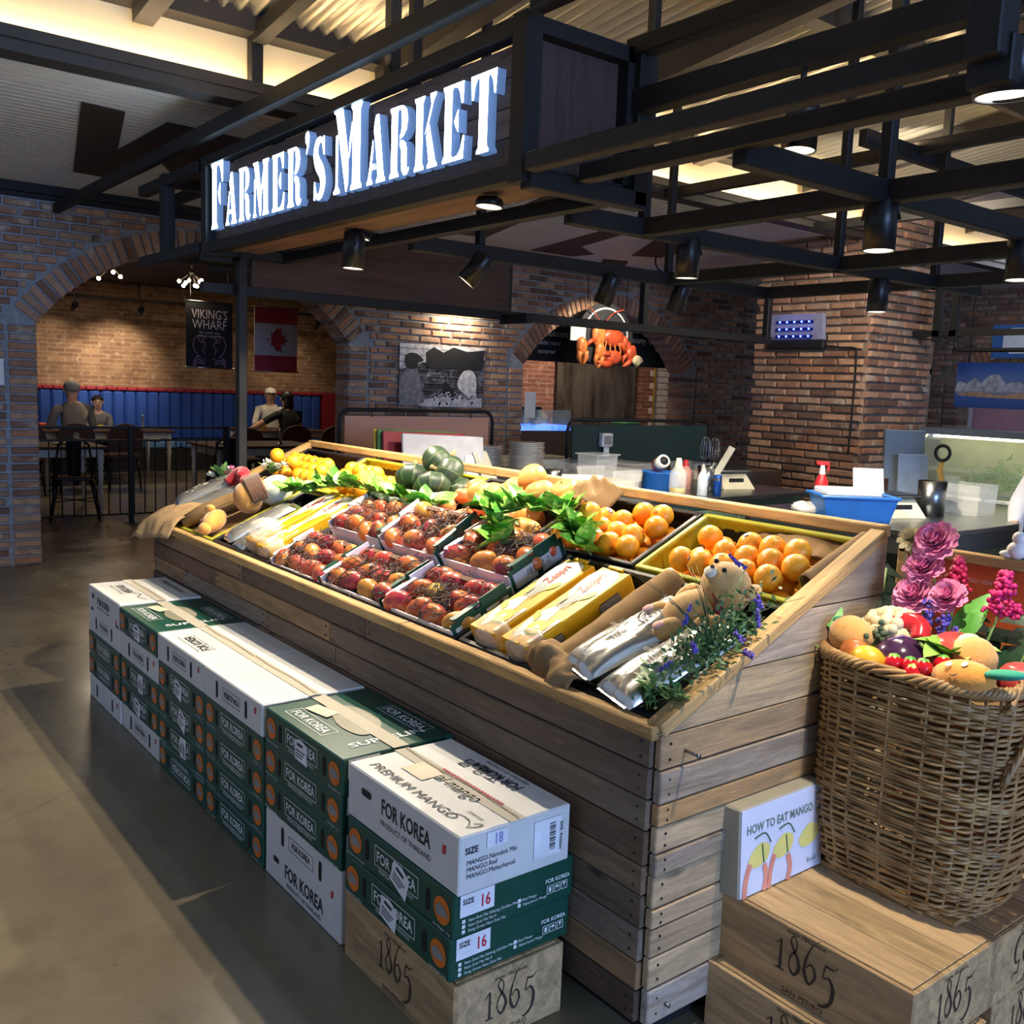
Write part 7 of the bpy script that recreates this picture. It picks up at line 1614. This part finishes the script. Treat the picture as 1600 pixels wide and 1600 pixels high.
# ---------------- wall mural and picture light ----------------
t=thing('wall_mural','black and white photo mural of a farmer with a crate of apples','mural',(WX+.036,5.515,1.32)); w,h=1.04,.62
nt=NT('mural_grey'); v=nt.coord('Object',(1,6,6)); c=nt.ramp(nt.noise(v,2.2,6,.7,1.),[(.35,'#121218'),(.5,'#34343c'),(.6,'#77777f'),(.72,'#d6d6dc')]); M_MUR=nt.out(c,.6)
MB().box((0,0,h/2),(.006,w,h)).build('print',M_MUR,t); F=basis((.0045,0,0),(0,1,0),(0,0,1),(1,0,0)); g=lambda n,c:plain('mural_'+n,c,.6,var=.35,scale=22)
def mp(poly,mat,z,nm): MB().flat(poly if nm in('sky','trees','crate') else [(max(-.52,min(.52,a)),max(0,min(.62,b))) for a,b in spl2(poly,5,True)],F@TR(0,0,z*.0007)).build(nm,mat,t)
mp([(-.52,.36),(-.30,.42),(-.05,.50),(.20,.46),(.52,.50),(.52,.62),(-.52,.62)],g('sky','#c4c4ce'),1,'sky'); mp([(-.20,.40),(-.05,.36),(.10,.40),(.25,.34),(.50,.40),(.52,.60),(.30,.57),(.12,.61),(.0,.55),(-.12,.60),(-.22,.54)],g('trees','#1d1d24'),2,'trees')
mp([(-.50,.02),(-.52,.22),(-.47,.34),(-.36,.40),(-.29,.32),(-.26,.16),(-.22,.06),(-.34,.01)],g('jacket','#77777f'),3,'jacket'); mp([(-.45,.40),(-.46,.49),(-.40,.53),(-.31,.52),(-.24,.46),(-.30,.44),(-.32,.38),(-.40,.37)],g('cap','#1d1d22'),4,'cap_and_head')
mp([(-.30,.01),(-.20,.08),(.0,.10),(.30,.08),(.50,.10),(.50,.0),(-.2,.0)],g('crate','#b5b5be'),3,'crate'); mp([(.18,.22),(.24,.36),(.36,.38),(.42,.28),(.40,.10),(.30,.12)],g('helper','#c2c2ca'),3,'helper'); mp([(.12,.18),(.02,.26),(.02,.14),(.14,.10)],g('dark','#17171b'),3,'shadowed_gap')
ap=MB()
q=random.Random(2)
for k in range(60): ap.flat(disc(q.uniform(-.12,.42),q.uniform(.02,.14),q.uniform(.012,.018),10),F@TR(0,0,.004))
stuff(ap.build('apples',g('apples','#c9c9d2'),t))
lines=MB()
for k in range(9): lines.box((.0048,0,.034+k*.0675),(.002,w,.006))
lines.build('joint_lines',g('joint','#6c6c75'),t)
t=thing('picture_light','slim lit picture lamp above the photo mural','lamp',(WX+.16,5.66,2.29)); MB().box((0,0,0),(.05,.46,.025),bev=.006).build('lamp_bar',M_WHITE,t); MB().box((0,0,-.015),(.04,.43,.008)).build('diffuser',glow('picture_light','#fff0cc',22),t); MB().box((-.09,.0,.0),(.14,.08,.02)).build('bracket',M_WHITE,t)
a=area_light('picture_lamp_light',(WX+.16,5.66,2.27),(WX+.02,5.66,1.6),.42,.03,13,(1,.86,.62))
# notices
tag(MB().box((0,0,0),(.004,.14,.20)).build('notice_sheet',M_PAPER,None,TR(-8.24,1.40,1.52)),'white notice sheet on the left brick pier','notice'); tag(MB().box((0,0,0),(.004,.15,.28)).build('notice_sheet',M_PAPER,None,TR(-8.26,6.66,1.36)),'white notice sheet beside the kitchen arch','notice')
# ---------------- kitchen: hood board with lettering, lobster picture, range ----------------
HB=tag(MB().prism([(6.45,1.86),(9.6,1.86),(9.6,2.6),(6.45,2.6)],0,.04,basis((-8.72,0,0),(0,1,0),(0,0,1),(1,0,0))).build('hood_board',plain('blackboard','#14151a',.6)),'black hood board lettered in white script inside the kitchen arch','board')
F=basis((-8.672,0,0),(0,1,0),(0,0,1),(1,0,0)); m=MB()
for s,y,z,sz in (('nocturnal',7.32,2.27,.105),('Tristan lobsters',7.22,2.15,.105),('and crawl under rocks',7.1,2.05,.075),('are protected,',8.62,2.27,.105),('they scurry by',8.66,2.15,.105),('lobsters are protected,',7.85,2.40,.075),('nocturnal',7.2,1.95,.075)): m.text(s,F@TR(y,z,0),sz,.9,.25)
m.build('lettering',plain('chalk_white','#e4e2da',.7),HB)
t=thing('lobster_picture','illuminated cut-out picture of red lobsters with a scallop shell','picture',(-8.02,7.52,1.80)); M_LOB=plain('lobster_red','#c4512e',.35,var=.35,scale=14); M_LOB2=plain('lobster_orange','#d9803f',.35,var=.3,scale=14)
MB().prism([(x*.42,.36+y*.36) for x,y in disc(0,0,1,28)],-.02,0,basis((0,0,0),(0,1,0),(0,0,1),(1,0,0))).build('round_back',plain('lobster_back','#2a2a2e',.6),t)
G=basis((0,0,0),(0,1,0),(0,0,1),(1,0,0)); m=MB(); m.ribbon([(x,y) for x,y in arcp(0,.36,.33,200,-20,24,.30)],.018,G@TR(0,0,.004)); m.build('white_ring',M_PAPER,t)
def lob(pts,r,mat,nm,z=.03): MB().tube([(z,a,b) for a,b in spl2(pts,6)],[r*(1-.15*abs(math.sin(i))) if False else r for i in range((len(pts)-1)*6+1)],8,flat=.6).build(nm,mat,t)
MB().ball((.03,.08,.34),(.05,.17,.10),14,10,None,lambda d:1+.08*math.sin(10*d.y)).build('lobster_body',M_LOB,t); MB().ball((.03,-.14,.36),(.045,.10,.15),14,10,None,lambda d:1+.08*math.sin(10*d.z)).build('lobster_body',M_LOB2,t)
for k in range(4): MB().ball((.03,.27+.05*k,.30-.045*k),(.035,.045,.07-.008*k),10,8).build('tail_segment',M_LOB,t)
def pincer(cy,cz,ang,sz,mat):
    Mq=TR(.05,cy,cz)@RX(ang)@SC(sz); MB().ball((0,0,.02),(.05,.075,.11),14,10).tube([(0,-.045,.08),(0,-.05,.15),(0,-.02,.21),(0,.005,.24)],[.045,.038,.024,.004],8).build('claw',mat,t,Mq); MB().tube([(.01,.04,.08),(.01,.06,.14),(.01,.045,.19),(.01,.02,.225)],[.035,.028,.018,.003],8).build('claw_finger',mat,t,Mq)
pincer(.10,.12,1.75,1.15,M_LOB); pincer(.36,.20,2.5,.9,M_LOB); pincer(-.40,.24,PI+.1,.95,M_LOB2); pincer(-.13,.20,PI-.15,.9,M_LOB2)
for a,b in(((-.16,.30),(-.36,.22)),((-.12,.26),(-.16,.18)),((.14,.28),(.26,.18))): MB().tube([(.04,a[0],a[1]),(.05,(a[0]+b[0])/2,(a[1]+b[1])/2+.03),(.05,b[0],b[1])],.025,7).build('claw_arm',M_LOB,t)
for k in range(6): MB().tube(spline([(.05,-.1+.06*k,.30),(.06,-.14+.08*k,.20),(.05,-.10+.07*k,.13)],4),.010,5).build('walking_leg',M_LOB2,t)
for s in(-1,1): MB().tube(spline([(.05,-.10,.46),(.05,-.1+s*.14,.60),(.05,-.06+s*.28,.66)],5),.006,5).build('feeler',M_LOB,t)
sh=MB()
for k in range(9): a=-.9+1.8*k/8; sh.tube([(.06,.44,.03),(.075,.44+.10*math.sin(a),.03+.13*math.cos(a))],[.008,.020],6)
sh.build('scallop_shell',plain('scallop_cream','#d8c89c',.5),t); MB().box((.0,-.42,.36),(.01,.22,.16)).build('white_scroll',M_PAPER,t)
for y in(-.3,.3): MB().tube([(0,y,.68),(0,y,1.1)],.006,4).build('hanging_rod',M_STEEL,t)
t=thing('cooking_range','stainless splashback with scorched panels and cooking range','range',(-10.9,10.4,0)); nt=NT('scorched_steel'); v=nt.coord('Object',(1,3,1)); c=nt.mix(nt.ramp(nt.noise(v,1.5,4,.6,.5),[(.4,0.),(.7,1.)]),'#6c6358','#30261c'); M_SCO=nt.out(c,.4,.6)
for k in range(3): MB().box((-.12,-.75+k*.55,1.5),(.02,.54,1.2)).build('splash_panel',M_SCO,t)
MB().box((.25,-.2,.45),(.7,2.0,.9)).build('range_body',M_INOX,t); MB().box((.25,-.2,.92),(.72,2.0,.04)).build('range_top',M_BLACK,t)
t=thing('tiled_panel','white tiled wall panel with steel door right of the range','panel',(-10.95,11.78,0)); tm=MB().box((0,0,0),(.012,.19,.09),bev=.003).data('tile',plain('kitchen_tile','#b8aea6',.3))
for r_ in range(22):
    for c_ in range(5): link('tile',tm,t,TR(0,-.4+c_*.2+(r_%2)*.1,.05+r_*.1))
MB().box((.03,-.05,1.35),(.03,.02,1.3)).box((.03,-.42,1.35),(.03,.02,1.3)).build('door_edge',plain('brass_edge','#a8893c',.4,.6),t); MB().tube([(.05,.1,1.45),(.07,.1,1.42),(.07,.1,1.32),(.05,.1,1.29)],.008,5).build('door_handle',M_INOX,t)
t=thing('ice_display','blue lit ice display counter with woven front inside the kitchen arch','counter',(-8.95,7.15,0)); MB().box((0,0,.53),(.7,.9,1.06)).build('woven_front',plain('woven_brown','#2f2320',.7,var=.5,scale=60),t); MB().box((0,0,1.09),(.66,.86,.06)).build('ice_bed',glow('blue_ice','#2f66ff',2.2,'#a8c4ff'),t)
MB().box((.30,0,1.2),(.01,.9,.2)).build('front_glass',glass('case_glass','#cfe3d8',.03,.22),t); MB().box((-.28,0,1.2),(.08,.9,.24)).build('back_ledge',M_STEEL,t); m=MB(); q=random.Random(8)
for k in range(40): m.ball((q.uniform(-.2,.2),q.uniform(-.35,.35),1.13+q.random()*.05),q.uniform(.02,.04),6,5)
stuff(m.build('seafood',plain('seafood_mix','#8a7a5a',.6,var=.5,scale=20),t))
tag(MB().ball((0,0,0),(.05,.16,.04),12,8,None,lambda d:1+.2*math.sin(12*d.y)).build('red_lobster',plain('bright_red_shell','#c8321f',.4),None,TR(-8.85,8.75,1.02)),'red lobster lying on the kitchen pass','lobster'); tag(MB().box((0,0,.08),(.3,.25,.16),bev=.01).build('green_box',plain('green_box','#2f6b46',.6),None,TR(-9.3,9.15,.98)),'green box at the right of the kitchen pass','box')
tag(MB().box((-9.0,8.4,.48),(.55,1.5,.96)).build('kitchen_pass',M_INOX),'steel kitchen pass behind the dark green board','counter')
area_light('assumed_kitchen_light',(-9.9,9.2,2.9),(-10.6,10.0,1.0),.6,.6,80,(1,.80,.62))  # assumed light that brightens the range, no fitting built
area_light('assumed_kitchen_light',(-9.3,7.4,2.9),(-10.0,7.6,1.0),.4,.4,14,(1,.85,.75))  # second assumed kitchen light, also without a fitting
# ---------------- fly trap, clock box and cable on the pillar ----------------
t=thing('fly_trap','wall mounted insect trap with rows of blue lights on the pillar','insect trap',M=TR(-5.32, 7.308, 1.977)@SC(.7)); MB().box((0,0,.06),(.86,.09,.12),bev=.02).build('tray',M_BLACK,t); MB().add([(-.38,-.02,.12),(.40,-.02,.12),(.38,-.05,.44),(-.40,-.05,.44),(-.38,.04,.12),(.40,.04,.12),(.38,.04,.44),(-.40,.04,.44)],[(0,1,2,3),(7,6,5,4),(0,3,7,4),(1,5,6,2),(0,4,5,1),(3,2,6,7)]).build('reflector_panel',plain('trap_panel','#8f93b0',.4),t)
for r_ in range(3): MB().box((-.01,-.052,.16+r_*.09),(.56,.012,.03)).build('light_strip',plain('strip_dark','#121a5a',.4),t)
for r_ in range(3):
    for c_ in range(5): MB().ball((-.23+c_*.11,-.062,.16+r_*.09),.012,8,6).build('blue_light',glow('blue_led','#2038ff',40),t)
m=MB().tube(spline([(-5.019, 7.308, 2.005), (-4.865, 7.322, 1.991), (-4.746, 7.318, 1.984), (-4.718, 7.318, 1.935), (-4.711, 7.318, 1.585), (-4.718, 7.318, 1.095)],6),.009,6); tag(m.build('power_cable',M_BLACK),'black cable running down the pillar from the insect trap','cable')
t=thing('wall_speaker','white square wall box high on the right pillar face','wall box',M=TR(-4.606, 7.616, 2.565)@SC(.7)); MB().box((0,0,.14),(.05,.30,.28),bev=.01).build('box',plain('box_white','#a9aaa4',.5),t); MB().box((.027,0,.14),(.004,.22,.012),RX(.5)).build('mark',M_BLACK,t)
# ---------------- far right sushi area ----------------
t=thing('sushi_counter','far counter edged with blue lights behind the glass case','counter',(-4.6,9.25,0)); MB().box((0,0,.6),(2.2,.5,1.2)).build('counter_body',M_INOX,t); MB().box((0,-.05,1.22),(2.2,.6,.03)).build('counter_top',M_PAPER,t); MB().box((0,-.2,1.30),(2.2,.02,.02)).build('guard_rail',M_INOX,t)
for k in range(12): MB().box((-.95+k*.17,-.26,1.275),(.10,.02,.015)).build('blue_light',glow('blue_led_bar','#4060ff',9),t)
tag(MB().box((0,0,0),(1.0,.03,.44)).build('pink_slab',plain('pink_marble','#d6a4ac',.35,var=.1,scale=6),None,TR(-6.3,13.0,1.40)),'pale pink marble slab on the far kitchen shelf','slab')
t=thing('landscape_poster','hanging poster of snowy mountains above a blue lake','poster',(-4.0,8.6,1.52)); nt=NT('mountain_print'); v=nt.coord('Object'); sp_=nt.n('ShaderNodeSeparateXYZ'); nt.l(v,sp_.inputs[0]); c=nt.ramp(sp_.outputs[2],[(.0,'#1b3a78'),(.12,'#2a4f92'),(.14,'#7a7f8c'),(.19,'#51668f'),(.36,'#2f5aa8'),(.42,'#2b62b8')]); M_MTN=nt.out(c,.4); MB().box((0,0,.20),(1.0,.012,.40)).build('print',M_MTN,t)
F=basis((0,-.0075,0),(1,0,0),(0,0,1),(0,-1,0)); MB().flat([(-.5,.17),(-.47,.24),(-.40,.21),(-.33,.27),(-.27,.22),(-.20,.29),(-.12,.30),(-.05,.22),(.05,.24),(.15,.20),(.5,.18),(.5,.15),(-.5,.15)],F).build('mountains',plain('snow_grey','#8d95a8',.5,var=.5,scale=18),t); MB().flat(spl2([(-.48,.11),(-.3,.14),(-.1,.12),(.2,.15),(.5,.13),(.5,.10),(0,.09)],5,True),F@TR(0,0,.001)).build('island',plain('island_brown','#8a7360',.5,var=.4,scale=20),t)
for x in(-.4,.4): MB().tube([(x,0,.4),(x,0,1.2)],.005,4).build('cord',M_STEEL,t)
t=thing('blue_sign','blue hanging sign with a white octagon letter at the right edge','sign',(-3.95,9.0,1.97)); MB().box((0,0,.16),(.9,.03,.30)).build('panel',plain('sign_blue','#1f55a0',.5),t); F=basis((0,-.017,0),(1,0,0),(0,0,1),(0,-1,0)); MB().flat([(-.35,.10),(-.28,.05),(.3,.05),(.3,.28),(-.28,.28),(-.35,.23)],F).build('white_field',plain('sign_pale','#b8c8dc',.5),t); MB().text('B',F@TR(-.10,.07,.001),.22).build('lettering',plain('sign_blue','#1f55a0',.5),t)
t=thing('beige_fascia','beige fascia board with dark brush lettering and wheel motif','board',(-5.6,12.6,2.05)); MB().box((0,0,.20),(2.4,.04,.42)).build('panel',plain('fascia_beige','#b99a63',.6,var=.05),t); F=basis((0,-.022,0),(1,0,0),(0,0,1),(0,-1,0)); m=MB().text('바 이 킹',F@TR(-.35,.06,.001),.16,.9)
for k in range(8): a=PI*k/4; m.ribbon([(.35+.05*math.cos(a),.24+.05*math.sin(a)),(.35+.14*math.cos(a),.24+.14*math.sin(a))],.035,F@TR(0,0,.001))
m.ribbon([(-.1,.02),(.8,.30)],.02,F@TR(0,0,.001)).ribbon([(-.1,.0),(.9,.12)],.02,F@TR(0,0,.001)).build('brush_lettering',M_INKK,t)
tag(MB().box((-5.6,12.5,1.98),(2.6,.08,.10)).build('fascia_beam',M_BLACK),'black beam below the beige fascia board','beam'); t=thing('exit_sign','small green glowing exit sign under the black beam','exit sign',(-6.45,12.4,1.80)); MB().box((0,0,.06),(.26,.04,.12)).build('case',M_BLACK,t); MB().box((-.02,-.022,.06),(.14,.004,.035)).build('green_light',glow('exit_green','#2fe07a',4),t)
t=thing('fire_extinguisher','small red fire extinguisher on the white pillar at right','extinguisher',(-6.35,12.3,1.50)); MB().lathe([(0,0),(.05,0),(.05,.22),(.02,.27),(0,.27)],14).build('cylinder',M_REDP,t); MB().box((0,0,.29),(.06,.02,.03)).build('valve',M_BLACK,t)
tag(MB().box((-6.45,12.45,.95),(.34,.1,1.9)).build('white_column',plain('white_tiles','#c9c2c6',.4)),'white tiled column end at the right of the brick pillar','column')
for k,(x,l) in enumerate(((-5.05,'dark bottle on the far kitchen shelf'),(-4.95,'dark bottle right of its twin on the far shelf'))): t=tag(MB().lathe([(0,0),(.035,0),(.035,.16),(.014,.21),(.014,.27),(0,.27)],12).build('sauce_bottle',M_BLACK,None,TR(x,13.0,1.22)),l,'bottle'); MB().lathe([(.036,.04),(.036,.12)],12).build('label',M_PAPER,t)
tag(MB().box((-5.4,13.05,1.19),(3.0,.5,.04)).build('kitchen_shelf',M_INOX),'steel shelf of the far sushi kitchen','shelf')
t=thing('pipe_frame','black bent pipe frame hanging right of the pillar','frame',(-4.3,8.0,1.9)); MB().tube(spline([(.07,0,.55),(.07,0,.2),(.09,0,.13),(.17,0,.10),(1.2,0,.10)],5),.018,8).build('pipe',M_STEEL,t); MB().box((.35,0,.24),(1.4,.05,.05)).build('bar',M_STEEL,t)
for x in(-.10,.05): MB().box((x,0,.42),(.06,.05,.5)).build('post',M_STEEL,t)
area_light('assumed_sushi_light',(-5.3,13.9,3.2),(-5.3,14.6,1.0),1.2,.6,60,(1,.86,.66))  # assumed light over the sushi kitchen, no panel modelled
area_light('assumed_sushi_light',(-4.2,10.4,3.0),(-4.5,9.6,1.0),.8,.6,16,(.9,.92,1))  # weaker assumed light above the sushi counter, no panel modelled

area_light('added_pillar_fill',(-3.6,6.0,3.0),(-4.9,7.6,1.8),.5,.5,42,(1,.84,.62))  # added fill light that lifts the brick pillar, no fitting behind it
